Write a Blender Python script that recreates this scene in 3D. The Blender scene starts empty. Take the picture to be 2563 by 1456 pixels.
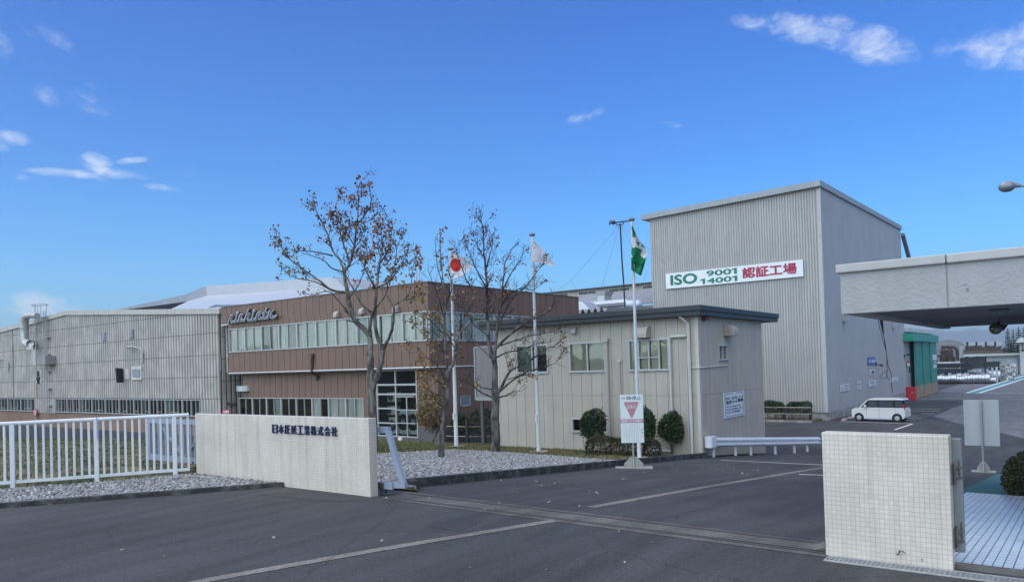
import bpy, bmesh, math, random
import numpy as np
from mathutils import Vector, Matrix
from mathutils.geometry import tessellate_polygon

S = bpy.context.scene
COL = S.collection
rnd = random.Random(7)
# ---------------------------------------------------------------- camera
# site axes: x runs along the building fronts, y runs inwards from the gate, z up.
F_, CX, CY, EYE = 1860.0, 1281.0, 886.0, 2.2       # focal length / centre of a 2562 px wide frame
cam_d = bpy.data.cameras.new("camera"); cam = bpy.data.objects.new("camera", cam_d); COL.objects.link(cam)
cam_d.sensor_width = 36.0; cam_d.lens = 36.0 * F_ / 2562.0
cam_d.shift_y = (CY - 728.0) / 2562.0
cam_d.clip_start = 0.05; cam_d.clip_end = 40000
CM = (Matrix.Rotation(math.radians(36.9), 3, 'Z') @ Matrix.Rotation(math.pi / 2 + 0.015, 3, 'X') @ Matrix.Rotation(-0.030, 3, 'Z'))
cam.matrix_world = Matrix.Translation((0, 0, EYE)) @ CM.to_4x4()
S.camera = cam
CP = Vector((0, 0, EYE))
# ---------------------------------------------------------------- light
S.view_settings.view_transform = 'Standard'; S.view_settings.look = 'None'
S.view_settings.gamma = 1.0; S.view_settings.exposure = 1.75
SUN_EL, SUN_DIR = math.radians(44), Vector((-0.12, -0.99, 0)).normalized()
SUN_STRENGTH, SKY_STRENGTH = 1.5, 0.07
# colour of the clear air by height above the horizon: pale low down, deep blue overhead
SKY_TINT = [(0.0, (.27, .72, .97)), (.125, (.205, .63, .95)), (.238, (.120, .50, .90)), (.43, (.062, .385, .86)), (1.0, (.055, .35, .84))]
sun_d = bpy.data.lights.new("sun", 'SUN'); sun = bpy.data.objects.new("sun", sun_d); COL.objects.link(sun)
sun_d.energy = SUN_STRENGTH; sun_d.angle = math.radians(125); sun_d.color = (1.0, 0.94, 0.71)
to_sun = (SUN_DIR * math.cos(SUN_EL) + Vector((0, 0, math.sin(SUN_EL))))
sun.rotation_euler = to_sun.to_track_quat('Z', 'Y').to_euler()
sun.location = (-20, -30, 40)

def ray(u, v):
    return CM @ Vector(((u - CX) / F_, -(v - CY) / F_, -1))

W = bpy.data.worlds.new("World"); S.world = W; W.use_nodes = True
nt = W.node_tree; nt.nodes.clear()
def wn(t, **k):
    n = nt.nodes.new(t)
    for a, b in k.items(): setattr(n, a, b)
    return n
def wl(a, b): nt.links.new(a, b)
def wmath(op, a, b=None, c=None, clamp=False):
    n = wn('ShaderNodeMath', operation=op); n.use_clamp = clamp
    for i, x in enumerate((a, b, c)):
        if x is None: continue
        if isinstance(x, (int, float)): n.inputs[i].default_value = x
        else: wl(x, n.inputs[i])
    return n.outputs[0]
sky = wn('ShaderNodeTexSky', sky_type='NISHITA'); sky.sun_disc = False
sky.sun_elevation = SUN_EL; sky.sun_rotation = math.atan2(SUN_DIR.x, SUN_DIR.y)
sky.altitude = 100; sky.air_density = 1.0; sky.dust_density = 1.2; sky.ozone_density = 2.5
tc = wn('ShaderNodeTexCoord')
nm = wn('ShaderNodeMapping'); wl(tc.outputs['Generated'], nm.inputs['Vector']); nm.inputs['Scale'].default_value = (1, 1, 1.7)
nz = wn('ShaderNodeTexNoise'); wl(nm.outputs[0], nz.inputs['Vector'])
nz.inputs['Scale'].default_value = 34; nz.inputs['Detail'].default_value = 9; nz.inputs['Roughness'].default_value = 0.62
nz.inputs['Distortion'].default_value = 0.35
# clouds: (u, v, half length, half height, slope, density) measured on the photograph, kept as directions of the sky
CLOUDS = [(1925, 60, 85, 20, .10, .6), (2000, 70, 80, 30, .14, .85), (2085, 80, 66, 34, .25, .85), (2185, 114, 76, 38, .18, 1.05), (2255, 138, 40, 20, .1, .7),
          (2385, 124, 44, 20, -.1, .55), (2500, 116, 75, 40, -.2, .9), (2560, 118, 60, 44, -.2, .9), (1460, 294, 52, 16, -.3, .55), (1678, 312, 30, 9, 0, .5),
          (1665, 190, 24, 10, .2, .3),
          (130, 250, 40, 20, .9, .62), (222, 258, 46, 22, .6, .66), (225, 214, 18, 9, .6, .4), (140, 96, 46, 18, .7, .4), (60, 75, 30, 14, .5, .28), (2, 100, 22, 40, 0, .4),
          (36, 348, 38, 16, .2, .75), (4, 370, 14, 18, 0, .7), (180, 434, 84, 11, .05, 1.0), (246, 418, 36, 26, .6, 1.0), (290, 436, 62, 12, .15, .9), (326, 403, 36, 8, -.1, .7),
          (396, 468, 50, 8, .2, .62), (452, 436, 36, 10, .1, .3), (122, 466, 18, 8, .2, .4), (60, 444, 22, 8, 0, .35), (98, 760, 50, 26, .1, 1.4), (130, 776, 76, 20, .05, 1.0), (20, 790, 30, 12, 0, .3),
          (1280, 380, 30, 10, 0, .25)]
acc = None
right = CM @ Vector((1, 0, 0)); upv = CM @ Vector((0, 1, 0))
for (u, v, a, b, sl, dn) in CLOUDS:
    d = ray(u, v).normalized(); k = F_ / ray(u, v).length
    ca, sa = math.cos(math.atan(sl)), math.sin(math.atan(sl))
    r0 = (right - d * right.dot(d)).normalized(); u0 = d.cross(r0) * -1
    if u0.dot(upv) < 0: u0 = -u0
    ax = r0 * ca - u0 * sa; ay = r0 * sa + u0 * ca
    q = []
    for axis, h in ((ax, a), (ay, b)):
        n = wn('ShaderNodeVectorMath', operation='DOT_PRODUCT'); wl(tc.outputs['Generated'], n.inputs[0])
        n.inputs[1].default_value = axis * (F_ / (h * 1.25))
        q.append(n.outputs['Value'])
    n3 = wn('ShaderNodeVectorMath', operation='DOT_PRODUCT'); wl(tc.outputs['Generated'], n3.inputs[0]); n3.inputs[1].default_value = d
    s = wmath('ADD', wmath('MULTIPLY', q[0], q[0]), wmath('MULTIPLY', q[1], q[1]))
    m = wmath('MULTIPLY', wmath('SUBTRACT', 1.0, s, clamp=True), dn)
    m = wmath('MULTIPLY', m, wmath('GREATER_THAN', n3.outputs['Value'], 0.0))
    acc = m if acc is None else wmath('MAXIMUM', acc, m)
nzs = wmath('MULTIPLY', wmath('SUBTRACT', nz.outputs['Fac'], 0.5), 2.6)
core = wmath('ADD', acc, wmath('MULTIPLY', nzs, wmath('MINIMUM', wmath('MULTIPLY', acc, 2.5), 1.0)))
mr = wn('ShaderNodeMapRange'); mr.interpolation_type = 'SMOOTHSTEP'; wl(core, mr.inputs['Value'])
mr.inputs['From Min'].default_value = 0.10; mr.inputs['From Max'].default_value = 1.75
cl = wmath('MULTIPLY', mr.outputs[0], 0.78)
hs = wn('ShaderNodeHueSaturation'); wl(sky.outputs[0], hs.inputs['Color'])
hs.inputs['Hue'].default_value = 0.5; hs.inputs['Saturation'].default_value = 1.1; hs.inputs['Value'].default_value = 1.0
tn = wn('ShaderNodeMixRGB', blend_type='MULTIPLY'); tn.inputs['Fac'].default_value = 1; wl(hs.outputs[0], tn.inputs['Color1']); sz = wn('ShaderNodeSeparateXYZ'); wl(tc.outputs['Generated'], sz.inputs[0]); rp = wn('ShaderNodeValToRGB'); wl(sz.outputs['Z'], rp.inputs['Fac'])
for i, (ps_, c_) in enumerate(SKY_TINT):
    e = rp.color_ramp.elements[i] if i in (0,) else (rp.color_ramp.elements[-1] if i == len(SKY_TINT) - 1 else rp.color_ramp.elements.new(ps_)); e.position = ps_; e.color = (*c_, 1)
wl(rp.outputs['Color'], tn.inputs['Color2'])
mx = wn('ShaderNodeMixRGB'); wl(cl, mx.inputs['Fac']); wl(tn.outputs[0], mx.inputs['Color1']); mx.inputs['Color2'].default_value = (4.0, 4.4, 4.9, 1)
bg = wn('ShaderNodeBackground'); wl(mx.outputs[0], bg.inputs['Color']); bg.inputs['Strength'].default_value = SKY_STRENGTH
ow = wn('ShaderNodeOutputWorld'); wl(bg.outputs[0], ow.inputs['Surface'])
S.cycles.use_denoising = True
S.cycles.max_bounces = 6; S.cycles.transparent_max_bounces = 12

# ---------------------------------------------------------------- pixel -> place helpers (used only to read off where things stand)
YS = [-60, 8.8, 22, 25, 27, 32, 34, 55, 90, 200, 420]
ZS = [0, 0, -1.0, -1.25, -1.41, -1.87, -2.0, -2.3, -2.62, -2.8, -2.8]
def lerp_tab(x, xs, ys):
    if x <= xs[0]: return ys[0]
    for i in range(1, len(xs)):
        if x <= xs[i]: return ys[i - 1] + (ys[i] - ys[i - 1]) * (x - xs[i - 1]) / (xs[i] - xs[i - 1])
    return ys[-1]
def gz(x, y):
    z = lerp_tab(y, YS, ZS)
    if -x > 18: z -= .17 * min(1, (-x - 18) / 8) * min(1, max(0, (y - 20) / 8))
    if -x > 30:
        t = min(1, max(0, (y - 8.8) / 15.2))
        z += lerp_tab(-x, [30, 50, 77, 120], [0, -1.3, -1.7, -1.8]) * t * t * (3 - 2 * t)
    return z
def PY(u, v, y):
    d = ray(u, v); return CP + d * (y / d.y)
def PX(u, v, x):
    d = ray(u, v); return CP + d * (x / d.x)
def PD(u, v, dep): return CP + ray(u, v) * dep
def G(u, v):
    d = ray(u, v); k = 2.0; lo = 0
    while k < 900:
        p = CP + d * k
        if p.z < gz(p.x, p.y):
            hi = k
            for _ in range(36):
                m = (lo + hi) / 2; p = CP + d * m
                if p.z < gz(p.x, p.y): hi = m
                else: lo = m
            return CP + d * hi
        lo = k; k *= 1.03
    return CP + d * 900
def depth_of(p): return -(CM.transposed() @ (Vector(p) - CP)).z

# ---------------------------------------------------------------- materials
MATS = {}
def M(name, col, rough=0.6, var=0.08, scale=3.0, bump=0.0, bscale=60.0, metal=0.0, spec=0.5, col2=None, split=(0.42, 0.62), stretch=(1, 1, 1), streak=0.0, coat=0.0):
    """procedural paint / stone / metal: base colour with noise variation, optional second colour in patches, rain streaks, bump"""
    if name in MATS: return MATS[name]
    m = bpy.data.materials.new(name); m.use_nodes = True; t = m.node_tree; N = t.nodes; L = t.links.new
    b = N['Principled BSDF']; b.inputs['Roughness'].default_value = rough; b.inputs['Metallic'].default_value = metal
    b.inputs['Specular IOR Level'].default_value = spec; b.inputs['Coat Weight'].default_value = coat
    tcn = N.new('ShaderNodeTexCoord'); mp = N.new('ShaderNodeMapping'); mp.inputs['Scale'].default_value = stretch; L(tcn.outputs['Object'], mp.inputs['Vector'])
    n1 = N.new('ShaderNodeTexNoise'); n1.inputs['Scale'].default_value = scale; n1.inputs['Detail'].default_value = 6; L(mp.outputs[0], n1.inputs['Vector'])
    r = N.new('ShaderNodeValToRGB'); L(n1.outputs['Fac'], r.inputs['Fac'])
    c1 = [max(0, c * (1 - var)) for c in col]; c2 = [min(1, c * (1 + var)) for c in (col2 or col)]
    r.color_ramp.elements[0].position = split[0] if col2 else 0.3; r.color_ramp.elements[1].position = split[1] if col2 else 0.7
    r.color_ramp.elements[0].color = (*c1, 1); r.color_ramp.elements[1].color = (*c2, 1)
    out = r.outputs['Color']
    if streak:
        mp2 = N.new('ShaderNodeMapping'); mp2.inputs['Scale'].default_value = (6, 6, 0.22); L(tcn.outputs['Object'], mp2.inputs['Vector'])
        n2 = N.new('ShaderNodeTexNoise'); n2.inputs['Scale'].default_value = 1.0; n2.inputs['Detail'].default_value = 5; L(mp2.outputs[0], n2.inputs['Vector'])
        r2 = N.new('ShaderNodeValToRGB'); L(n2.outputs['Fac'], r2.inputs['Fac'])
        r2.color_ramp.elements[0].position = 0.35; r2.color_ramp.elements[1].position = 0.62
        r2.color_ramp.elements[0].color = (1 - streak, 1 - streak, 1 - streak * .95, 1); r2.color_ramp.elements[1].color = (1, 1, 1, 1)
        mm = N.new('ShaderNodeMixRGB'); mm.blend_type = 'MULTIPLY'; mm.inputs['Fac'].default_value = 1; L(out, mm.inputs['Color1']); L(r2.outputs['Color'], mm.inputs['Color2']); out = mm.outputs[0]
    L(out, b.inputs['Base Color'])
    if bump:
        n3 = N.new('ShaderNodeTexNoise'); n3.inputs['Scale'].default_value = bscale; n3.inputs['Detail'].default_value = 4; L(tcn.outputs['Object'], n3.inputs['Vector'])
        bp = N.new('ShaderNodeBump'); bp.inputs['Strength'].default_value = bump; bp.inputs['Distance'].default_value = 0.02; L(n3.outputs['Fac'], bp.inputs['Height']); L(bp.outputs[0], b.inputs['Normal'])
    MATS[name] = m; return m

def glass(name, tint=(0.9, 0.95, 0.95), refl=1.0, ior=1.6):
    if name in MATS: return MATS[name]
    m = bpy.data.materials.new(name); m.use_nodes = True; t = m.node_tree; N = t.nodes; L = t.links.new; N.remove(N['Principled BSDF'])
    tr = N.new('ShaderNodeBsdfTransparent'); tr.inputs['Color'].default_value = (*tint, 1)
    gl = N.new('ShaderNodeBsdfGlossy'); gl.inputs['Roughness'].default_value = 0.01; gl.inputs['Color'].default_value = (refl, refl, refl, 1)
    fr = N.new('ShaderNodeFresnel'); fr.inputs['IOR'].default_value = ior
    n = N.new('ShaderNodeTexNoise'); n.inputs['Scale'].default_value = 0.9; tcn = N.new('ShaderNodeTexCoord'); L(tcn.outputs['Object'], n.inputs['Vector'])
    bp = N.new('ShaderNodeBump'); bp.inputs['Strength'].default_value = 0.06; bp.inputs['Distance'].default_value = 0.05; L(n.outputs['Fac'], bp.inputs['Height']); L(bp.outputs[0], gl.inputs['Normal'])
    mx = N.new('ShaderNodeMixShader'); L(fr.outputs[0], mx.inputs[0]); L(tr.outputs[0], mx.inputs[1]); L(gl.outputs[0], mx.inputs[2])
    L(mx.outputs[0], N['Material Output'].inputs['Surface']); MATS[name] = m; return m

def tile_mat(name, col, mortar, w, h, ms=0.0035, rough=0.35, floor=False):
    if name in MATS: return MATS[name]
    m = bpy.data.materials.new(name); m.use_nodes = True; t = m.node_tree; N = t.nodes; L = t.links.new; b = N['Principled BSDF']
    tcn = N.new('ShaderNodeTexCoord'); sp = N.new('ShaderNodeSeparateXYZ'); L(tcn.outputs['Object'], sp.inputs[0])
    cb = N.new('ShaderNodeCombineXYZ')
    if floor: L(sp.outputs['X'], cb.inputs['X']); L(sp.outputs['Y'], cb.inputs['Y'])
    else:
        ad = N.new('ShaderNodeMath'); ad.operation = 'ADD'; L(sp.outputs['X'], ad.inputs[0]); L(sp.outputs['Y'], ad.inputs[1]); L(ad.outputs[0], cb.inputs['X']); L(sp.outputs['Z'], cb.inputs['Y'])
    br = N.new('ShaderNodeTexBrick'); L(cb.outputs[0], br.inputs['Vector']); br.offset = 0.0; br.squash = 1.0
    br.inputs['Color1'].default_value = (*[c * .93 for c in col], 1); br.inputs['Color2'].default_value = (*[min(1, c * 1.02) for c in col], 1); br.inputs['Mortar'].default_value = (*mortar, 1)
    br.inputs['Scale'].default_value = 1; br.inputs['Brick Width'].default_value = w; br.inputs['Row Height'].default_value = h
    br.inputs['Mortar Size'].default_value = ms; br.inputs['Mortar Smooth'].default_value = 0.1
    n = N.new('ShaderNodeTexNoise'); n.inputs['Scale'].default_value = 1.6; n.inputs['Detail'].default_value = 7; L(tcn.outputs['Object'], n.inputs['Vector'])
    r = N.new('ShaderNodeValToRGB'); L(n.outputs['Fac'], r.inputs['Fac']); r.color_ramp.elements[0].position = .3; r.color_ramp.elements[0].color = (.86, .845, .82, 1); r.color_ramp.elements[1].position = .65; r.color_ramp.elements[1].color = (1, 1, 1, 1)
    mp = N.new('ShaderNodeMapping'); mp.inputs['Scale'].default_value = (9, 9, .5); L(tcn.outputs['Object'], mp.inputs['Vector'])
    ns = N.new('ShaderNodeTexNoise'); ns.inputs['Scale'].default_value = 1; ns.inputs['Detail'].default_value = 6; L(mp.outputs[0], ns.inputs['Vector'])
    rs = N.new('ShaderNodeValToRGB'); L(ns.outputs['Fac'], rs.inputs['Fac']); rs.color_ramp.elements[0].position = .30; rs.color_ramp.elements[0].color = (.84, .825, .79, 1); rs.color_ramp.elements[1].position = .52; rs.color_ramp.elements[1].color = (1, 1, 1, 1)
    m2 = N.new('ShaderNodeMixRGB'); m2.blend_type = 'MULTIPLY'; m2.inputs['Fac'].default_value = 0 if floor else 1; L(r.outputs['Color'], m2.inputs['Color1']); L(rs.outputs['Color'], m2.inputs['Color2'])
    mm = N.new('ShaderNodeMixRGB'); mm.blend_type = 'MULTIPLY'; mm.inputs['Fac'].default_value = 1; L(br.outputs['Color'], mm.inputs['Color1']); L(m2.outputs[0], mm.inputs['Color2']); L(mm.outputs[0], b.inputs['Base Color'])
    b.inputs['Roughness'].default_value = rough
    bp = N.new('ShaderNodeBump'); bp.inputs['Strength'].default_value = 0.6; bp.inputs['Distance'].default_value = 0.003; bp.invert = True; L(br.outputs['Fac'], bp.inputs['Height']); L(bp.outputs[0], b.inputs['Normal'])
    MATS[name] = m; return m

def asphalt_mat(name, base, light, stain=0.25, rough=0.85):
    if name in MATS: return MATS[name]
    m = bpy.data.materials.new(name); m.use_nodes = True; t = m.node_tree; N = t.nodes; L = t.links.new; b = N['Principled BSDF']
    tcn = N.new('ShaderNodeTexCoord')
    def noise(sc, det=4, vec=None, ro=.5):
        n = N.new('ShaderNodeTexNoise'); n.inputs['Scale'].default_value = sc; n.inputs['Detail'].default_value = det; n.inputs['Roughness'].default_value = ro; L(vec or tcn.outputs['Object'], n.inputs['Vector']); return n.outputs['Fac']
    def ramp(f, a, ca, b_, cb):
        r = N.new('ShaderNodeValToRGB'); L(f, r.inputs['Fac']); e = r.color_ramp.elements; e[0].position = a; e[0].color = (*ca, 1); e[1].position = b_; e[1].color = (*cb, 1); return r.outputs['Color']
    def mul(a, c):
        mm = N.new('ShaderNodeMixRGB'); mm.blend_type = 'MULTIPLY'; mm.inputs['Fac'].default_value = 1; L(a, mm.inputs['Color1']); L(c, mm.inputs['Color2']); return mm.outputs[0]
    c = ramp(noise(48, 8, ro=.8), .38, [x * .62 for x in base], .64, [x * 1.15 for x in light])
    c = mul(c, ramp(noise(.35, 6), .32, (1 - stain,) * 3, .62, (1, 1, 1)))
    mp = N.new('ShaderNodeMapping'); mp.inputs['Scale'].default_value = (3.2, .35, 1); mp.inputs['Rotation'].default_value = (0, 0, .5); L(tcn.outputs['Object'], mp.inputs['Vector'])
    c = mul(c, ramp(noise(.8, 5, mp.outputs[0]), .34, (1 - stain * .9,) * 3, .6, (1.04, 1.04, 1.04)))
    # hairline cracks
    vo = N.new('ShaderNodeTexVoronoi'); vo.feature = 'DISTANCE_TO_EDGE'; vo.inputs['Scale'].default_value = .33
    wv = N.new('ShaderNodeMixRGB'); wv.blend_type = 'ADD'; wv.inputs['Fac'].default_value = .35; L(tcn.outputs['Object'], wv.inputs['Color1'])
    nn = N.new('ShaderNodeTexNoise'); nn.inputs['Scale'].default_value = 2.2; nn.inputs['Detail'].default_value = 6; L(tcn.outputs['Object'], nn.inputs['Vector']); L(nn.outputs['Color'], wv.inputs['Color2']); L(wv.outputs[0], vo.inputs['Vector'])
    c = mul(c, ramp(vo.outputs['Distance'], .0, (.72, .72, .72), .012, (1, 1, 1)))
    c = mul(c, ramp(noise(14, 6, ro=.8), .36, (.66,) * 3, .64, (1.22,) * 3))
    L(c, b.inputs['Base Color']); b.inputs['Roughness'].default_value = rough
    bp = N.new('ShaderNodeBump'); bp.inputs['Strength'].default_value = .5; bp.inputs['Distance'].default_value = .012; L(noise(70, 4), bp.inputs['Height']); L(bp.outputs[0], b.inputs['Normal'])
    MATS[name] = m; return m

# ---------------------------------------------------------------- mesh builder
class MB:
    def __init__(s): s.v = []; s.f = []; s.mi = []; s.cur = 0
    def add(s, vs, fs):
        o = len(s.v); s.v.extend([tuple(p) for p in vs]); s.f.extend([tuple(i + o for i in f) for f in fs]); s.mi.extend([s.cur] * len(fs)); return s
    def box(s, x0, x1, y0, y1, z0, z1):
        if x0 > x1: x0, x1 = x1, x0
        if y0 > y1: y0, y1 = y1, y0
        if z0 > z1: z0, z1 = z1, z0
        return s.add([(x0, y0, z0), (x1, y0, z0), (x1, y1, z0), (x0, y1, z0), (x0, y0, z1), (x1, y0, z1), (x1, y1, z1), (x0, y1, z1)],
                     [(0, 3, 2, 1), (4, 5, 6, 7), (0, 1, 5, 4), (1, 2, 6, 5), (2, 3, 7, 6), (3, 0, 4, 7)])
    def quad(s, a, b, c, d): return s.add([a, b, c, d], [(0, 1, 2, 3)])
    def tube(s, pts, r, n=8, caps=True):
        pts = [Vector(p) for p in pts]; k = len(pts); rs = r if isinstance(r, (list, tuple)) else [r] * k
        o = len(s.v); prev = None
        for i, p in enumerate(pts):
            t = (pts[min(i + 1, k - 1)] - pts[max(i - 1, 0)])
            t = t.normalized() if t.length > 1e-9 else Vector((0, 0, 1))
            if prev is None:
                a = t.orthogonal().normalized()
            else:
                a = prev - t * prev.dot(t); a = a.normalized() if a.length > 1e-6 else t.orthogonal().normalized()
            prev = a; b = t.cross(a)
            for j in range(n):
                an = 2 * math.pi * j / n; s.v.append(tuple(p + (a * math.cos(an) + b * math.sin(an)) * rs[i]))
        nf = 0
        for i in range(k - 1):
            for j in range(n):
                s.f.append((o + i * n + j, o + i * n + (j + 1) % n, o + (i + 1) * n + (j + 1) % n, o + (i + 1) * n + j)); nf += 1
        if caps:
            s.f.append(tuple(o + j for j in reversed(range(n)))); s.f.append(tuple(o + (k - 1) * n + j for j in range(n))); nf += 2
        s.mi.extend([s.cur] * nf); return s
    def bar(s, p, q, w, h=None, up=(0, 0, 1)):
        p, q = Vector(p), Vector(q); t = (q - p).normalized(); u = Vector(up)
        a = t.cross(u); a = a.normalized() if a.length > 1e-4 else t.orthogonal().normalized(); b = a.cross(t).normalized(); h = h or w
        vs = [c + a * (w / 2 * i) + b * (h / 2 * j) for c in (p, q) for i, j in ((-1, -1), (1, -1), (1, 1), (-1, 1))]
        return s.add(vs, [(0, 1, 2, 3), (7, 6, 5, 4), (0, 4, 5, 1), (1, 5, 6, 2), (2, 6, 7, 3), (3, 7, 4, 0)])
    def prism(s, poly, fn0, fn1):
        """poly: 2-d outline; fn0/fn1 map a 2-d point to its place on the two end planes"""
        n = len(poly); vs = [fn0(*p) for p in poly] + [fn1(*p) for p in poly]
        tris = tessellate_polygon([[Vector((p[0], p[1], 0)) for p in poly]])
        fs = [tuple(t) for t in tris] + [tuple(i + n for i in reversed(t)) for t in tris]
        fs += [(i, (i + 1) % n, (i + 1) % n + n, i + n) for i in range(n)]
        return s.add(vs, fs)
    def lathe(s, prof, c, n=24, axis='z', closed=False):
        c = Vector(c); o = len(s.v); k = len(prof)
        for (r, h) in prof:
            for j in range(n):
                a = 2 * math.pi * j / n
                d = {'z': (r * math.cos(a), r * math.sin(a), h), 'x': (h, r * math.cos(a), r * math.sin(a)), 'y': (r * math.cos(a), h, r * math.sin(a))}[axis]
                s.v.append(tuple(c + Vector(d)))
        m = k if closed else k - 1; nf = 0
        for i in range(m):
            for j in range(n):
                i2 = (i + 1) % k; s.f.append((o + i * n + j, o + i * n + (j + 1) % n, o + i2 * n + (j + 1) % n, o + i2 * n + j)); nf += 1
        s.mi.extend([s.cur] * nf); return s
    def ball(s, c, rx, ry, rz, n=12, m=8):
        o = len(s.v); c = Vector(c)
        for i in range(m + 1):
            th = math.pi * i / m
            for j in range(n):
                a = 2 * math.pi * j / n; s.v.append((c.x + rx * math.sin(th) * math.cos(a), c.y + ry * math.sin(th) * math.sin(a), c.z + rz * math.cos(th)))
        nf = 0
        for i in range(m):
            for j in range(n):
                s.f.append((o + i * n + j, o + (i + 1) * n + j, o + (i + 1) * n + (j + 1) % n, o + i * n + (j + 1) % n)); nf += 1
        s.mi.extend([s.cur] * nf); return s
    def build(s, name, mat, parent=None, smooth=False, bevel=0, fix=True):
        me = bpy.data.meshes.new(name); me.from_pydata(s.v, [], s.f)
        mats = mat if isinstance(mat, (list, tuple)) else [mat]
        for m in mats: me.materials.append(m)
        if len(mats) > 1: me.polygons.foreach_set('material_index', s.mi)
        if fix:
            bm = bmesh.new(); bm.from_mesh(me); bmesh.ops.recalc_face_normals(bm, faces=bm.faces); bm.to_mesh(me); bm.free()
        if smooth: me.polygons.foreach_set('use_smooth', [True] * len(me.polygons))
        me.update(); o = bpy.data.objects.new(name, me); COL.objects.link(o)
        if bevel:
            md = o.modifiers.new('bevel', 'BEVEL'); md.width = bevel; md.segments = 2; md.limit_method = 'ANGLE'; md.angle_limit = math.radians(40)
        if smooth:
            md = o.modifiers.new('edges', 'EDGE_SPLIT'); md.split_angle = math.radians(40)
        if parent is not None: adopt(o, parent)
        return o
BASE = {}
def adopt(o, parent):
    o.parent = parent; b = BASE.get(parent.name)
    if b is not None: o.matrix_parent_inverse = b.inverted()
def tag(o, label, cat, group=None):
    o['label'] = label; o['category'] = cat
    if group: o['group'] = group
    return o
def struct(o): o['kind'] = 'structure'; return o
def thing(name, label, cat, loc=(0, 0, 0), rotz=0.0, group=None, local=False):
    """an empty at the base of a thing; its parts are given in site coordinates unless local"""
    o = bpy.data.objects.new(name, None); COL.objects.link(o); o.location = loc; o.rotation_euler = (0, 0, rotz); o.empty_display_size = .2
    if not local: BASE[o.name] = Matrix.Translation(loc) @ Matrix.Rotation(rotz, 4, 'Z')
    return tag(o, label, cat, group)
def dup(root, loc, rotz=None, label=None, scale=None):
    r = root.copy(); COL.objects.link(r); r.location = loc
    if rotz is not None: r.rotation_euler = (0, 0, rotz)
    if scale: r.scale = scale
    if label: r['label'] = label
    for ch in list(root.children):
        c = ch.copy(); COL.objects.link(c); c.parent = r
        for g in list(ch.children):
            e = g.copy(); COL.objects.link(e); e.parent = c
    return r
def drape(poly, dz, name, mat, step=1.0, kind=True):
    """a sheet cut to an outline on the ground and laid dz above it"""
    bm = bmesh.new(); vs = [bm.verts.new((p[0], p[1], 0)) for p in poly]; bm.faces.new(vs)
    xs = [p[0] for p in poly]; ys = [p[1] for p in poly]
    cuts = [((0, y, 0), (0, 1, 0)) for y in YS]
    k = math.ceil(min(ys) / step) * step
    while k < max(ys): cuts.append(((0, k, 0), (0, 1, 0))); k += step
    k = math.ceil(min(xs) / step) * step
    while k < max(xs): cuts.append(((k, 0, 0), (1, 0, 0))); k += step
    for co, no in cuts: bmesh.ops.bisect_plane(bm, geom=bm.verts[:] + bm.edges[:] + bm.faces[:], plane_co=co, plane_no=no)
    bmesh.ops.triangulate(bm, faces=bm.faces[:])
    for v in bm.verts: v.co.z = gz(v.co.x, v.co.y) + dz
    bmesh.ops.recalc_face_normals(bm, faces=bm.faces[:])
    for f in bm.faces:
        if f.normal.z < 0: f.normal_flip()
    me = bpy.data.meshes.new(name); bm.to_mesh(me); bm.free(); me.materials.append(mat)
    o = bpy.data.objects.new(name, me); COL.objects.link(o)
    if kind: struct(o)
    return o
def ribbon(pts, w, dz, name, mat, step=1.0):
    """a painted or cast strip of width w along a line on the ground"""
    ps = []
    for a, b in zip(pts[:-1], pts[1:]):
        n = max(1, int((Vector(b[:2]) - Vector(a[:2])).length / step))
        for i in range(n): ps.append(Vector(a[:2]).lerp(Vector(b[:2]), i / n))
    ps.append(Vector(pts[-1][:2])); mb = MB(); vs = []
    for i, p in enumerate(ps):
        t = (ps[min(i + 1, len(ps) - 1)] - ps[max(i - 1, 0)]).normalized(); nrm = Vector((-t.y, t.x)) * w / 2
        for q in (p + nrm, p - nrm): vs.append((q.x, q.y, gz(q.x, q.y) + dz))
    mb.add(vs, [(2 * i, 2 * i + 1, 2 * i + 3, 2 * i + 2) for i in range(len(ps) - 1)])
    return struct(mb.build(name, mat))
def kerb(pts, name, mat, w=.13, h=.13, parent=None, top_dz=None):
    ps = []
    for a, b in zip(pts[:-1], pts[1:]):
        n = max(1, int((Vector(b[:2]) - Vector(a[:2])).length / .6))
        for i in range(n): ps.append(Vector(a[:2]).lerp(Vector(b[:2]), i / n))
    ps.append(Vector(pts[-1][:2])); vs = []; fs = []
    for i, p in enumerate(ps):
        t = (ps[min(i + 1, len(ps) - 1)] - ps[max(i - 1, 0)]).normalized(); nrm = Vector((-t.y, t.x)) * w / 2
        z = gz(p.x, p.y)
        vs += [(p.x - nrm.x, p.y - nrm.y, z - .1), (p.x - nrm.x * .9, p.y - nrm.y * .9, z + h), (p.x + nrm.x * .9, p.y + nrm.y * .9, z + h), (p.x + nrm.x, p.y + nrm.y, z - .1)]
    for i in range(len(ps) - 1):
        a = 4 * i; b = a + 4
        fs += [(a, a + 1, b + 1, b), (a + 1, a + 2, b + 2, b + 1), (a + 2, a + 3, b + 3, b + 2)]
    e = 4 * (len(ps) - 1); fs += [(0, 3, 2, 1), (e, e + 1, e + 2, e + 3)]
    return struct(MB().add(vs, fs).build(name, mat))
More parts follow.
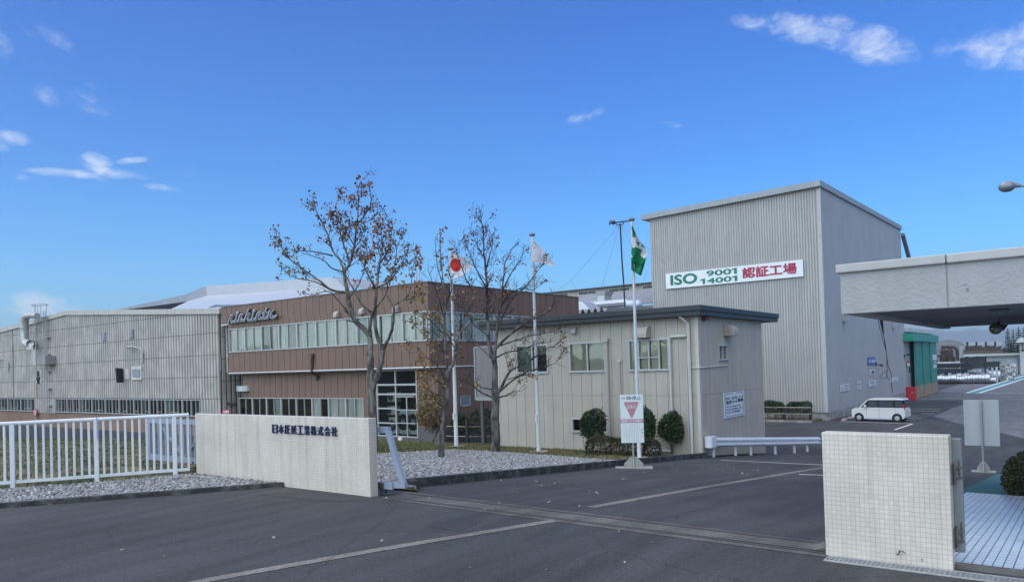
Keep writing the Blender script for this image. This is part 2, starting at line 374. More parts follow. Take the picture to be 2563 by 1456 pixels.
def text(body, mat, name, parent=None, size=1.0, width=None, height=None, origin=(0, 0, 0), xdir=(1, 0, 0), zdir=(0, 0, 1), bold=0.0, depth=0.004, center=False, shear=0.0):
    """lettering as real raised shapes, fitted to a width and height on an upright plane"""
    cu = bpy.data.curves.new('txt', 'FONT'); cu.body = body; cu.extrude = 0.5; cu.resolution_u = 3; cu.shear = shear
    ob = bpy.data.objects.new('txt', cu); COL.objects.link(ob)
    me = bpy.data.meshes.new_from_object(ob.evaluated_get(bpy.context.evaluated_depsgraph_get()))
    bpy.data.objects.remove(ob)
    co = np.empty(len(me.vertices) * 3); me.vertices.foreach_get('co', co); co = co.reshape(-1, 3)
    if bold:   # heavier strokes: the same letters struck several times, each a hair deeper
        fs_ = [tuple(pl.vertices) for pl in me.polygons]; n0 = len(co); C_ = []; F2 = []
        for i, (bx_, by_) in enumerate(((0, 0), (bold, 0), (-bold, 0), (0, bold), (0, -bold), (bold * .7, bold * .7), (-bold * .7, bold * .7), (bold * .7, -bold * .7), (-bold * .7, -bold * .7))):
            c_ = co.copy(); c_[:, 0] += bx_; c_[:, 1] += by_; c_[:, 2] *= 1 + .03 * i; C_.append(c_); F2 += [tuple(q + n0 * i for q in f) for f in fs_]
        co = np.concatenate(C_); me = bpy.data.meshes.new(name); me.from_pydata(co.tolist(), [], F2)
    mn, mxv = co.min(0), co.max(0); ext = mxv - mn
    sx = (width / ext[0]) if width else size; sz = (height / ext[1]) if height else (sx if width else size)
    if width is None and height: sx = sz
    X, Z = Vector(xdir), Vector(zdir); Nn = X.cross(Z); O = Vector(origin)
    l = (co - mn) * (sx, sz, 1.0)
    if center: l[:, 0] -= ext[0] * sx / 2
    d = (l[:, 2] / max(1e-6, ext[2])) * depth
    out = np.outer(l[:, 0], X) + np.outer(l[:, 1], Z) + np.outer(d, Nn) + np.array(O)
    me.vertices.foreach_set('co', out.ravel()); me.materials.clear(); me.materials.append(mat); me.update(); me.name = name
    o = bpy.data.objects.new(name, me); COL.objects.link(o)
    if parent is not None: adopt(o, parent)
    return o
# ================================================================ shared materials
m_asph = asphalt_mat('asphalt', (.041, .041, .0415), (.098, .098, .099), .36)
m_asph2 = asphalt_mat('asphalt_dark', (.036, .039, .045), (.075, .080, .090), .15)
m_yard = asphalt_mat('yard_concrete', (.135, .135, .142), (.22, .22, .225), .22)
m_conc = M('concrete', (.27, .255, .23), .85, .18, 2.5, .4, 45, col2=(.33, .32, .30), streak=0)
m_strip = asphalt_mat('concrete_strip', (.20, .185, .155), (.33, .31, .27), .3)
m_track = asphalt_mat('track_concrete', (.115, .108, .096), (.225, .21, .185), .4)
m_kerb = M('old_kerb', (.040, .043, .043), .9, .3, 5, .6, 40, col2=(.085, .085, .08), split=(.45, .75))
m_edge = M('edging', (.30, .29, .27), .85, .15, 4, .3, 40)
m_grass = M('lawn_soil', (.055, .075, .022), .95, .3, 1.1, .8, 30, col2=(.14, .115, .055), split=(.40, .62))
m_gravelbed = M('gravel_bed', (.13, .135, .145), .9, .35, 30, 1, 40, col2=(.27, .275, .28))
m_white_line = M('road_paint', (.80, .80, .79), .7, .08, 9, .2, 60, col2=(.68, .68, .67))
m_teal = M('teal_paint', (.10, .27, .31), .75, .15, 2, .2, 40)
m_green_mat = M('green_paving', (.035, .125, .125), .8, .2, 2.5, .3, 60)
m_steel = M('galvanised', (.46, .48, .50), .42, .12, 3, metal=.55, streak=.2)
m_dark = M('dark_void', (.012, .013, .016), .9, .1)
m_black = M('black_plastic', (.018, .018, .02), .5, .1)
m_alu = M('alu_frame', (.46, .47, .475), .38, .06, 2, metal=.35)
m_glass = glass('window_glass', (.95, .96, .95), .95, 1.85)
m_glass_side = glass('window_glass_side', (.9, .94, .93), .8, 1.32)
m_glass_dark = glass('window_glass_dark', (.5, .58, .6), .9, 1.6)
m_curtain = M('curtain', (.74, .77, .70), .9, .08, 1.5, stretch=(8, 8, .4), col2=(.84, .86, .81))
m_curtain2 = M('net_curtain', (.50, .57, .53), .9, .1, 1.5, stretch=(8, 8, .4))
m_blind = M('blind', (.80, .77, .56), .8, .10, 1, col2=(.66, .69, .60))
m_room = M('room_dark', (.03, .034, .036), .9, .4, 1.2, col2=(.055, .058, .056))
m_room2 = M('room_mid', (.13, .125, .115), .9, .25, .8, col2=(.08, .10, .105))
m_white = M('white_paint', (.70, .72, .74), .45, .06, 4, streak=.06)
m_sign = M('sign_board', (.74, .76, .77), .4, .03, 2)

# ================================================================ ground
def axis_vals(lo, hi, fine0, fine1, st):
    out = [fine0]
    while out[-1] < fine1: out.append(out[-1] + st)
    s = st
    while out[-1] < hi: s *= 1.35; out.append(min(hi, out[-1] + s))
    s = st; a = fine0; pre = []
    while a > lo: s *= 1.35; a = max(lo, a - s); pre.append(a)
    return pre[::-1] + out
gx = axis_vals(-7000, 7000, -90, 20, 1.0); gy = sorted(set(axis_vals(-2000, 9000, -20, 66, 1.0) + YS))
vs = [(x, y, gz(x, y)) for y in gy for x in gx]; nx = len(gx)
fs = [(j * nx + i, j * nx + i + 1, (j + 1) * nx + i + 1, (j + 1) * nx + i) for j in range(len(gy) - 1) for i in range(nx - 1)]
struct(MB().add(vs, fs).build('ground', m_asph, fix=False))

# yard surfaces
Gz5 = lambda zx, zy: G((3200 + .58386 * zx) * .63542, (900 + .58386 * zy) * .63542)
def xy(p): return (p.x, p.y)
yd = [xy(Gz5(a, b)) for a, b in [(640, 1157), (1075, 1157), (805, 1268), (1250, 1372), (1425, 1413)]]
drape(yd + [(40, yd[-1][1]), (90, 60), (150, 240), (-13.5, 240), (-13.5, yd[0][1])], .004, 'yard_concrete', m_yard, 8)
drape([xy(Gz5(1040, 1109)), xy(Gz5(1125, 1109)), xy(Gz5(1425, 1012)), xy(Gz5(1425, 992))], .012, 'teal_lane', m_teal, 6)
for n_, (a, b, w) in enumerate([((1035, 1109), (1425, 990), .35), ((1120, 1110), (1425, 1013), .35), ((1040, 1110), (1425, 1110), .3)]):
    ribbon([xy(Gz5(*a)), xy(Gz5(*b))], w, .016, 'yard_line', m_white_line, 4)
ribbon([xy(Gz5(690, 1215)), xy(Gz5(805, 1268)), xy(Gz5(1045, 1342)), xy(Gz5(1425, 1425))], .45, .010, 'gutter_strip', m_asph2, 3)
# parking bay lines by the tall hall
Gv = lambda zx, zy: G((3300 + .15607 * zx) * .63542, (1500 + .15607 * zy) * .63542)
for a, b in [((50, 1018), (1880, 1080)), ((1880, 1078), (1430, 1232)), ((700, 970), (1930, 1000)), ((1720, 935), (2110, 947)), ((1700, 872), (2000, 885)), ((1700, 708), (2560, 708)), ((1880, 762), (2560, 762)), ((2100, 825), (2440, 828))]:
    ribbon([xy(Gv(*a)), xy(Gv(*b))], .13, .012, 'parking_line', m_white_line, 2)
ribbon([xy(G(1803, 1151)), xy(G(2070, 1163.5))], .13, .006, 'white_line', m_white_line)
ribbon([xy(G(1999, 1186.5)), xy(G(2075, 1189))], .13, .006, 'white_line', m_white_line)
# old concrete joints across the drive
ribbon([xy(G(430, 1470)), xy(G(540, 1447)), xy(G(960, 1373)), xy(G(1385, 1302.5))], .17, .006, 'concrete_strip', m_strip, .5)
ribbon([xy(G(1478, 1269)), xy(G(1760, 1219)), xy(G(2080, 1167))], .17, .006, 'concrete_strip', m_strip, .5)
# gate track: concrete band with two steel channels
trk = drape([(-9.5, 8.78), (-2.15, 8.55), (-2.15, 9.42), (-9.9, 9.82)], .005, 'gate_track', m_track, .5)
m_rail = M('track_rail', (.17, .16, .15), .55, .3, 8, metal=.4, col2=(.10, .085, .07))
for off, dw in ((.16, .05), (.22, .02), (.80, .05), (.86, .02)):
    ribbon([(-9.6, 8.76 + off), (-2.2, 8.56 + off * .9)], dw, .011, 'track_rail', m_rail if dw > .03 else m_dark, .5)
# patches of newer and older tar
drape([xy(G(2025, 1368)), xy(G(2062, 1356)), xy(G(2066, 1376)), xy(G(2036, 1378))], .012, 'mortar_patch', m_strip, .5)
m_patch = asphalt_mat('tar_patch', (.030, .031, .033), (.074, .075, .078), .25)
for q in ([(1120, 1290), (1205, 1303), (1150, 1330), (1062, 1316)], [(1700, 1218), (1795, 1201), (1830, 1212), (1733, 1230)], [(640, 1236), (800, 1226), (905, 1240), (930, 1256), (770, 1252)]):
    drape([xy(G(*p)) for p in q], .004, 'tar_patch', m_patch, .5)
# tiled walk and green path by the entrance
m_walk = tile_mat('walk_tile', (.60, .66, .74), (.05, .06, .08), .0875, .19, .0055, .3, floor=True)
drape([(-1.0, 8.85), (6, 8.85), (6, 16.9), (-1.75, 17.25), (-1.75, 9.2)], .05, 'tiled_walk', m_walk, 1)
kerb([(-1.05, 8.8), (6, 8.8)], 'walk_edge', M('walk_edge', (.13, .125, .115), .85, .3, 5, .4, 40), .10, .045)
gr = [xy(G(2403, 1229)), xy(G(2497, 1186)), (0.5, 26), (4, 22), (4, 17.0), (-1.75, 17.3)]
drape(gr, .012, 'green_path', m_green_mat, 1)

# lawn, gravel beds, kerbs
KA, KB = G(1022, 1221), G(1782, 1146)
lawn = [(-15.25, 8.95), (-15.32, 8.4), (-15.94, 7.0), (-16.94, 5.5), (-19, 2.2), (-130, 2.2), (-130, 30), (-9.9, 30), (-10.45, 25.2), (-10.45, 20), (-10.5, 10.4), (-9.7, 9.95)]
drape(lawn, .035, 'lawn', m_grass, 1)
E1, E2, E3, E4 = G(946.6, 1140), G(1135, 1129), G(1271, 1136), G(1560, 1159)
bed2 = [(-10.5, 10.45), (-10.45, E4.y), (E3.x, E3.y), (E2.x, E2.y), (E1.x, E1.y), (-18.6, 10.2), (-9.8, 10.0)]
drape(bed2, .055, 'gravel_bed', m_gravelbed, 1)
bed1 = [(-9.9, 8.74), (-12.3, 8.74), (-14.92, 5.0), (-17.2, 1.9), (-19.2, 1.9), (-16.94, 5.2), (-15.94, 6.75), (-15.3, 8.2), (-15.2, 8.74)]
bed1 = [(-12.28, 8.74), (-14.92, 5.0), (-17.2, 1.9), (-19.3, 1.9), (-17.05, 5.4), (-16.05, 6.95), (-15.42, 8.35), (-15.3, 8.74)]
drape(bed1, .055, 'gravel_bed', m_gravelbed, 1)
kerb([(-12.2, 8.8), (-12.34, 8.68), (-14.92, 4.96), (-17.3, 1.6)], 'street_kerb', m_kerb, .14, .085)
kerb([(-10.0, 10.15), (-10.42, 10.42), (-10.38, 18.0), (-10.40, 25.1)], 'drive_kerb', m_kerb, .16, .17)
kerb([(E4.x, E4.y), (E3.x, E3.y), (E2.x, E2.y), (E1.x, E1.y), (-18.4, 11)], 'bed_edging', m_edge, .10, .075)

def stones(poly, n, name, seed, smin=.022, smax=.05):
    r = np.random.RandomState(seed); P = np.array(poly); mn, mx_ = P.min(0), P.max(0); pts = []
    while len(pts) < n:
        c = r.uniform(mn, mx_, (4096, 2)); ins = np.zeros(len(c), bool); j = len(P) - 1
        for i in range(len(P)):
            xi, yi = P[i]; xj, yj = P[j]
            ins ^= ((yi > c[:, 1]) != (yj > c[:, 1])) & (c[:, 0] < (xj - xi) * (c[:, 1] - yi) / (yj - yi + 1e-12) + xi); j = i
        pts.extend(c[ins])
    pts = np.array(pts[:n]); z = np.array([gz(*p) for p in pts]) + .06
    octa = np.array([(1, 0, 0), (0, 1, 0), (-1, 0, 0), (0, -1, 0), (0, 0, 1), (0, 0, -1)], float)
    fc = np.array([(0, 1, 4), (1, 2, 4), (2, 3, 4), (3, 0, 4), (1, 0, 5), (2, 1, 5), (3, 2, 5), (0, 3, 5)])
    s = r.uniform(smin, smax, (n, 1, 1)) * r.uniform(.6, 1.35, (n, 6, 1)) * np.array([1.1, 1.0, .75])
    an = r.uniform(0, 6.28, n); ca, sa = np.cos(an), np.sin(an)
    v = octa[None] * s; tl = r.uniform(-.7, .7, n)
    vz = v[:, :, 2] + v[:, :, 0] * tl[:, None]
    vx = v[:, :, 0] * ca[:, None] - v[:, :, 1] * sa[:, None]; vy = v[:, :, 0] * sa[:, None] + v[:, :, 1] * ca[:, None]
    V = np.stack([vx + pts[:, 0:1], vy + pts[:, 1:2], vz + z[:, None]], -1).reshape(-1, 3)
    Fc = (fc[None] + (np.arange(n) * 6)[:, None, None]).reshape(-1, 3)
    me = bpy.data.meshes.new(name); me.vertices.add(len(V)); me.vertices.foreach_set('co', V.ravel())
    me.loops.add(len(Fc) * 3); me.loops.foreach_set('vertex_index', Fc.ravel().astype(np.int32)); me.polygons.add(len(Fc)); me.polygons.foreach_set('loop_start', np.arange(0, len(Fc) * 3, 3, dtype=np.int32))
    ms = [M('stone_a', (.23, .235, .24), .8, .25, 8), M('stone_b', (.33, .335, .34), .75, .2, 8), M('stone_c', (.115, .12, .125), .8, .3, 8), M('stone_d', (.28, .26, .245), .8, .25, 8), M('stone_e', (.50, .50, .50), .7, .15, 8)]
    for m in ms: me.materials.append(m)
    pick = r.choice(5, n, p=[.40, .24, .22, .09, .05]); me.polygons.foreach_set('material_index', np.repeat(pick, 8).astype(np.int32))
    me.update(calc_edges=True); me.validate()
    o = bpy.data.objects.new(name, me); COL.objects.link(o); o['kind'] = 'stuff'; return o
stones(bed1, 7500, 'gravel', 3); stones(bed2, 24000, 'gravel', 4)

def blades(n, name, seed, regions, mats, probs, hmin, hmax, kind='stuff'):
    r = np.random.RandomState(seed); V = []; F = []; mi = []
    k = 0
    for poly, cnt in regions:
        P = np.array(poly); mn, mx_ = P.min(0), P.max(0); got = 0
        while got < cnt:
            c = r.uniform(mn, mx_, (4096, 2)); ins = np.zeros(len(c), bool); j = len(P) - 1
            for i in range(len(P)):
                xi, yi = P[i]; xj, yj = P[j]
                ins ^= ((yi > c[:, 1]) != (yj > c[:, 1])) & (c[:, 0] < (xj - xi) * (c[:, 1] - yi) / (yj - yi + 1e-12) + xi); j = i
            c = c[ins][:cnt - got]; got += len(c)
            for p in c:
                h = r.uniform(hmin, hmax); a = r.uniform(0, 6.28); w = r.uniform(.012, .03); lx, ly = r.uniform(-.6, .6, 2) * h; z = gz(*p) + .03
                V += [(p[0] - w * math.cos(a), p[1] - w * math.sin(a), z), (p[0] + w * math.cos(a), p[1] + w * math.sin(a), z), (p[0] + lx, p[1] + ly, z + h)]
                F.append((k, k + 1, k + 2)); k += 3
                # bleached drifts where the turf is dry
                q = .5 + .5 * math.sin(p[0] * .31 + 1.3 * math.sin(p[1] * .23)) * math.sin(p[1] * .37 + .8)
                mi.append(int(r.choice(len(mats), p=probs)) if r.rand() > q * .55 else len(mats) - 1)
    me = bpy.data.meshes.new(name); me.from_pydata(V, [], F)
    for m in mats: me.materials.append(m)
    me.polygons.foreach_set('material_index', mi); me.update()
    o = bpy.data.objects.new(name, me); COL.objects.link(o); o['kind'] = kind; return o
m_bl = [M('grass_a', (.06, .095, .02), .8, .25, 2), M('grass_b', (.095, .115, .03), .8, .25, 2), M('grass_c', (.20, .155, .08), .9, .2, 2)]
nearlawn = [(-15.5, 8.95), (-16.2, 7.2), (-17.5, 5.0), (-19, 2.3), (-45, 2.3), (-45, 28), (-18.3, 28), (E1.x, E1.y), (-18.7, 10.2)]
strip_l = [(E1.x, E1.y), (E2.x, E2.y), (E3.x, E3.y), (E4.x, E4.y), (-10.5, E4.y), (-10.5, 25.0), (-19.7, 25.0), (-20.5, 28.1), (-33, 28.1)]
blades(0, 'grass', 5, [(nearlawn, 30000), (strip_l, 16000)], m_bl, [.45, .33, .22], .03, .085)

# ================================================================ wall and window builders
def P3(axis, plane, a, z, off):
    return (a, plane + off, z) if axis == 'y' else (plane - off, a, z)
def pbox(mb, axis, plane, a, b, z0, z1, o0, o1):
    if axis == 'y': mb.box(a, b, plane + o0, plane + o1, z0, z1)
    else: mb.box(plane - o1, plane - o0, a, b, z0, z1)
def wall_panels(mb, axis, plane, a0, a1, z0, z1, pitch, gap, holes=(), thick=.22, skin=.03, zjoints=()):
    edges = [a0 + i * pitch for i in range(int((a1 - a0) / pitch + .001) + 1)]
    if a1 - edges[-1] > .05: edges.append(a1)
    else: edges[-1] = a1
    def segs(a, b, zz0, zz1):
        cuts = sorted({a, b, *[h for q in holes for h in q[:2] if a < h < b]})
        for p, q in zip(cuts[:-1], cuts[1:]):
            zs = [(zz0, zz1)]
            for h in holes:
                if h[0] < (p + q) / 2 < h[1]:
                    nz_ = []
                    for s, e in zs:
                        if h[2] > s: nz_.append((s, min(e, h[2])))
                        if h[3] < e: nz_.append((max(s, h[3]), e))
                    zs = [(s, e) for s, e in nz_ if e - s > .005]
            for s, e in zs: yield p, q, s, e
    zl = [z0, *zjoints, z1]
    for a, b in zip(edges[:-1], edges[1:]):
        for s0, s1 in zip(zl[:-1], zl[1:]):
            for p, q, s, e in segs(a + gap / 2, b - gap / 2, s0 + (gap / 2 if s0 > z0 else 0), s1 - (gap / 2 if s1 < z1 else 0)): pbox(mb, axis, plane, p, q, s, e, 0, skin)
    mb.cur = 1
    for p, q, s, e in segs(a0 + .035, a1 - .035, z0, z1): pbox(mb, axis, plane, p, q, s, e, skin, thick)
    mb.cur = 0
def corrug(mb, axis, plane, a0, a1, zlo, zhi, pitch, dep, dark_groove=False):
    """ribbed sheet: trapezoid ribs run up the wall; zlo/zhi give its foot and head along the wall; the groove floors can take a second, darker material"""
    prof = [(0, 0), (.30, 0), (.36, dep), (.94, dep)]; vs = []; a = a0; gi = []
    while a < a1:
        for i, (t, d) in enumerate(prof):
            vs.append((min(a + t * pitch, a1), d)); gi.append(1 if (dark_groove and i == 0) else 0)
        a += pitch
    vs.append((a1, 0)); o = []
    for q, d in vs:
        o.append(P3(axis, plane, q, zlo(q), -d)); o.append(P3(axis, plane, q, zhi(q), -d))
    k = len(vs); mb.add(o, [(2 * i, 2 * i + 2, 2 * i + 3, 2 * i + 1) for i in range(k - 1)])
    if dark_groove: mb.mi[-(k - 1):] = gi[:k - 1]
def window(parent, axis, plane, a0, a1, z0, z1, n=2, thick_every=0, fw=.05, proud=.02, curt=None, seed=0, glassm=None, room=None, rail_at=None, screen=(), back=.5, name='window', mid=.035, blind=None, sill=True):
    """window set in the wall: frame with mullions > pane, curtain, interior"""
    r = random.Random(seed); mb = MB()
    pbox(mb, axis, plane, a0, a1, z1 - fw, z1, -proud, .09); pbox(mb, axis, plane, a0, a1, z0, z0 + fw * 1.2, -proud - (.03 if sill else 0), .09)
    pbox(mb, axis, plane, a0, a0 + fw, z0 + fw * 1.2, z1 - fw, -proud, .09); pbox(mb, axis, plane, a1 - fw, a1, z0 + fw * 1.2, z1 - fw, -proud, .09)
    w = (a1 - a0) / n
    for i in range(1, n):
        tw = fw * 1.25 if (thick_every and i % thick_every == 0) else mid
        a = a0 + i * w; pbox(mb, axis, plane, a - tw / 2, a + tw / 2, z0 + fw * 1.2, z1 - fw, -proud * (.8 if tw > fw else .2), .085)
    for i in screen:
        a = a0 + i * w; zc = z0 + (z1 - z0) * (rail_at or .5); pbox(mb, axis, plane, a + .03, a + w - .03, zc - .02, zc + .02, .01, .05)
    fr = mb.build(name, m_alu, parent)
    g = MB()
    for i in range(n):
        a = a0 + i * w; off = .05 if i % 2 else .062
        g.quad(P3(axis, plane, a, z0, off), P3(axis, plane, a + w, z0, off), P3(axis, plane, a + w, z1, off), P3(axis, plane, a, z1, off))
    g.build('pane', glassm or m_glass, fr, fix=False)
    if curt is not None:
        c = MB()
        for i in range(n):
            if r.random() > curt: continue
            a = a0 + i * w; k = 26; ph = r.random() * 6; f0 = 0 if r.random() < .9 else r.uniform(.0, .3); f1 = 1 if r.random() < .88 else r.uniform(.7, 1); c.cur = 0 if r.random() < .75 else 1
            vs = []
            for j in range(k + 1):
                t = f0 + (f1 - f0) * j / k; d = .125 + .022 * math.sin(j * 2.1 + ph) + .012 * math.sin(j * 5.3)
                vs += [P3(axis, plane, a + w * t, z0 + .02, d), P3(axis, plane, a + w * t, z1, d)]
            c.add(vs, [(2 * j, 2 * j + 2, 2 * j + 3, 2 * j + 1) for j in range(k)])
        if c.v: c.build('curtain', [m_curtain, m_curtain2], fr, smooth=False)
    if blind is not None:
        c = MB(); k = int((z1 - z0) / .05)
        for i in blind:
            a = a0 + i * w
            for j in range(k):
                z = z0 + .06 + j * .05
                if z < z1 - .06: c.quad(P3(axis, plane, a + .05, z, .105), P3(axis, plane, a + w - .05, z, .105), P3(axis, plane, a + w - .05, z + .046, .122), P3(axis, plane, a + .05, z + .046, .122))
        c.build('blind', m_blind, fr, fix=False)
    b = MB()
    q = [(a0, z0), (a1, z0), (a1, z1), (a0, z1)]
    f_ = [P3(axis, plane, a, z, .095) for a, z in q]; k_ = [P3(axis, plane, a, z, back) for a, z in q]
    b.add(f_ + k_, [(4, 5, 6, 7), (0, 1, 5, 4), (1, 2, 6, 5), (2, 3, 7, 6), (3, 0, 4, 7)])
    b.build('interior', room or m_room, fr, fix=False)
    return fr
def hood(mb, axis, plane, a, z, w, h, d):
    """rounded weather hood of a wall vent"""
    pts = [(0, 0), (d, 0), (d, h * .35)] + [(d * math.cos(t), h * .35 + h * .65 * math.sin(t)) for t in (.35, .7, 1.05, 1.35, 1.57)]
    mb.prism(pts, lambda o, k: P3(axis, plane, a - w / 2, z + k, -o), lambda o, k: P3(axis, plane, a + w / 2, z + k, -o))
# ================================================================ brown office block
BY, BX = 28.2, -26.5
BL, BZ0, BZ1, BZT = -45.45, -3.2, 2.27, 6.62
brown = thing('brown_office', 'brown panelled two storey office block with a long band of upper windows', 'building', (BX - 9, BY + 6, -1.6))
m_brown = M('brown_panel', (.185, .112, .082), .55, .07, 1.4, .05, 30, streak=.10)
m_brown_lo = M('brown_panel_lower', (.19, .115, .085), .55, .07, 1.4, .05, 30, streak=.10)
m_seam = M('panel_seam', (.05, .036, .032), .8, .1)
m_bplinth = M('grey_plinth', (.10, .10, .10), .8, .15, 3, .3, 30)
m_trim = M('white_trim', (.72, .74, .75), .4, .05)
BDEP = 43.0
wz0, wz1 = 3.60, 5.16
up = MB(); h = [(-44.62, BX + 1, wz0, wz1)]
wall_panels(up, 'y', BY, BL + .72, BX, BZ1, 5.5, .6, .028, h); wall_panels(up, 'y', BY, BL, BX, 5.5, BZT, .6, .028)
h2 = [(BY - 1, 37.2, wz0, wz1)]
wall_panels(up, 'x', BX, BY + .01, BDEP, BZ1, BZT, .6, .028, h2)
up.build('upper_wall', [m_brown, m_seam], brown)
cp = MB(); cp.box(BL - .03, BX + .03, BY - .03, BY + .25, BZT, BZT + .07); cp.box(BX - .25, BX + .03, BY + .25, BDEP, BZT, BZT + .07); cp.build('coping', M('brown_coping', (.11, .085, .075), .5, .1), brown)
rb = MB(); rb.box(BL + .05, BX - .3, BY + .26, BDEP - .1, BZT - .35, BZT - .2); rb.box(BL + .05, BL + .25, BY + .24, BDEP, BZ1, BZT - .36); rb.box(BL + .05, BX - .24, BDEP - .2, BDEP, BZ0, BZT - .36); rb.build('roof', m_conc, brown)
sf = MB(); sf.box(BL + .75, BX - .02, BY + .02, BY + .8, BZ1 - .12, BZ1 - .04); sf.box(BX - .8, BX - .02, BY + .8, BDEP - .3, BZ1 - .12, BZ1 - .04); sf.build('soffit', M('soffit', (.16, .13, .12), .7, .1), brown)
tr = MB(); tr.box(BL + .68, BX + .035, BY - .035, BY + .02, BZ1 - .055, BZ1 - .001); tr.box(BX - .02, BX + .035, BY + .021, BDEP, BZ1 - .055, BZ1 - .001)
tr.box(BL - .02, BL + .70, BY - .03, BY + .02, 5.44, 5.499); tr.build('trim', m_trim, brown)
# upper windows, ten two-light bays and the glazed corner
bw = 1.8; a = -44.62
for i in range(10):
    b = min(a + bw, BX)
    sc = (1,) if i == 4 or i == 9 else ()
    window(brown, 'y', BY, a + .003, b - .003, wz0, wz1, 2, 0, .055, .03, curt=.96, seed=i + 3, room=m_room2, screen=sc, rail_at=.5, back=.45)
    a = b
for i in range(5):
    a = BY + .03 + i * 1.8
    window(brown, 'x', BX, a, a + 1.79, wz0, wz1, 2, 0, .055, .03, curt=1, seed=40 + i, room=m_room2, back=.45, glassm=m_glass_side)
# ground floor, set back under the overhang
LY = BY + .55; LX = BX + .0
gl0, gl1 = PY(946, 1090, LY).x, PY(1047, 1090, LY).x
sw0, sw1 = PY(598, 1010, LY).x, PY(910, 1010, LY).x
sz1 = PY(700, 995, LY).z; sz0 = sz1 - 1.55
gzT, gzB = BZ1 - .13, PY(1000, 1093, LY).z
lo = MB(); wall_panels(lo, 'y', LY, -44.05, BX, -.98, BZ1 - .12, .6, .028, [(sw0, sw1, sz0, sz1), (gl0, gl1, gzB, gzT)])
wall_panels(lo, 'x', BX - .03, LY + .01, BDEP, -.98, BZ1 - .12, .6, .028, [(PX(1152, 1000, BX).y, PX(1178, 1000, BX).y, PX(1165, 1016, BX).z, PX(1165, 989, BX).z)])
lo.build('lower_wall', [m_brown_lo, m_seam], brown)
pl = MB(); wall_panels(pl, 'y', LY - .02, -44.05, BX, -2.6, -.98, .9, .02, [(gl0, gl1, gzB, 0)]); wall_panels(pl, 'x', BX - .01, LY, BDEP, -2.6, -.98, .9, .02); pl.build('plinth', [m_bplinth, m_dark], brown)
bwd = (sw1 - sw0) / 8
for i in range(8):
    window(brown, 'y', LY, sw0 + i * bwd + .003, sw0 + (i + 1) * bwd - .003, sz0, sz1, 2, 0, .05, .03, curt=[0, 0, .3, 0, .3, .5, 1, 1][i], seed=60 + i, room=m_room if i < 6 else m_room2, glassm=m_glass, back=1.2, screen=[(1,), (), (1,), (0,), (0,), (), (), ()][i], rail_at=.06)
# tall glazing with the machine room behind it
gf = MB(); gw = gl1 - gl0; gm = gl0 + gw * .48
def gb(a, b, z0, z1, o0=-.03, o1=.08): pbox(gf, 'y', LY, a, b, z0, z1, o0, o1)
zz = lambda v: PY(1000, v, LY).z
for a in (gl0, gl1 - .07): gb(a, a + .07, gzB, gzT)
gb(gm - .04, gm + .04, gzB, gzT)
gb(gl0, gl1, gzT - .06, gzT, -.031); gb(gl0, gl1, gzB, gzB + .07, -.031)
for v in (962, 986): gb(gl0 + .07, gl1 - .07, zz(v) - .05, zz(v) + .05, -.025, .07)
for v in (1022, 1059): gb(gl0 + .07, gm - .04, zz(v) - .04, zz(v) + .04, -.025, .07)
qm = (gm + gl1) / 2; gb(qm - .03, qm + .03, gzB, zz(992), -.02, .07); gb(gm + .04, gl1 - .07, zz(992) - .03, zz(992) + .03, -.02, .069)
for v in (1025, 1058): gb(gm + .04, gl1 - .07, zz(v) - .025, zz(v) + .025, -.015, .068)
glz = gf.build('glazing', m_alu, brown)
pn = MB(); pn.quad((gl0, LY + .03, gzB), (gl1, LY + .03, gzB), (gl1, LY + .03, gzT), (gl0, LY + .03, gzT)); pn.build('pane', glass('glazing_glass', (.80, .86, .86), .85, 1.45), glz, fix=False)
rm = MB(); q = [(gl0, gzB - .05), (gl1, gzB - .05), (gl1, gzT), (gl0, gzT)]
rm.add([(a, LY + .225, z) for a, z in q] + [(a, LY + 2.6, z) for a, z in q], [(4, 5, 6, 7), (0, 1, 5, 4), (1, 2, 6, 5), (2, 3, 7, 6), (3, 0, 4, 7)]); rm.build('interior', m_room2, glz, fix=False)
# wall vents, light box, pipe, louvre
m_hood = M('vent_hood', (.40, .40, .39), .5, .1, 5, streak=.2)
for u, v in ((845, 787), (908, 779), (993, 774)):
    p = PY(u, v, BY); mb = MB(); hood(mb, 'y', BY, p.x, p.z - .17, .3, .36, .24); mb.build('wall_vent', m_hood, brown, bevel=.02)
p = PY(877, 784, BY); mb = MB(); hood(mb, 'y', BY, p.x, p.z - .06, .11, .14, .1); mb.build('wall_vent', m_hood, brown)
for u, v in ((1408, 800), (1432, 801)):
    p = PX(u, v, BX); mb = MB(); hood(mb, 'x', BX, p.y, p.z - .1, .3, .36, .24); mb.build('wall_vent', m_hood, brown, bevel=.02)
mb = MB(); a0, a1 = PY(597, 971, LY).x, PY(625, 971, LY).x; z0, z1 = PY(611, 978, LY).z, PY(611, 965, LY).z
ac = (a0 + a1) / 2; ar = (a1 - a0) / 2
mb.prism([(-ar, 0)] + [(ar * math.cos(math.pi - t * math.pi / 12), .42 * math.sin(t * math.pi / 12)) for t in range(13)], lambda x, y: (ac + x, LY - y, z0), lambda x, y: (ac + x, LY - y, z1)); mb.build('wall_lamp', M('lamp_steel', (.56, .57, .57), .3, .08, metal=.5), brown, smooth=True)
Zb = lambda zx, zy, y: PY((900 + .24038 * zx) * .63542, (1350 + .24038 * zy) * .63542, y)
mb = MB(); mb.tube([Zb(1390, 200, BY - .06), Zb(1380, 240, BY - .07), Zb(1370, 350, BY - .07), Zb(1358, 480, BY - .08), Zb(1390, 510, LY - .3), Zb(1440, 530, LY - .1), Zb(1445, 610, LY - .07)], .055, 8)
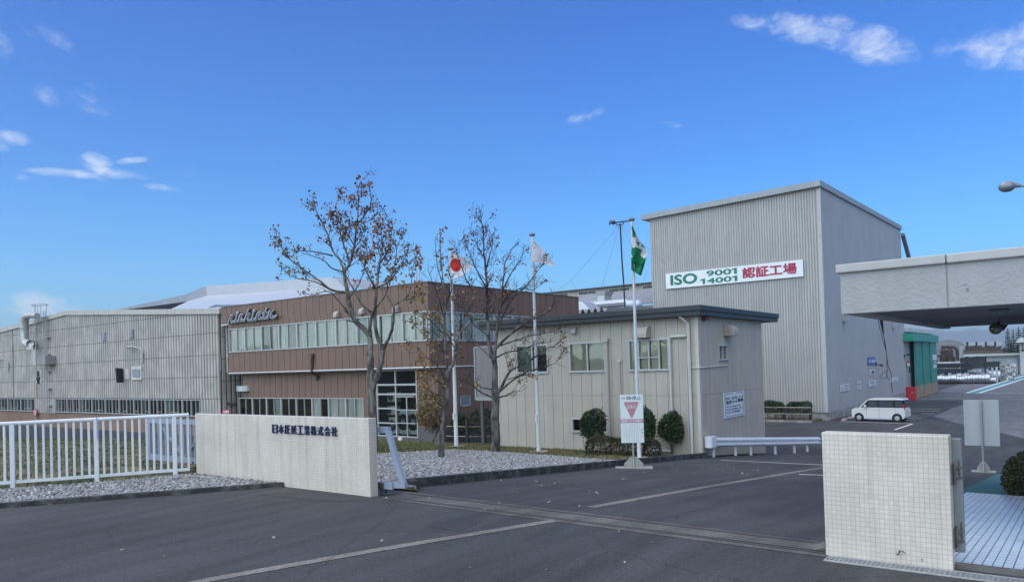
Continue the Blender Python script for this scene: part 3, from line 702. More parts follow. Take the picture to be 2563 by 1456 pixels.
mb.tube([Zb(1350, 250, BY - .06), Zb(1352, 470, BY - .06)], .035, 6); mb.tube([Zb(1440, 520, LY - .1), Zb(1480, 550, LY - .07), Zb(1475, 590, LY - .06)], .04, 6); pb = Zb(1390, 215, BY); mb.box(pb.x - .09, pb.x + .1, BY - .16, BY - .01, pb.z - .12, pb.z + .14)
mb.build('pipe', M('brown_pipe', (.05, .035, .032), .5, .2), brown)
l0, l1 = PX(1152, 1000, BX).y, PX(1178, 1000, BX).y; lz0, lz1 = PX(1165, 1016, BX).z, PX(1165, 989, BX).z
mb = MB(); X = BX - .03; m_louv = M('louvre', (.30, .34, .40), .5, .08)
for a, b, c, d in ((l0, l1, lz1 - .05, lz1), (l0, l1, lz0, lz0 + .05), (l0, l0 + .05, lz0, lz1), (l1 - .05, l1, lz0, lz1)): mb.box(X - .05, X + .03, a, b, c, d)
k = 10
for i in range(k):
    z = lz0 + .05 + (lz1 - lz0 - .1) * i / k; mb.quad((X + .02, l0 + .05, z), (X + .02, l1 - .05, z), (X - .06, l1 - .05, z + .075), (X - .06, l0 + .05, z + .075))
mb.build('louvre', m_louv, brown, fix=False)
mb = MB(); mb.box(X - .3, X - .2, l0, l1, lz0, lz1); mb.build('louvre_back', m_dark, brown)
p = PY(1005, 1100, LY); mb = MB(); mb.box(p.x - .12, p.x + .12, LY - .16, LY - .03, p.z - .16, p.z + .14); mb.build('socket_box', m_white, brown, bevel=.01)

# condensing units standing behind the glazing
def ac_unit(label, a, zb, w=.82, hh=.6, y=LY + .75, stand=.0):
    t = thing('air_conditioner_unit', label, 'air conditioner', (a, y, zb), group='outdoor units behind the glazing')
    m1 = M('ac_casing', (.58, .575, .54), .5, .05); b = MB(); b.box(a - w / 2, a + w / 2, y, y + .32, zb + stand, zb + stand + hh); b.build('casing', m1, t, bevel=.015)
    f = MB(); zc = zb + stand + hh * .5; xc = a - w * .16; r_ = hh * .38
    f.lathe([(r_, -.012), (r_, .004), (r_ * .9, .004), (r_ * .9, -.012)], (xc, y, zc), 24, 'y'); f.lathe([(.0, -.012), (r_ * .3, -.012), (r_ * .3, .0)], (xc, y, zc), 16, 'y')
    for i in range(12):
        an = i * math.pi / 6; f.bar((xc, y - .008, zc), (xc + r_ * math.cos(an), y - .008, zc + r_ * math.sin(an)), .012, .01)
    f.build('fan_grille', M('ac_grille', (.25, .25, .24), .5, .1), t)
    d = MB(); d.lathe([(0, -.002), (r_ * .9, -.002)], (xc, y, zc), 24, 'y'); d.build('fan_opening', m_dark, t)
    if stand:
        s = MB()
        for dx in (-w / 2 + .06, w / 2 - .06):
            for dy in (.03, .29): s.box(a + dx - .02, a + dx + .02, y + dy - .02, y + dy + .02, zb, zb + stand)
        s.build('stand', m_steel, t)
zf = gzB + .08
A_ = lambda u: PY(u, 1060, LY + .75).x
ac_unit('small outdoor unit topmost of the left stack behind the glazing', A_(983), zf + 1.78, .8, .55)
ac_unit('wide outdoor unit in the middle of the left stack behind the glazing', A_(979), zf + 1.0, .86, .5, stand=.05)
ac_unit('tall outdoor unit on the floor below the left stack', A_(985), zf, .82, .92)
ac_unit('tall outdoor unit with round fan behind the right hand glass door', A_(1013), zf, .82, 1.35)
ac_unit('narrow grey outdoor unit beside the right edge of the glazing', A_(1036), zf, .55, 1.36)

# script sign on the parapet
sg = thing('script_sign', 'silver script letters reading nichiatu on the brown parapet', 'sign', tuple(PY(630, 800, BY)))
Zn = lambda zx, zy, y: PY(540.1 + .08677 * zx, 749.8 + .08677 * zy, y)
STROKES = [[(362, 652), (395, 575), (438, 468)], [(400, 570), (440, 490), (470, 468), (482, 500), (445, 600), (452, 640), (560, 628), (700, 605), (840, 590)],
           [(620, 438), (590, 520), (572, 600), (585, 618)], [(765, 470), (760, 440), (715, 435), (692, 480), (668, 580), (690, 605)], [(765, 465), (745, 515)],
           [(942, 285), (900, 420), (852, 560), (838, 592)], [(880, 530), (925, 430), (962, 410), (972, 440), (928, 560), (940, 588), (1060, 575), (1175, 556)],
           [(1092, 385), (1065, 470), (1045, 560)], [(1298, 375), (1235, 382), (1195, 430), (1165, 530), (1185, 556), (1215, 500), (1275, 450), (1298, 380), (1250, 520), (1255, 545), (1380, 532), (1520, 512)],
           [(1458, 262), (1415, 400), (1385, 520)], [(1362, 402), (1470, 372)], [(1552, 345), (1510, 470), (1530, 508), (1580, 450), (1645, 330), (1600, 470), (1600, 508), (1722, 490), (1738, 468)]]
def stroke_mesh(w, y, d):
    mb = MB()
    for st in STROKES:
        pts = [Zn(a, b, y) for a, b in st]
        for p, q in zip(pts[:-1], pts[1:]): mb.bar(p, q, w, d, up=(0, 1, 0))
        for p in pts: mb.lathe([(0, -d / 2 - .001), (w / 2, -d / 2 - .001), (w / 2, d / 2 + .001), (0, d / 2 + .001)], p, 10, 'y')
    for cx_, cy_ in ((622, 395), (1100, 338)):
        c = Zn(cx_, cy_, y); mb.lathe([(0, -d / 2 - .001), (w * .75, -d / 2 - .001), (w * .75, d / 2 + .001), (0, d / 2 + .001)], c, 14, 'y')
    return mb
stroke_mesh(.165, BY - .22, .03).build('letter_edge', M('letter_edge', (.72, .72, .72), .3, .05, metal=.3), sg)
stroke_mesh(.10, BY - .25, .03).build('letter_face', M('letter_face', (.11, .115, .17), .35, .1, metal=.3), sg)
stroke_mesh(.17, BY - .12, .17).build('letter_body', m_black, sg)

# roof aerials
def aerial(label, u, vt, vb, y, items):
    t = thing('roof_aerial', label, 'antenna', tuple(PY(u, vb, y)), group='antennas on the roofs')
    mb = MB(); mb.tube([PY(u, vb, y), PY(u, vt, y)], .025, 6); mb.build('mast', m_steel, t)
    e = MB()
    for a, b, w in items: e.tube([PY(*a, y), PY(*b, y)], w, 5)
    e.build('element', m_steel, t)
aerial('thin grey aerial on the brown parapet beside the leafy tree', 1042, 640, 735, 29.5, [((1037, 647), (1062, 646), .02), ((1043, 690), (1062, 677), .018), ((1043, 689), (1066, 685), .012), ((1049, 650), (1050, 735), .015)])
# ================================================================ long ribbed factory on the left
FY = BY + .15
fac = thing('ribbed_factory', 'long pale ribbed sheet factory with a low gable and a duct over its eave', 'building', (-66, FY + 5, -3))
m_rib = M('ribbed_sheet', (.40, .385, .355), .75, .06, .8, .1, 20, col2=(.45, .435, .40), streak=.12); m_groove = M('groove_dark', (.17, .15, .14), .85, .25, 1.5, streak=.3)  # second, darker tone for the groove floors of the sheet
m_lap = M('sheet_lap', (.16, .145, .125), .85, .25, 3)
FXR = PY(553, 1000, FY).x; FXL = -112.0
rx, rz = PY(168, 786, FY).x, PY(168, 786, FY).z; rr = PY(545, 783, FY).z
def ftop(x): return rz - (x - rx) * (rz - rr) / (FXR - rx) if x > rx else rz - (rx - x) * (rz - PY(0, 831, FY).z) / (rx - PY(0, 831, FY).x)
fwin_t, fwin_b = PY(300, 997, FY).z, PY(300, 1036, FY).z
w1a, w1b = PY(139, 1010, FY).x, PY(501, 1010, FY).x; w0b = PY(87, 1010, FY).x
fs_ = MB()
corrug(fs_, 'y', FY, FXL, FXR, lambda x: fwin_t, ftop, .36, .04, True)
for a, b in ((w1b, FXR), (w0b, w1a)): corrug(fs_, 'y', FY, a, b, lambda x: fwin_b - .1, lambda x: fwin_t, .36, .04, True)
wallx = FXR - .02
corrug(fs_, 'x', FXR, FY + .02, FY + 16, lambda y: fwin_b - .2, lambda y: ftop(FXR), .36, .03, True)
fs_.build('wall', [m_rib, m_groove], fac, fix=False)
lp = MB()
for k in range(1, 7):
    z = fwin_t + .02 + (k - 1) * 1.5 if k > 1 else fwin_t + .02
    x0, x1 = FXL, FXR
    if z > ftop(FXR): x1 = rx + (FXR - rx) * max(0.02, (rz - z) / (rz - rr))
    if z > ftop(-85): x0 = rx - 14 * max(.02, (rz - z) / (rz - ftop(rx - 14)))
    if x1 - x0 > 1: lp.box(x0, x1, FY - .043, FY - .02, z - .022, z + .022)
for u in (34, 92): 
    x = PY(u, 900, FY).x; lp.box(x - .09, x + .09, FY - .05, FY - .02, fwin_t, ftop(x))
for k in range(3): lp.box(FXR + .02, FXR + .04, FY, FY + 15, fwin_t + 1.5 * k + 1.2, fwin_t + 1.5 * k + 1.25)
lp.build('sheet_lap', m_lap, fac)
fp = MB(); m_fplinth = M('rust_plinth', (.235, .145, .105), .85, .15, .9, .2, 20, streak=.12); m_fbase = M('dark_base', (.072, .074, .078), .9, .2, .6, .2, 20, streak=.2)
fmid = PY(300, 1078, FY).z
fp.box(FXL, FXR - .05, FY + .03, FY + .2, fmid, fwin_b - .06); fp.build('plinth', m_fplinth, fac)
fp = MB(); fp.box(FXL, FXR - .03, FY - .04, FY + .22, -4.6, fmid); fp.build('footing', m_fbase, fac)
# verge trim and roof
def verge(mb, x0, x1, y0, y1, off, hh):
    za, zb = ftop(x0) + off, ftop(x1) + off
    mb.add([(x0, y0, za), (x1, y0, zb), (x1, y1, zb), (x0, y1, za), (x0, y0, za + hh), (x1, y0, zb + hh), (x1, y1, zb + hh), (x0, y1, za + hh)], [(0, 3, 2, 1), (4, 5, 6, 7), (0, 1, 5, 4), (1, 2, 6, 5), (2, 3, 7, 6), (3, 0, 4, 7)])
v = MB(); 
for a, b in ((FXL, rx - .01), (rx + .01, FXR + .25)): verge(v, a, b, FY - .16, FY + .35, -.08, .38)
v.build('verge', M('verge_trim', (.47, .45, .41), .7, .1, 2, streak=.12), fac)
v = MB()
for a, b in ((FXL, rx - .01), (rx + .01, FXR + .2)): verge(v, a, b, FY + .36, FY + 40, -.02, .1)
v.build('roof', M('grey_roof', (.35, .36, .37), .6, .1, 1), fac)
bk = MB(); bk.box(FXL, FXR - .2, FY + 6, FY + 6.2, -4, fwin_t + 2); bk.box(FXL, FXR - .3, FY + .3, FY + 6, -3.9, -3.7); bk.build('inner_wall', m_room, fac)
bay = (w1b - w1a) / 10
for i in range(10): window(fac, 'y', FY, w1a + i * bay + .01, w1a + (i + 1) * bay - .01, fwin_b, fwin_t - .03, 4, 2, .06, .03, seed=100 + i, glassm=m_glass_dark, room=[m_room2, m_room, m_room2][i % 3], screen=[(1,), (0, 3), (2,), (1, 2), (3,)][i % 5], rail_at=.22, back=1.5, curt=.22)
bay = 3.2; 
for i in range(4): window(fac, 'y', FY, w0b - (i + 1) * bay + .01, w0b - i * bay - .01, fwin_b, fwin_t - .03, 4, 2, .06, .03, seed=120 + i, glassm=m_glass_dark, room=m_room, screen=(1, 2), rail_at=.22, back=1.5, curt=.3)
# louvres, hoods and plates on the wall
Zf = lambda zx, zy, y=FY: PY((.37783 * zx) * .63542, (1150 + .37783 * zy) * .63542, y)
def wall_rect(mb, z0, z1, o0, o1, y=FY):
    a, b = Zf(*z0, y), Zf(*z1, y); mb.box(a.x, b.x, y - o0, y - o1, b.z, a.z); return a.x, b.x, b.z, a.z
for c in (((1076, 420), (1114, 505)), ((1358, 388), (1400, 478)), ((1400, 805), (1478, 888))):
    mb = MB(); a, b, zb_, zt_ = wall_rect(mb, *c, .12, .0); mb.build('vent_louvre', M('louvre_grey', (.27, .27, .26), .6, .1), fac)
    s = MB(); k = 9
    for i in range(k):
        z = zb_ + .06 + (zt_ - zb_ - .1) * i / k; s.box(a + .08, b - .08, FY - .15, FY - .12, z, z + .045)
    s.build('louvre_slat', m_louv, fac)
mb = MB(); wall_rect(mb, (1385, 775), (1490, 803), .15, .0); wall_rect(mb, (1388, 890), (1488, 912), .14, .0); wall_rect(mb, (1388, 804), (1399, 889), .13, 0); wall_rect(mb, (1479, 804), (1488, 889), .13, 0)
pass
mb.build('louvre_surround', M('cover_plate', (.55, .54, .52), .6, .1, 2, streak=.15), fac)
for c0_, c1_, o_ in (((1310, 800), (1352, 905), .08), ((384, 822), (434, 945), .07), ((345, 600), (382, 760), .07), ((287, 560), (355, 598), .07)):
    mb = MB(); wall_rect(mb, c0_, c1_, o_, 0); mb.build('cover_plate', M('cover_plate', ()), fac)
mb = MB(); p = Zf(408, 888); mb.ball((p.x, FY - .08, p.z), .42, .04, .62, 18, 8); mb.build('fan_opening', m_dark, fac); mb = MB(); p = Zf(1325, 860); mb.add([(p.x - .5, FY - .6, p.z - .6), (p.x - .6, FY - .62, p.z + .55), (p.x - .45, FY - .09, p.z + .5), (p.x - .4, FY - .09, p.z - .6), (p.x - .3, FY - .58, p.z - .6), (p.x - .4, FY - .6, p.z + .55)], [(0, 1, 5, 4), (0, 3, 2, 1), (1, 2, 5), (4, 5, 2, 3), (0, 4, 3)])
mb.build('fan_flap', m_dark, fac)
mb = MB(); a, b = Zf(505, 668), Zf(580, 750); mb.box(a.x + .2, b.x + .2, FY - .9, FY - .01, b.z, a.z); mb.build('wall_hood', M('hood_grey', (.25, .25, .24), .6, .12), fac)
mb = MB(); mb.box(a.x + .18, a.x + .21, FY - .8, FY - .1, b.z + .1, a.z - .1); mb.build('hood_opening', m_dark, fac)
m_stain = M('rust_stain', (.33, .285, .225), .85, .25, 2, streak=.3)
# exhaust duct
m_duct = M('duct_steel', (.50, .50, .48), .45, .14, 2, metal=.35, streak=.25)
mb = MB(); yd_ = FY - 1.0
cx0 = Zf(256, 400).x
ptsd = [Vector((Zf(330, 535).x, FY - .1, Zf(330, 535).z)), Vector((Zf(300, 538).x, yd_ + .2, Zf(300, 538).z)), Vector((cx0 + .35, yd_, Zf(0, 535, yd_).z)), Vector((cx0, yd_, Zf(256, 500, yd_).z)), Vector((cx0, yd_, Zf(256, 290, yd_).z)), Vector((cx0 + .3, yd_, Zf(275, 250, yd_).z)), Vector((cx0 + .8, yd_, Zf(310, 240, yd_).z)), Vector((Zf(390, 245, yd_).x, yd_, Zf(390, 245, yd_).z))]
ptsd = [Zf(345, 535, FY - .1), Zf(310, 538, yd_), Zf(275, 530, yd_), Zf(258, 500, yd_), Zf(255, 400, yd_), Zf(255, 290, yd_), Zf(265, 260, yd_), Zf(290, 245, yd_), Zf(320, 242, yd_), Zf(388, 246, yd_)]
mb.tube(ptsd, [.30, .32, .34, .34, .34, .34, .33, .30, .27, .25], 14); 
for q in (500, 372, 290): 
    c = Zf(256, q, yd_); mb.lathe([(.34, -.05), (.39, -.05), (.39, .05), (.34, .05)], c, 16, 'z')
mb.build('exhaust_duct', m_duct, fac, smooth=True)
# ladder with its cage
mb = MB(); yl = FY - .35
xa, xb = Zf(460, 700, yl).x, Zf(478, 700, yl).x + .12
zt, zb0 = Zf(460, 265, yl).z, Zf(490, 1280, yl).z
for x in (xa, xa + .42): mb.tube([(x, yl, zb0), (x, yl, zt + .6)], .03, 5)
z = zb0 + .3
while z < zt: mb.tube([(xa, yl, z), (xa + .42, yl, z)], .015, 4); z += .33
for q in (470, 648, 828, 1005, 1182): 
    z = Zf(490, q, yl).z; mb.box(xa - .05, xa + .75, yl, FY, z - .03, z + .03)
for q in (372, 500, 628, 752, 882):
    z = Zf(430, q, yl).z; mb.tube([(xa + .45, yl, z)] + [(xa + .2 - .75 * math.sin(t), yl - .15 - .55 * math.cos(t) * 1 + .0, z) for t in (-.35, 0, .4, .8, 1.2)] + [(xa - .05, yl, z)], .022, 4)
zt2 = Zf(440, 140, yl).z
for x, y in ((xa - .5, yl - .2), (xa - .2, yl - .6), (xa + .2, yl - .7), (xa + .45, yl - .4), (xa + .6, yl)): mb.tube([(x, y, Zf(430, 882, yl).z), (x, y, zt), (x * 1 + (x - xa - .1) * .35, y, zt2)], .022, 4)
ring = [(xa + .1 + 1.0 * math.cos(t), yl - .3 + .55 * math.sin(t), zt2) for t in [i * math.pi / 8 for i in range(17)]]
mb.tube(ring, .035, 5); ring = [(xa + .1 + .7 * math.cos(t), yl - .3 + .45 * math.sin(t), zt) for t in [i * math.pi / 8 for i in range(17)]]; mb.tube(ring, .03, 5)
mb.build('caged_ladder', M('ladder_steel', (.36, .37, .38), .5, .1), fac)
def wall_light(label, pts, head):
    t = thing('wall_street_lamp', label, 'lamp', tuple(Zf(*pts[0])), group='gooseneck lamps on the factory wall')
    mb = MB(); y = FY - .1; n = len(pts)
    mb.tube([Zf(*p, FY - .1 - .06 * i) for i, p in enumerate(pts)], .045, 6); b = Zf(*pts[0]); mb.box(b.x - .08, b.x + .2, FY - .14, FY - .02, b.z - .35, b.z + .4); mb.build('arm', m_steel, t)
    e = Zf(*pts[-1], FY - .1 - .06 * (n - 1)); h = MB(); h.ball((e.x - .25, e.y, e.z - .05), .42, .15, .11, 12, 6); h.build('lamp_head', M('lamp_grey', (.33, .34, .35), .4, .1), t, smooth=True)
wall_light('gooseneck lamp above the square louvre on the ribbed wall', [(1492, 690), (1490, 640), (1475, 600), (1450, 583), (1400, 572), (1360, 566)], None)
wall_light('gooseneck lamp cut by the left edge of the ribbed wall', [(92, 790), (84, 740), (70, 712), (50, 698), (20, 692), (-20, 688)], None)
# warning signs on the factory
sgn = thing('warning_sign', 'red fire warning sign at the end of the ribbed factory wall', 'sign', tuple(PY(565, 1031, FY - .1)))
a, b = PY(557, 1024, FY - .1), PY(575, 1035, FY - .1); mb = MB(); mb.box(a.x, b.x, FY - .13, FY - .1, b.z, a.z); mb.build('board', M('red_sign', (.42, .035, .05), .5, .1), sgn)
text('火気厳禁', m_sign, 'lettering', sgn, width=(b.x - a.x) * .86, height=(a.z - b.z) * .6, origin=(a.x + (b.x - a.x) * .07, FY - .131, b.z + (a.z - b.z) * .2), bold=.012)
sgn = thing('round_sign', 'round red and white prohibition sign behind the fence rail', 'sign', tuple(PY(88, 1030, FY - .2)))
c = PY(88, 1031, FY - .2); r_ = 9.8 * depth_of(c) / F_
mb = MB(); mb.lathe([(0, -.02), (r_, -.02), (r_, .02)], c, 28, 'y'); mb.build('disc', m_sign, sgn); mb = MB(); mb.lathe([(r_ * .72, -.025), (r_ * 1.01, -.025), (r_ * 1.01, .02)], c, 28, 'y'); mb.build('red_ring', M('sign_red', (.45, .04, .05), .5, .1), sgn)
mb = MB(); mb.box(c.x - .12, c.x + .12, c.y - .026, c.y - .021, c.z - r_ * .5, c.z + r_ * .5); mb.build('bar', M('sign_red', ()), sgn)
mb = MB(); mb.tube([(c.x, c.y + .06, c.z), (c.x, c.y + .06, gz(c.x, c.y))], .04, 6); mb.build('post', m_steel, sgn)
# alley between the blocks
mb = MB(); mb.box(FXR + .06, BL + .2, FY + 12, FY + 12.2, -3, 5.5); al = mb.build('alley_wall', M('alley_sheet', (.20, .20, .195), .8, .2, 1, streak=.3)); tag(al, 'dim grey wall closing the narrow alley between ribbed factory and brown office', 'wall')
dr = thing('alley_door', 'small wooden framed door at the foot of the brown office alley', 'door', (BL + 1.2, BY + 2.0, -2.6))
m_wood = M('door_wood', (.36, .24, .13), .6, .15)
a, b = PY(576, 1018, BY + 2.0), PY(589, 1060, BY + 2.0)
mb = MB(); mb.box(a.x - .1, b.x + .6, BY + 2.0, BY + 2.06, -2.7, a.z); mb.build('panel', m_dark, dr); mb = MB(); mb.box(a.x - .14, a.x, BY + 1.96, BY + 2.07, -2.7, a.z + .08); mb.box(a.x, b.x + .6, BY + 1.96, BY + 2.07, a.z, a.z + .08); mb.build('frame', m_wood, dr)
pp = thing('alley_pipe', 'dark pipes crossing the alley beside the brown office', 'pipe', (BL + .2, BY + 3, 0)); mb = MB()
mb.tube([PY(548, 1003, BY + .5), PY(566, 1009, BY + .6), PY(590, 1011, BY + .9)], .09, 7); mb.tube([PY(566, 950, BY + 2), PY(592, 953, BY + 2)], .08, 7); mb.tube([PY(566, 944, BY + 2), PY(592, 946, BY + 2)], .05, 7); mb.build('pipe', m_black, pp)

# ================================================================ white roofed hall behind the brown office
hall = thing('white_roof_hall', 'big hall with a pale metal roof rising behind the brown office', 'building', (-70, 90, -2))
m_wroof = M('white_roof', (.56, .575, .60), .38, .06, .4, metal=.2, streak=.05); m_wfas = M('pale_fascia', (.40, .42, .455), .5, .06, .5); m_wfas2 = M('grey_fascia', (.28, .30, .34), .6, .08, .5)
HY = 95.0
Zh = lambda zx, zy, y: PY((.65232 * zx) * .63542, (1100 + .65232 * zy) * .63542, y)
T1, T2 = PY(515, 716, HY), PY(838, 693, HY); B1, B2 = PY(519, 740, HY), PY(860, 718, HY)
L0 = PY(292, 774, HY); LA, LB = PY(463, 737, HY), PY(470, 754, HY)
dv = Vector((0, 14, 0))
# monitor along the ridge with its sloping ends
mb = MB(); mb.add([T1, T2, B2, B1, T1 + dv, T2 + dv, B2 + dv, B1 + dv], [(0, 3, 2, 1), (0, 1, 5, 4), (1, 2, 6, 5)]); mb.build('monitor', m_wfas, hall, fix=False)
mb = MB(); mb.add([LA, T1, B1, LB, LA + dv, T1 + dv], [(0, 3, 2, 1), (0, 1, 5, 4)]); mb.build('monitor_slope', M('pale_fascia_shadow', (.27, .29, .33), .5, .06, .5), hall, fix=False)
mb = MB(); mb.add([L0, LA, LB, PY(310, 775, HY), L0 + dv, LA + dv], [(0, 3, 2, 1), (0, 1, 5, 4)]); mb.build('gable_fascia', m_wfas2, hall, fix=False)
# roof slope falling towards the viewer, its skylight strip and standing seams
EY = 78.0; E0, E1 = PY(400, 786, EY), PY(900, 746, EY); R0, R1 = B1 + Vector((0, -.05, 0)), B2 + Vector((1.0, -.05, 0)); S0 = LB + Vector((0, -.05, 0))
def slope(s, t, up=0): return (E0.lerp(E1, s)).lerp(R0.lerp(R1, s), t) + Vector((0, 0, up))
mb = MB(); mb.add([S0, R0, R1, E1, E0], [(0, 4, 1), (1, 4, 3, 2)]); mb.build('roof', m_wroof, hall, fix=False)
mb = MB()
for i in range(5):
    t_ = .5 + i * .1; mb.bar(slope(.08, t_, .06), slope(.99, t_, .06), .16, .10)
mb.build('roof_seam', m_wfas, hall)
mb = MB(); nsk = 26
for i in range(nsk):
    s0, s1 = .26 + .56 * i / nsk, .26 + .56 * (i + .82) / nsk
    mb.add([slope(s0, .14, .08), slope(s1, .14, .08), slope(s1 + .012, .44, .08), slope(s0 + .012, .44, .08)], [(0, 1, 2, 3)])
mb.build('skylight', M('skylight', (.10, .125, .13), .35, .15, .6), hall, fix=False)
mb = MB(); mb.box(E0.x, E1.x, EY + .3, EY + .5, -3, min(E0.z, E1.z) - .05); mb.build('wall', M('hall_wall', (.36, .36, .36), .7, .1, .6), hall)

# ================================================================ two storey cream office by the drive
OX, OY, OL, OB = -10.56, 25.1, -19.6, 31.95
off = thing('cream_office', 'cream panelled office with a flat dark grey roof beside the drive', 'building', (-15, 28, -1.6))
m_cream = M('cream_panel', (.44, .40, .335), .65, .06, 1.2, .12, 120, streak=.10)
m_creams = M('cream_seam', (.25, .23, .20), .8, .1)
OT = 3.79
Zo = lambda zx, zy: PY((1850 + .34343 * zx) * .63542, (1200 + .34343 * zy) * .63542, OY)
def oz(a, b, c, d):
    p, q = Zo(a, b), Zo(c, d); return (p.x, q.x, q.z, p.z)
def level(l, pts):  # window heads and sills are level: average the two ends
    return l
W1 = (Zo(545, 470).x, Zo(903, 470).x, 1.53, 3.08); 
zs = [Zo(1145, 435).z, Zo(1550, 420).z, Zo(1825, 402).z, Zo(2285, 380).z]; zb_ = [Zo(1150, 778).z, Zo(1560, 770).z, Zo(1830, 762).z, Zo(2295, 750).z]
wt, wb = sum(zs) / 4, sum(zb_) / 4
W1 = (Zo(532, 600).x, Zo(900, 600).x, wb, wt); W2 = (Zo(1140, 600).x, Zo(1556, 600).x, wb, wt); W3 = (Zo(1820, 600).x, Zo(2290, 600).x, wb, wt)
Zp = lambda zx, zy: PY((1700 + .7210 * zx) * .63542, (850 + .7210 * zy) * .63542, OY)
W4 = (Zp(765, 1140).x, Zp(962, 1140).x, Zp(865, 1183).z, Zp(865, 1104).z)
sj = .93
Zs = lambda zx, zy: PX((2700 + .35714 * zx) * .63542, (1180 + .35714 * zy) * .63542, OX)
sw = (Zs(362, 580).y, Zs(460, 580).y, Zs(410, 668).z, Zs(410, 497).z)
mb = MB(); wall_panels(mb, 'y', OY, OL, OX, -1.22, OT, .46, .013, [W1, W2, W3, W4], zjoints=(sj,))
wall_panels(mb, 'x', OX, OY + .02, OB, -2.4, OT, .46, .013, [sw], zjoints=(sj,)); mb.build('wall', [m_cream, m_creams], off)
mb = MB(); mb.box(OL, OX + .012, OY - .012, OY - .001, -1.27, -1.22); mb.box(OX - .11, OX + .014, OY - .014, OY - .001, -1.22, OT); mb.box(OX + .001, OX + .014, OY, OY + .12, -1.22, OT); mb.box(OL - .02, OL + .05, OY - .02, OY - .001, -1.22, OT)
mb.build('corner_trim', M('cream_trim', (.50, .47, .41), .5, .06), off)
mb = MB(); mb.box(OL, OX - .02, OY + .03, OB, -2.9, -1.271); mb.build('footing', m_conc, off)
mb = MB(); mb.box(OL + .01, OL + .2, OY + .24, OB, -1.25, OT); mb.box(OL + .01, OX - .24, OB - .2, OB, -1.25, OT); mb.build('rear_wall', m_cream, off)
m_oroof = M('dark_fascia', (.030, .035, .042), .5, .1, 2); RX = OX + .30
mb = MB(); mb.box(OL - .75, RX, OY - .42, OB + 1.5, OT + .14, OT + .33); mb.box(OL - .70, RX - .05, OY - .37, OB + 1.45, OT - .03, OT + .139); mb.build('roof', m_oroof, off, bevel=.012)
window(off, 'y', OY, *W1, 2, 0, .06, .035, seed=201, room=m_room2, blind=(0,), glassm=m_glass_dark, mid=.05)
window(off, 'y', OY, *W2, 2, 0, .06, .035, seed=202, room=m_room2, blind=(0, 1), mid=.05)
window(off, 'y', OY, *W3, 4, 0, .06, .035, seed=203, room=m_room2, curt=None, blind=(0, 1, 2, 3), screen=(1, 2), rail_at=.42, mid=.05)
window(off, 'y', OY, *W4, 2, 0, .06, .035, seed=204, room=m_dark, glassm=m_glass_dark, mid=.05)
window(off, 'x', OX, *sw, 2, 0, .05, .03, seed=205, room=m_room2, curt=1, glassm=m_glass_side)
# hoods
m_ohood = M('cream_hood', (.36, .33, .29), .5, .1, 4, streak=.15)
mb = MB(); p = Zo(2000, 345); hood(mb, 'y', OY, p.x, p.z - .12, .56, .46, .42); mb.build('vent_hood', m_ohood, off, bevel=.02)
mb = MB(); p = Zo(1207, 290); hood(mb, 'y', OY, p.x, p.z - .14, .2, .26, .18); mb.build('vent_hood', m_hood, off, bevel=.02)
mb = MB(); p = Zs(428, 380); hood(mb, 'x', OX, p.y + .15, p.z - .08, .52, .46, .42); mb.build('vent_hood', m_ohood, off, bevel=.02)
# pipes and conduits
m_pipe = M('cream_pipe', (.40, .37, .33), .5, .06); m_pipew = M('pale_pipe', (.52, .51, .48), .5, .06)
Zq = lambda zx, zy: PY((2500 + .80351 * zx) * .63542, (680 + .80351 * zy) * .63542, OY)
def pipe(pts, r, mat, name='downpipe'):
    mb = MB(); mb.tube(pts, r, 8); mb.build(name, mat, off, smooth=True)
def fo(p, d=.08): return Vector((p.x, OY - d, p.z))
x = Zo(1585, 800).x; pipe([(x, OY - .09, Zo(1585, 388).z), (x, OY - .09, -1.2)], .075, m_pipe); mb = MB(); mb.box(x - .11, x + .11, OY - .2, OY - .01, Zo(1585, 430).z, Zo(1585, 385).z); mb.build('pipe_head', m_pipe, off, bevel=.02)
x = Zo(2315, 800).x; zt = Zo(2320, 365).z; x2 = Zq(255, 800).x; pipe([(x2, OY - .08, zt), (x + .05, OY - .08, zt), (x, OY - .08, zt - .06), (x, OY - .08, -1.02), (x - .05, OY - .08, -1.08), (x - .8, OY - .08, -1.08)], .05, m_pipew)
x = Zq(270, 900).x; pipe([(x - .22, OY - .3, OT - .02), (x, OY - .09, OT - .3), (x, OY - .09, -1.2)], .06, m_pipew)
x = Zo(1722, 640).x; pipe([(x, OY - .05, Zo(1722, 630).z), (x, OY - .05, Zo(1735, 1180).z)], .025, m_pipe, 'conduit')
mb = MB(); mb.box(x - .06, x + .06, OY - .1, OY - .005, Zo(1722, 655).z, Zo(1722, 625).z); mb.box(x - .05, x + .05, OY - .09, OY - .005, Zo(1735, 1182).z, Zo(1735, 1150).z); mb.build('junction_box', m_pipew, off)
xx = Zq(258, 1000).x; zc = Zs(150, 748).z; pipe([(xx, OY - .05, -1.2), (xx, OY - .05, zc), (OX - .02, OY - .05, zc), (OX + .04, OY + .02, zc), (OX + .04, Zs(455, 722).y, zc + .03)], .022, m_pipew, 'conduit')
mb = MB(); p = Zs(187, 198); mb.lathe([(0, .0), (.13, 0), (.13, .08), (.08, .14), (0, .16)], (OX, p.y, p.z), 14, 'x'); mb.build('alarm_bell', M('alarm_red', (.16, .02, .02), .4, .1), off)
mb = MB(); p = Zs(232, 203); mb.lathe([(0, .0), (.075, 0), (.075, .1), (0, .13)], (OX, p.y, p.z), 14, 'x'); mb.build('alarm_lamp', M('alarm_grey', (.22, .22, .20), .4, .1), off)
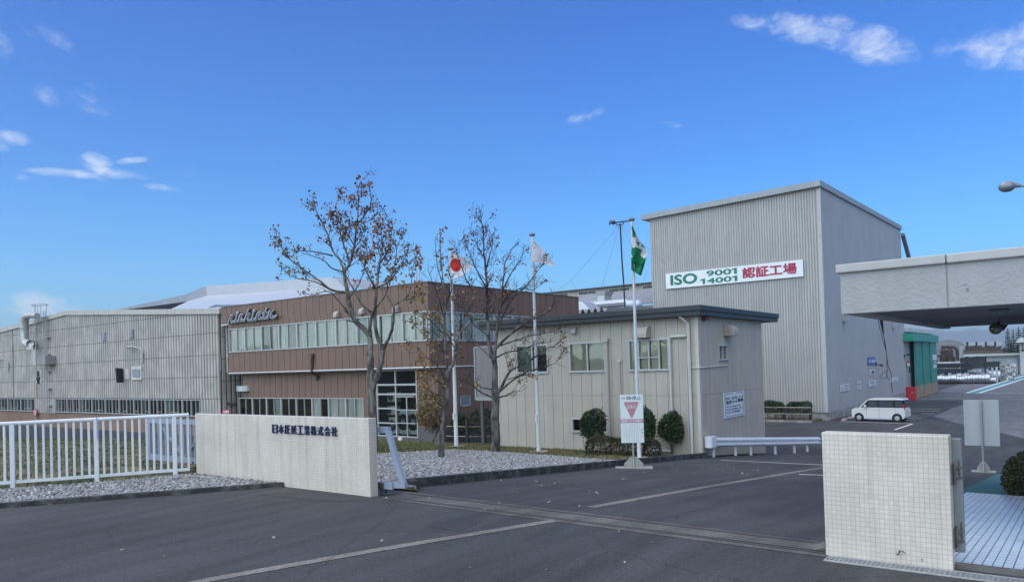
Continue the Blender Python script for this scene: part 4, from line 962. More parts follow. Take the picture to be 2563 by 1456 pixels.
# greeting sign
gs = thing('greeting_sign', 'white notice with a green cross on the side of the cream office', 'sign', tuple(Zs(520, 1160)))
a, b = Zs(410, 1150), Zs(634, 1150); zt, zb1 = Zs(410, 1027).z, Zs(415, 1312).z; y0, y1 = a.y, b.y; hw = y1 - y0; hh = zt - zb1
mb = MB(); mb.box(OX + .016, OX + .04, y0, y1, zb1, zt); mb.build('board', M('notice_board', (.62, .66, .72), .4, .03), gs)
XS = OX + .0405; m_navy = M('navy_ink', (.02, .035, .11), .5, .1); m_ink = M('black_ink', (.03, .035, .05), .5, .1); m_gcross = M('green_ink', (.01, .16, .115), .5, .1)
def sp(fx, fz): return (y0 + hw * fx, zt - hh * fz)
def srect(mb, fx0, fz0, fx1, fz1):
    p, q = sp(fx0, fz0), sp(fx1, fz1); mb.box(XS - .002, XS + .003, p[0], q[0], q[1], p[1])
mb = MB(); srect(mb, .07, .045, .43, .062); srect(mb, .60, .045, .93, .062); srect(mb, .05, .07, .062, .93); srect(mb, .938, .07, .95, .93); srect(mb, .07, .938, .93, .955); mb.build('border', m_navy, gs)
mb = MB(); srect(mb, .405, .19, .49, .44); srect(mb, .545, .19, .63, .44); srect(mb, .50, .25, .535, .38); srect(mb, .495, .29, .54, .34)
mb.build('green_cross', m_gcross, gs)
mb = MB(); p, q = sp(.44, .265), sp(.495, .365); mb.box(XS + .003, XS + .005, p[0], q[0], q[1], p[1]); p, q = sp(.54, .265), sp(.595, .365); mb.box(XS + .003, XS + .005, p[0], q[0], q[1], p[1]); mb.build('cross_edge', m_sign, gs)
for s_, fx, fz, w_, h_, bo in (('明るい', .09, .29, .27, .10, .01), ('挨拶', .10, .47, .27, .15, .03), ('イキイキ', .66, .28, .28, .09, .01), ('職場', .67, .44, .26, .15, .03), ('あいさつは、豊かな心のふれあい。', .11, .60, .72, .07, .012), ('あいさつは、明るい職場をつくる第一歩。', .11, .71, .82, .07, .012), ('あいさつは、働く意欲の原動力。', .11, .82, .68, .07, .012)):
    p = sp(fx, fz); text(s_, m_ink, 'lettering', gs, width=hw * w_, height=hh * h_, origin=(XS, p[0], p[1]), xdir=(0, 1, 0), bold=bo)

# ================================================================ tall ribbed hall
P0 = G(2072, 1052); TX, TY = P0.x, P0.y
TL = PY(1632, 765, TY).x; tzr, tzl = PY(2050, 466, TY).z, PY(1620, 549, TY).z; TB = PX(2256, 640, TX).y; tzb = PX(2254, 575, TX).z
tall = thing('tall_hall', 'tall grey ribbed hall with the certification board on its front', 'building', (TX - 6, TY + 10, -2.3))
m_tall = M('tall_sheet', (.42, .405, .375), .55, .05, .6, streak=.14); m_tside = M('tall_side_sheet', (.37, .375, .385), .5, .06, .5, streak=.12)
tj = PY(1930, 740, TY).z
ztop = lambda x: tzl + (tzr - tzl) * (x - TL) / (TX - TL); ztops = lambda y: tzr + (tzb - tzr) * (y - TY) / (TB - TY)
zpl = PY(2070, 1032, TY).z
mb = MB(); corrug(mb, 'y', TY, TL, TX - .22, lambda x: zpl, lambda x: tj, .19, .035, True); corrug(mb, 'y', TY + .025, TL, TX - .22, lambda x: tj, ztop, .19, .035, True)
mb.build('front_wall', [m_tall, M('tall_groove', (.31, .30, .28), .7, .12, 1.5)], tall, fix=False)
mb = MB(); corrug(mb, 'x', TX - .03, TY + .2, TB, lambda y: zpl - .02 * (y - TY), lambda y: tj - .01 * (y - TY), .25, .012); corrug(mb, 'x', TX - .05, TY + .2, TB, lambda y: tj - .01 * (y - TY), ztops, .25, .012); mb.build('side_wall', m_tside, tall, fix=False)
mb = MB(); mb.box(TX - .22, TX + .03, TY - .05, TY + .2, zpl, tzr - .02)
for z in (tj, tj - 3.9, tj + 4.4): mb.box(TX - .225, TX + .035, TY - .055, TY + .2, z, z + .05)
mb.build('corner_trim', M('corner_trim', (.44, .435, .42), .5, .06, streak=.06), tall)
mb = MB(); mb.box(TL + .1, TX - .02, TY + .04, TY + .3, -3.2, zpl); mb.box(TX - .3, TX + .01, TY + .3, TB, -3.4, zpl); mb.build('plinth', m_conc, tall)
# roof slab with its projecting trim
mb = MB(); o = .32
A = [(TL - .6, TY - o, ztop(TL) - .05), (TX + .1, TY - o, tzr - .05), (TX + .1, TB + .1, tzb - .05), (TL - .6, TB + .1, tzb - .6)]
mb.add(A + [(x, y, z + .42) for x, y, z in A], [(0, 3, 2, 1), (4, 5, 6, 7), (0, 1, 5, 4), (1, 2, 6, 5), (2, 3, 7, 6), (3, 0, 4, 7)]); mb.build('roof', M('roof_trim', (.30, .32, .33), .5, .08, 1), tall)
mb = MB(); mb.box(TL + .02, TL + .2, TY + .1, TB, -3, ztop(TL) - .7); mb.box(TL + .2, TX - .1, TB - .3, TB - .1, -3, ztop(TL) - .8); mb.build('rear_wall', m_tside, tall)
for u, v in ((2110, 800), (2233, 817)):
    p = PX(u, v, TX); mb = MB(); mb.box(TX + .0, TX + .35, p.y - .35, p.y + .35, p.z - .12, p.z + .05); mb.box(TX, TX + .1, p.y - .3, p.y - .2, p.z, p.z + .75); mb.box(TX, TX + .1, p.y + .2, p.y + .3, p.z, p.z + .75); mb.build('wall_bracket', m_steel, tall)
p = PX(2258, 590, TX); mb = MB(); mb.bar((TX + .15, TB + .1, p.z), PX(2264, 640, TX) + Vector((0, 2.5, 0)), .35, .35); mb.build('stay', M('stay_steel', (.10, .12, .17), .5, .1), tall)
# certification board
cs = thing('certification_sign', 'long white board reading ISO 9001 14001 in green and red characters', 'sign', tuple(PY(1836, 690, TY)))
Zc = lambda zx, zy: PY((2580 + .2419 * zx) * .63542, (980 + .2419 * zy) * .63542, TY - .15)
sx0, sx1 = Zc(172, 500).x, Zc(2405, 300).x; sz1_ = (Zc(172, 415).z + Zc(2395, 165).z) / 2; sz0_ = (Zc(178, 660).z + Zc(2405, 440).z) / 2
mb = MB(); mb.box(sx0, sx1, TY - .15, TY - .05, sz0_, sz1_); mb.build('board', m_sign, cs); mb = MB(); SY = TY - .151
m_sgreen = M('sign_green', (.008, .165, .10), .5, .08); m_sred = M('sign_crimson', (.36, .012, .055), .5, .08)
bw_, bh_ = sx1 - sx0, sz1_ - sz0_
for s_, z0, z1, fz0, fz1, mt, bo in (('ISO', 245, 680, .20, .88, m_sgreen, .03), ('900', 835, 1238, .56, .92, m_sgreen, .022), ('400', 838, 1240, .10, .44, m_sgreen, .022), ('認証工場', 1418, 2305, .20, .88, m_sred, .028)):
    xa_, xb_ = Zc(z0, 450).x, Zc(z1, 350).x
    text(s_, mt, 'lettering', cs, width=xb_ - xa_, height=bh_ * (fz1 - fz0), origin=(xa_, SY, sz0_ + bh_ * fz0), bold=bo, depth=.02)
mb = MB()
for z1, fz0, fz1 in ((1330, .56, .92), (1333, .10, .44), (808, .10, .44)):   # the figure 1 with its flag
    xb_, za_, zb_ = Zc(z1, 400).x, sz0_ + bh_ * fz0, sz0_ + bh_ * fz1; h_ = zb_ - za_
    mb.prism([(-.20, 0), (0, 0), (0, h_), (-.16, h_), (-.42, h_ * .80), (-.42, h_ * .66), (-.20, h_ * .74)], lambda x, z: (xb_ + x, SY - .02, za_ + z), lambda x, z: (xb_ + x, SY, za_ + z))
mb.build('lettering', m_sgreen, cs)
# small notices on the side wall
Zw = lambda zx, zy: PX((3280 + .14046 * zx) * .63542, (1380 + .14046 * zy) * .63542, TX + .04)
m_blue = M('notice_blue', (.035, .10, .30), .5, .08); m_nw = M('notice_white', (.60, .63, .68), .5, .04)
def notice(name, label, c0, c1, mat, marks):
    a, b = Zw(*c0), Zw(*c1); t = thing(name, label, 'sign', (TX + .04, (a.y + b.y) / 2, (a.z + b.z) / 2), group='notices on the side of the tall hall')
    y0, y1 = a.y, b.y; zt = a.z; zb = b.z; mb = MB(); mb.box(TX + .01, TX + .04, y0, y1, zb, zt); mb.build('board', mat, t)
    for (s_, fx, fz, w, h, mt, bo) in marks: text(s_, mt, 'lettering', t, width=(y1 - y0) * w, height=(zt - zb) * h, origin=(TX + .041, y0 + (y1 - y0) * fx, zt - (zt - zb) * fz), xdir=(0, 1, 0), bold=bo)
m_pinkink = M('pink_ink', (.32, .16, .20), .6, .1)
notice('notice_board', 'blue notice with white characters highest on the side wall of the tall hall', (980, 190), (1190, 395), m_blue, [('安全通路', .07, .74, .86, .52, m_nw, .02)])
notice('notice_board', 'small white notice with three black characters below the blue notice', (1025, 550), (1180, 670), m_nw, [('横断', .32, .85, .6, .66, m_ink, .03), ('|', .12, .85, .06, .62, m_pinkink, .02)])
notice('notice_board', 'wide white notice lowest and leftmost on the side wall above the van', (205, 965), (463, 1105), m_nw, [('駐車場', .42, .40, .5, .26, m_ink, .0), ('前向', .45, .82, .36, .26, m_ink, 0), ('車', .08, .75, .2, .4, m_pinkink, 0)])
notice('notice_board', 'upright white notice with reddish characters left of the wide notices', (688, 862), (800, 1078), m_nw, [('構内', .08, .54, .84, .34, m_pinkink, .02), ('徐行', .08, .88, .84, .20, m_ink, .0)])
notice('notice_board', 'white two line notice under the small three character notice', (1008, 855), (1216, 980), m_nw, [('駐車禁止', .15, .46, .7, .3, m_ink, 0), ('区域', .4, .85, .3, .26, m_ink, 0)])
notice('notice_board', 'white notice right of the hanging cable low on the side wall', (1645, 762), (1817, 875), m_nw, [('左', .42, .48, .15, .36, m_ink, 0), ('左右確認', .12, .86, .72, .26, m_ink, 0)])
def wall_spot(label, c, e):
    a, b = Zw(*c), Zw(*e); t = thing('wall_spotlight', label, 'lamp', tuple(a), group='small lamps on the tall hall'); mb = MB(); mb.box(TX, TX + .06, a.y - .10, a.y + .10, a.z - .2, a.z + .12); mb.tube([(TX + .05, a.y, a.z - .1), (TX + .2, (a.y + b.y) / 2, b.z)], .03, 6); mb.build('bracket', m_black, t)
    h = MB(); h.tube([(TX + .18, a.y + (b.y - a.y) * .4, b.z + .03), (TX + .3, a.y + (b.y - a.y) * .8, b.z - .03)], [.06, .10], 10); h.build('lamp_head', m_black, t)
wall_spot('black spotlight beside the blue notice on the side wall', (1215, 360), (1300, 405)); wall_spot('black spotlight high near the green doors', (2005, 140), (2060, 115))
p = Zw(2110, 410); al_ = thing('alarm_unit', 'red and white alarm unit with a looped wire near the green doors', 'alarm', tuple(p)); mb = MB(); mb.box(TX, TX + .12, p.y - .4, p.y + .4, p.z - .08, p.z + .22); mb.build('casing', m_white, al_); mb = MB(); mb.ball((TX + .1, p.y - .2, p.z + .36), .08, .18, .13, 10, 6); mb.ball((TX + .1, p.y + .2, p.z + .36), .08, .18, .13, 10, 6); mb.build('lamp', M('alarm_red_lens', (.4, .05, .04), .3, .1), al_)
mb = MB(); mb.tube([(TX + .1, p.y, p.z - .1), (TX + .2, p.y - .6, p.z - .4), (TX + .2, p.y - .4, p.z - .75), (TX + .2, p.y + .2, p.z - .7), (TX + .15, p.y + .2, p.z - .2)], .04, 5); mb.build('wire', m_black, al_)

# ================================================================ annex with green sliding doors
AX = TX; ay0, ay1 = TB + .2, PX(2331, 900, AX).y; azt = PX(2264, 822, AX).z
ann = thing('door_annex', 'low grey annex with tall green sliding doors beyond the tall hall', 'building', (AX - 4, ay0 + 8, -2.6))
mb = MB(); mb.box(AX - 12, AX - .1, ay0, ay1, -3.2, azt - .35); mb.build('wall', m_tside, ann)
mb = MB(); mb.box(AX - 12, AX + .3, ay0 - .05, ay1 + 1.0, azt - .35, azt + .12); mb.build('roof', M('pale_trim', (.50, .52, .52), .5, .06), ann, bevel=.03)
DX = AX + .45; m_gdoor = M('green_door', (.018, .23, .17), .5, .12, .8, streak=.15); m_ydoor = M('ochre_door_foot', (.34, .25, .15), .6, .12, .8, streak=.2)
Za = lambda zx, zy, x=DX: PX(2160.4 + .16147 * zx, 781.5 + .16147 * zy, x)
dy = [Za(805, 800).y, Za(912, 800).y, Za(1012, 800).y, Za(1112, 800).y]; dzt = Za(950, 450).z; dzm = Za(950, 1110).z; dzb = gz(DX, dy[1])
for i in range(3):
    b0, b1 = dy[i], dy[i + 1] - .12; o = .1 * i
    mb = MB(); mb.box(DX - .12 + o, DX + o, b0, b1, dzm, dzt)
    d = mb.build('sliding_door', m_gdoor, ann); mb = MB(); mb.box(DX - .12 + o, DX + o + .005, b0, b1, dzb + .05, dzm - .005); mb.build('door_foot', m_ydoor, d)
    mb = MB()
    for k in range(8): z = dzb + .3 + k * .28; mb.add([(DX + o + .01, b0, z), (DX + o + .01, b0 + .5, z + .15), (DX + o + .01, b0 + .5, z + .28), (DX + o + .01, b0, z + .13)], [(0, 1, 2, 3)])
    mb.build('hazard_stripe', m_black, d, fix=False)
mb = MB(); mb.box(DX - .5, DX + .45, Za(690, 430).y, dy[3] + .1, dzt - .05, dzt + .75); mb.build('door_hood', M('green_hood', (.02, .27, .20), .45, .12, 1), ann)
nb = thing('door_notice', 'white notices pinned on the right hand green door', 'sign', tuple(Za(1070, 700))); o = .22
for i, (c0, c1) in enumerate((((1035, 655), (1102, 735)), ((1062, 750), (1080, 790)), ((1048, 808), (1100, 858)))):
    a, b = Za(*c0), Za(*c1); mb = MB(); mb.box(DX + o, DX + o + .02, a.y, b.y, b.z, a.z); mb.build('sheet', m_nw, nb)
hb = thing('hydrant_box', 'red fire hydrant cabinet standing by the tall hall', 'hydrant cabinet', tuple(G(2282, 1000)))
hp = G(2280, 1001); q0, q1 = PY(2268, 1000, hp.y), PY(2283, 1000, hp.y); zt = PY(2278, 968, hp.y).z; zb = gz(hp.x, hp.y)
m_red = M('hydrant_red', (.42, .015, .03), .45, .1, 2); mb = MB(); mb.box(q0.x, q1.x + .25, hp.y, hp.y + .9, zb, zt); mb.build('cabinet', m_red, hb, bevel=.03)
mb = MB(); mb.box(q0.x + .08, q1.x + .18, hp.y - .02, hp.y, zb + .25, zt - .2); d = mb.build('door', m_red, hb); mb = MB(); mb.box(q1.x - .05, q1.x + .05, hp.y - .05, hp.y - .02, zb + .7, zb + .85); mb.build('handle', m_steel, d)
mb = MB(); mb.tube([(q0.x, hp.y + .4, zb + .9), (q0.x - .9, hp.y - .6, zb + .5), (q0.x - 1.2, hp.y - 2.5, zb + .35), (TX + .1, hp.y - 6, zb + .3)], .07, 6); mb.build('hose', m_white, hb)

# ================================================================ saw roof hall seen over the cream office
saw = thing('clerestory_hall', 'ribbed roof hall with dark clerestory windows over the cream office', 'building', (-40, 75, -2))
SY2 = 74.0
Zt = lambda zx, zy, y=SY2: PY((2050 + .30218 * zx) * .63542, (830 + .30218 * zy) * .63542, y)
xl, xr = Zt(0, 1100).x, TL - .4; zt = (Zt(450, 1075).z + Zt(1690, 945).z) / 2; zbm = (Zt(750, 1110).z + Zt(1690, 1025).z) / 2
mb = MB(); wall_panels(mb, 'y', SY2, xl - 20, xr, zbm - .1, zt - .05, 6, .02, [(Zt(a, 1000).x, Zt(b, 1000).x, zbm + .05, zt - .12) for a, b in ((400, 615), (748, 1005), (1145, 1423), (1585, 1900))], thick=.3); mb.build('clerestory_wall', [m_cream, m_creams], saw)
for i, (a, b) in enumerate(((400, 615), (748, 1005), (1145, 1423), (1585, 1900))):
    window(saw, 'y', SY2, Zt(a, 1000).x, Zt(b, 1000).x, zbm + .05, zt - .12, 2, 0, .06, .0, seed=300 + i, glassm=m_glass_dark, room=m_dark, sill=False)
mb = MB(); mb.box(xl - 20, xr, SY2 - .5, SY2 + 18, zt - .04, zt + .12); mb.build('upper_roof', m_oroof, saw)
mb = MB(); vs = []; e_y = 60.0; ze = Zt(1000, 1265, e_y).z; a = xl - 8; prof = []
while a < xr:
    for t, d in ((0, 0), (.3, 0), (.45, .09), (.65, .09), (.8, 0)): prof.append((a + t * .42, d))
    a += .42
for q, d in prof: vs += [(q, e_y, ze + d), (q, SY2 + .02, zbm - .02 + d)]
mb.add(vs, [(2 * i, 2 * i + 2, 2 * i + 3, 2 * i + 1) for i in range(len(prof) - 1)]); mb.build('ribbed_roof', M('ribbed_roof', (.40, .41, .42), .5, .1, .5, streak=.1), saw, fix=False)
mb = MB(); mb.box(xl - 8, xr, e_y + .2, e_y + .4, -3, ze - .1); mb.build('wall', m_tside, saw)
# roof duct in front of it
dt = thing('roof_duct', 'large pale steel duct lying along the roof behind the cream office', 'duct', tuple(Zt(1050, 1230, 52)))
m_pduct = M('pale_duct', (.47, .49, .52), .4, .08, .8, metal=.3)
y = 52.0; a, b = Zt(730, 1225, y), Zt(1400, 1215, y); r_ = (Zt(1000, 1175, y).z - Zt(1000, 1275, y).z) / 2
zc = (a.z + b.z) / 2; mb = MB(); mb.tube([(a.x - 6, y, zc), (b.x, y, zc)], r_, 8); mb.build('trunk', m_pduct, dt)
e = Zt(1418, 1228, y); mb = MB(); mb.tube([(b.x - .1, y - .05, e.z + .05), (b.x + .9, y - .1, e.z)], [r_ * 1.2, r_ * 1.15], 16); mb.ball((b.x + .9, y - .1, e.z), .35, r_ * 1.15, r_ * 1.15, 16, 8); mb.build('end_bell', M('bell_duct', (.44, .50, .60), .4, .08, metal=.3), dt, smooth=True)
mb = MB(); p = Zt(1080, 1170, y + 1); zt_ = Zt(1080, 1050, y + 1).z; w_ = (Zt(1120, 1100, y + 1).x - Zt(1030, 1100, y + 1).x) / 2
mb.box(p.x - w_, p.x + w_, y + .6, y + 1.8, p.z - .1, (p.z + zt_) / 2); mb.add([(p.x - w_, y + .6, (p.z + zt_) / 2 + .01), (p.x + w_, y + .6, (p.z + zt_) / 2 + .01), (p.x + w_, y + 1.8, (p.z + zt_) / 2 + .01), (p.x - w_, y + 1.8, (p.z + zt_) / 2 + .01), (p.x - w_ * 1.5, y + .5, zt_), (p.x + w_ * 1.5, y + .5, zt_), (p.x + w_ * 1.5, y + 1.9, zt_), (p.x - w_ * 1.5, y + 1.9, zt_)], [(0, 1, 5, 4), (1, 2, 6, 5), (2, 3, 7, 6), (3, 0, 4, 7), (4, 5, 6, 7)]); mb.build('vent_stack', m_pduct, dt)
# low ribbed roof edge and cowl behind the brown corner
lr = thing('low_plant_roof', 'low roof with a scalloped ribbed edge behind the brown office corner', 'building', tuple(Zt(900, 1320, 44)))
y = 44.0; a, b = Zt(735, 1320, y), Zt(1075, 1312, y); mb = MB(); vs = []; n = 30; q = a.x - .5; prof = []
while q < b.x:
    for t, d in ((0, 0), (.25, -.26), (.55, -.26), (.8, 0)): prof.append((q + t * .5, d))
    q += .5
zt_ = (a.z + b.z) / 2 + .2
for q, d in prof: vs += [(q, y, zt_ + d), (q, y + 7, zt_ + .4 + d)]
mb.add(vs, [(2 * i, 2 * i + 2, 2 * i + 3, 2 * i + 1) for i in range(len(prof) - 1)]); mb.build('ribbed_roof', M('pale_sheet', (.40, .41, .41), .5, .08), lr, fix=False)
mb = MB(); mb.box(a.x - .5, b.x, y + .05, y + 6.9, -2.5, zt_ - .3); mb.build('wall', m_conc, lr)
mb = MB(); c = Zt(800, 1265, 47); mb.add([(c.x - 1.6, 46, c.z - .45), (c.x + 1.5, 46, c.z - .45), (c.x + 1.5, 48, c.z - .45), (c.x - 1.6, 48, c.z - .45), (c.x - 1.6, 46.2, c.z + .4), (c.x + .5, 46.2, c.z + .4), (c.x + .5, 47.8, c.z + .4), (c.x - 1.6, 47.8, c.z + .4)], [(0, 1, 5, 4), (1, 2, 6, 5), (2, 3, 7, 6), (3, 0, 4, 7), (4, 5, 6, 7)]); mb.build('cowl', m_pduct, lr)
# tall aerial with guy wires
ta = thing('aerial_mast', 'tall black aerial mast with guy wires above the cream office roof', 'antenna', tuple(PY(1563, 772, 40)), group='antennas on the roofs')
y = 40.0; mp_ = lambda zx, zy, yy=y: Zt(zx, zy, yy)
mb = MB(); mb.tube([mp_(1360, 1255), mp_(1345, 980), mp_(1320, 640), mp_(1297, 170)], .05, 6); mb.build('mast', m_black, ta)
mb = MB(); mb.tube([mp_(1160, 165), mp_(1435, 130)], .04, 6); mb.tube([mp_(1240, 160), mp_(1245, 180), mp_(1260, 187), mp_(1330, 178), mp_(1342, 165), mp_(1342, 148)], .03, 5); mb.tube([mp_(1180, 128), mp_(1158, 150), mp_(1158, 188)], .035, 5); p = mp_(1207, 153); mb.ball(p, .16, .1, .13, 8, 6); mb.tube([mp_(1205, 170), mp_(1215, 200), mp_(1250, 203), mp_(1285, 200)], .012, 4); mb.build('boom', m_black, ta)
mb = MB()
for a, b, c in (((1270, 210), (655, 912), (440, 1062)), ((1278, 210), (1073, 930), (1040, 1010)), ((1305, 190), (1440, 450), (1640, 795)), ((1310, 190), (1680, 510), (1900, 700))): mb.tube([mp_(*a), mp_(*b), mp_(*c)], .009, 4)
for a, b in (((655, 912), (740, 1035)), ((1073, 930), (1110, 1005)), ((1640, 795), (1590, 940))): mb.tube([mp_(*a), mp_(*b)], .009, 4)
mb.build('guy_wire', M('wire_grey', (.20, .22, .25), .5, .1), ta)
# ================================================================ gate walls
m_tile = tile_mat('wall_tile', (.70, .635, .55), (.52, .475, .41), .0478, .0508, .0030)
WT = 1.355
WLX = (PY(922, 1055, 8.8).x + PY(927, 1240, 8.8).x) / 2; WLB = PX(944, 1150, WLX).y; print('WL', WLX, WLB)
wl_ = MB(); wl_.box(-15.3, WLX, 8.8, WLB, -.3, WT)
w = wl_.build('tiled_wall', m_tile, bevel=.008); tag(w, 'long white tiled gate wall carrying the blue company name', 'wall', 'tiled gate walls')
WRX = (PY(2371, 1086, 8.66).x + PY(2387, 1426, 8.66).x) / 2; print('WRX', WRX)
wr = MB(); wr.box(-2.24, WRX, 8.66, 8.86, -.3, WT); w = thing('tiled_wall', 'short cream tiled gate wall at the right of the drive', 'wall', (-1.6, 8.8, 0), group='tiled gate walls')
wr.build('tiled_body', m_tile, w, bevel=.008)
cs_ = thing('company_lettering', 'dark blue raised Japanese company name on the long tiled wall', 'sign', tuple(PY(760, 1075, 8.78)))
m_cblue = M('company_blue', (.006, .016, .085), .35, .1)
k0, k1 = PY(681, 1075, 8.79), PY(846, 1075, 8.79); zt = (PY(690, 1062, 8.79).z + PY(840, 1070, 8.79).z) / 2 + .012; zb = (PY(690, 1083, 8.79).z + PY(840, 1088, 8.79).z) / 2 - .012
name_ = '日本圧延工業株式会社'; cwid = (k1.x - k0.x) / 10
for i, ch in enumerate(name_):
    text(ch, m_cblue, 'character', cs_, width=cwid * .80, height=zt - zb, origin=(k0.x + i * cwid + cwid * .1, 8.799, zb), bold=.010, depth=.03)
# steel hinge frame on the right wall
hf = thing('gate_post', 'grey steel gate post with two hinges on the end of the right tiled wall', 'gate post', (-.9, 9.0, 0))
m_gpost = M('gate_grey', (.21, .23, .235), .45, .08, 2, streak=.08)
mb = MB(); mb.box(WRX - .02, WRX + .085, 8.875, 8.96, .14, 1.31); mb.build('post', m_gpost, hf, bevel=.01)
for z in (.30, .95):
    mb = MB(); h_ = WRX + .012; mb.box(WRX, WRX + .01, 8.74, 8.85, z - .10, z + .10); mb.tube([(h_ + .01, 8.83, z - .10), (h_ + .01, 8.83, z + .12)], .012, 8); mb.tube([(h_ + .05, 8.88, z - .02), (h_ + .05, 8.88, z + .15)], .013, 8); mb.bar((h_, 8.84, z + .06), (h_ + .07, 8.89, z + .06), .022); mb.bar((h_, 8.84, z - .04), (h_ + .07, 8.89, z - .04), .022); mb.build('hinge', M('hinge_steel', (.14, .14, .13), .5, .3, 9, metal=.4), hf)
# drain grate at the foot of the right wall
dg = thing('drain_grate', 'steel drain grating along the foot of the right tiled wall', 'drain', (-1.2, 8.5, .01))
mb = MB(); x0, x1, y0, y1 = -2.2, 2.2, 8.43, 8.60
a = x0
while a < x1: mb.box(a, a + .006, y0, y1, .005, .010); a += .045
for k in range(5): yy = y0 + (y1 - y0) * k / 4; mb.box(x0, x1, yy - .004, yy + .004, .0055, .0105)
for yy in (y0 - .02, y1 + .02): mb.box(x0, x1, yy - .012, yy + .012, .0, .012)
mb.build('bars', M('grate_steel', (.42, .43, .42), .5, .15, 8, metal=.3), dg)
mb = MB(); mb.box(x0, x1, y0, y1, .001, .0045); mb.build('channel', m_dark, dg)

# white sliding gate leaf drawn back behind the wall
m_gate = M('gate_blue_grey', (.29, .335, .41), .4, .05, 3, streak=.06)
gt = thing('sliding_gate', 'pale blue grey sliding gate drawn back behind the long tiled wall', 'gate', (-14, 9.5, 0))
gy = WLB + .16; gxl = PY(372, 1060, gy).x; gxr = WLX
mb = MB(); zt0, zb0 = 1.18, .19
mb.box(gxl, -10.0, gy - .03, gy + .03, zt0 - .11, zt0); mb.box(gxl, -10.0, gy - .03, gy + .03, zb0, zb0 + .13); mb.box(gxl, gxl + .1, gy - .03, gy + .03, zb0 + .13, zt0 - .11); mb.build('leaf_frame', m_gate, gt)
mb = MB(); a = gxl + .28
while a < -10.1: mb.box(a, a + .045, gy - .015, gy + .015, zb0 + .13, zt0 - .11); a += .16
mb.build('bars', m_gate, gt)
mb = MB(); mb.bar((gxl + .5, gy + .02, zt0 - .1), (gxl + 1.6, gy + .02, zb0 + .1), .09, .03); mb.bar((gxl + 2.6, gy + .02, zt0 - .1), (gxl + 1.6, gy + .02, zb0 + .1), .09, .03); mb.build('brace', m_gate, gt)
# the sloping nose frame that shows beyond the wall end
p_t0, p_t1, p_b1, p_b0 = PY(946, 1080, gy), PY(970, 1075, gy), PY(1010, 1212, gy), PY(948, 1221, gy)
mb = MB(); 
for a, b in ((p_t0 - Vector((.8, 0, -.02)), p_t1), (p_t1, p_b1), (p_b1, p_b0 - Vector((.8, 0, 0)))): mb.bar(a, b, .07, .11, up=(0, 0, 1)) if abs((b - a).z) < .3 else mb.bar(a, b, .10, .07, up=(0, 1, 0))
mb.box(p_t1.x - .05, p_t1.x + .05, gy - .0355, gy + .0355, p_t1.z - .055, p_t1.z + .054); mb.box(p_b1.x - .05, p_b1.x + .055, gy - .0355, gy + .0355, p_b1.z - .055, p_b1.z + .056)
mb.build('nose_frame', m_gate, gt)
mb = MB(); c = PY(960, 1228, gy); mb.lathe([(.0, -.03), (.07, -.03), (.07, .03), (0, .03)], (c.x, gy, .08), 14, 'y'); mb.box(c.x - .12, c.x + .12, gy - .05, gy + .05, .10, .2); mb.build('wheel', M('wheel_steel', (.10, .10, .10), .5, .2), gt)
mb = MB(); q = PY(968, 1214, gy); mb.box(q.x, q.x + .2, gy - .07, gy - .03, q.z - .05, q.z + .07); mb.build('latch', m_gate, gt)
# fence of white upright bars
fn = thing('white_fence', 'white steel fence of upright bars along the gravel verge', 'fence', (-16, 7, 0))
m_fence = M('fence_white', (.70, .72, .72), .4, .05, 3, streak=.1)
FA, FB = Vector((-15.28, 8.62, 0)), Vector((-15.94, 6.98, 0)); fd = (FB - FA).normalized()
fdir = (Vector((-16.94, 5.64, 0)) - Vector((-15.27, 8.41, 0))).normalized()
F0 = Vector((-15.30, 8.66, 0)); L_ = 9.0
fz1, fz0 = 1.34, .17
mb = MB(); mb.tube([F0 + Vector((0, 0, fz1)), F0 + fdir * L_ + Vector((0, 0, fz1))], .042, 10); mb.build('top_rail', m_fence, fn, smooth=True)
mb = MB(); mb.bar(F0 + Vector((0, 0, fz0)), F0 + fdir * L_ + Vector((0, 0, fz0)), .045, .06); mb.build('bottom_rail', m_fence, fn)
post_at = [(Vector((-15.40, 8.38, 0)) - F0).dot(fdir), (Vector((-15.94, 6.98, 0)) - F0).dot(fdir)]
sp_ = post_at[1] - post_at[0]
d = post_at[0]; posts = []
while d < L_: posts.append(d); d += sp_
for d in posts:
    p = F0 + fdir * d; mb = MB(); mb.bar(p + Vector((0, 0, -.1)), p + Vector((0, 0, fz1 - .03)), .085, .085, up=fdir); mb.build('post', m_fence, fn, bevel=.006)
d = .1; nb_ = sp_ / 11
d = post_at[0] - 2 * nb_
while d < L_:
    if min(abs(d - q) for q in posts) > .04:
        p = F0 + fdir * d; mb = MB(); mb.bar(p + Vector((0, 0, fz0 + .03)), p + Vector((0, 0, fz1 - .02)), .042, .042, up=fdir); mb.build('baluster', m_fence, fn)
    d += nb_
p = F0 + fdir * (posts[1] + .0) + Vector((.0, 0, 0)); mb = MB(); mb.tube([p + Vector((.055, -.02, fz1 + .05)), p + Vector((.06, -.02, fz1 - .38))], .018, 6); mb.build('splice_cover', M('pale_plastic', (.55, .62, .74), .4, .05), fn)

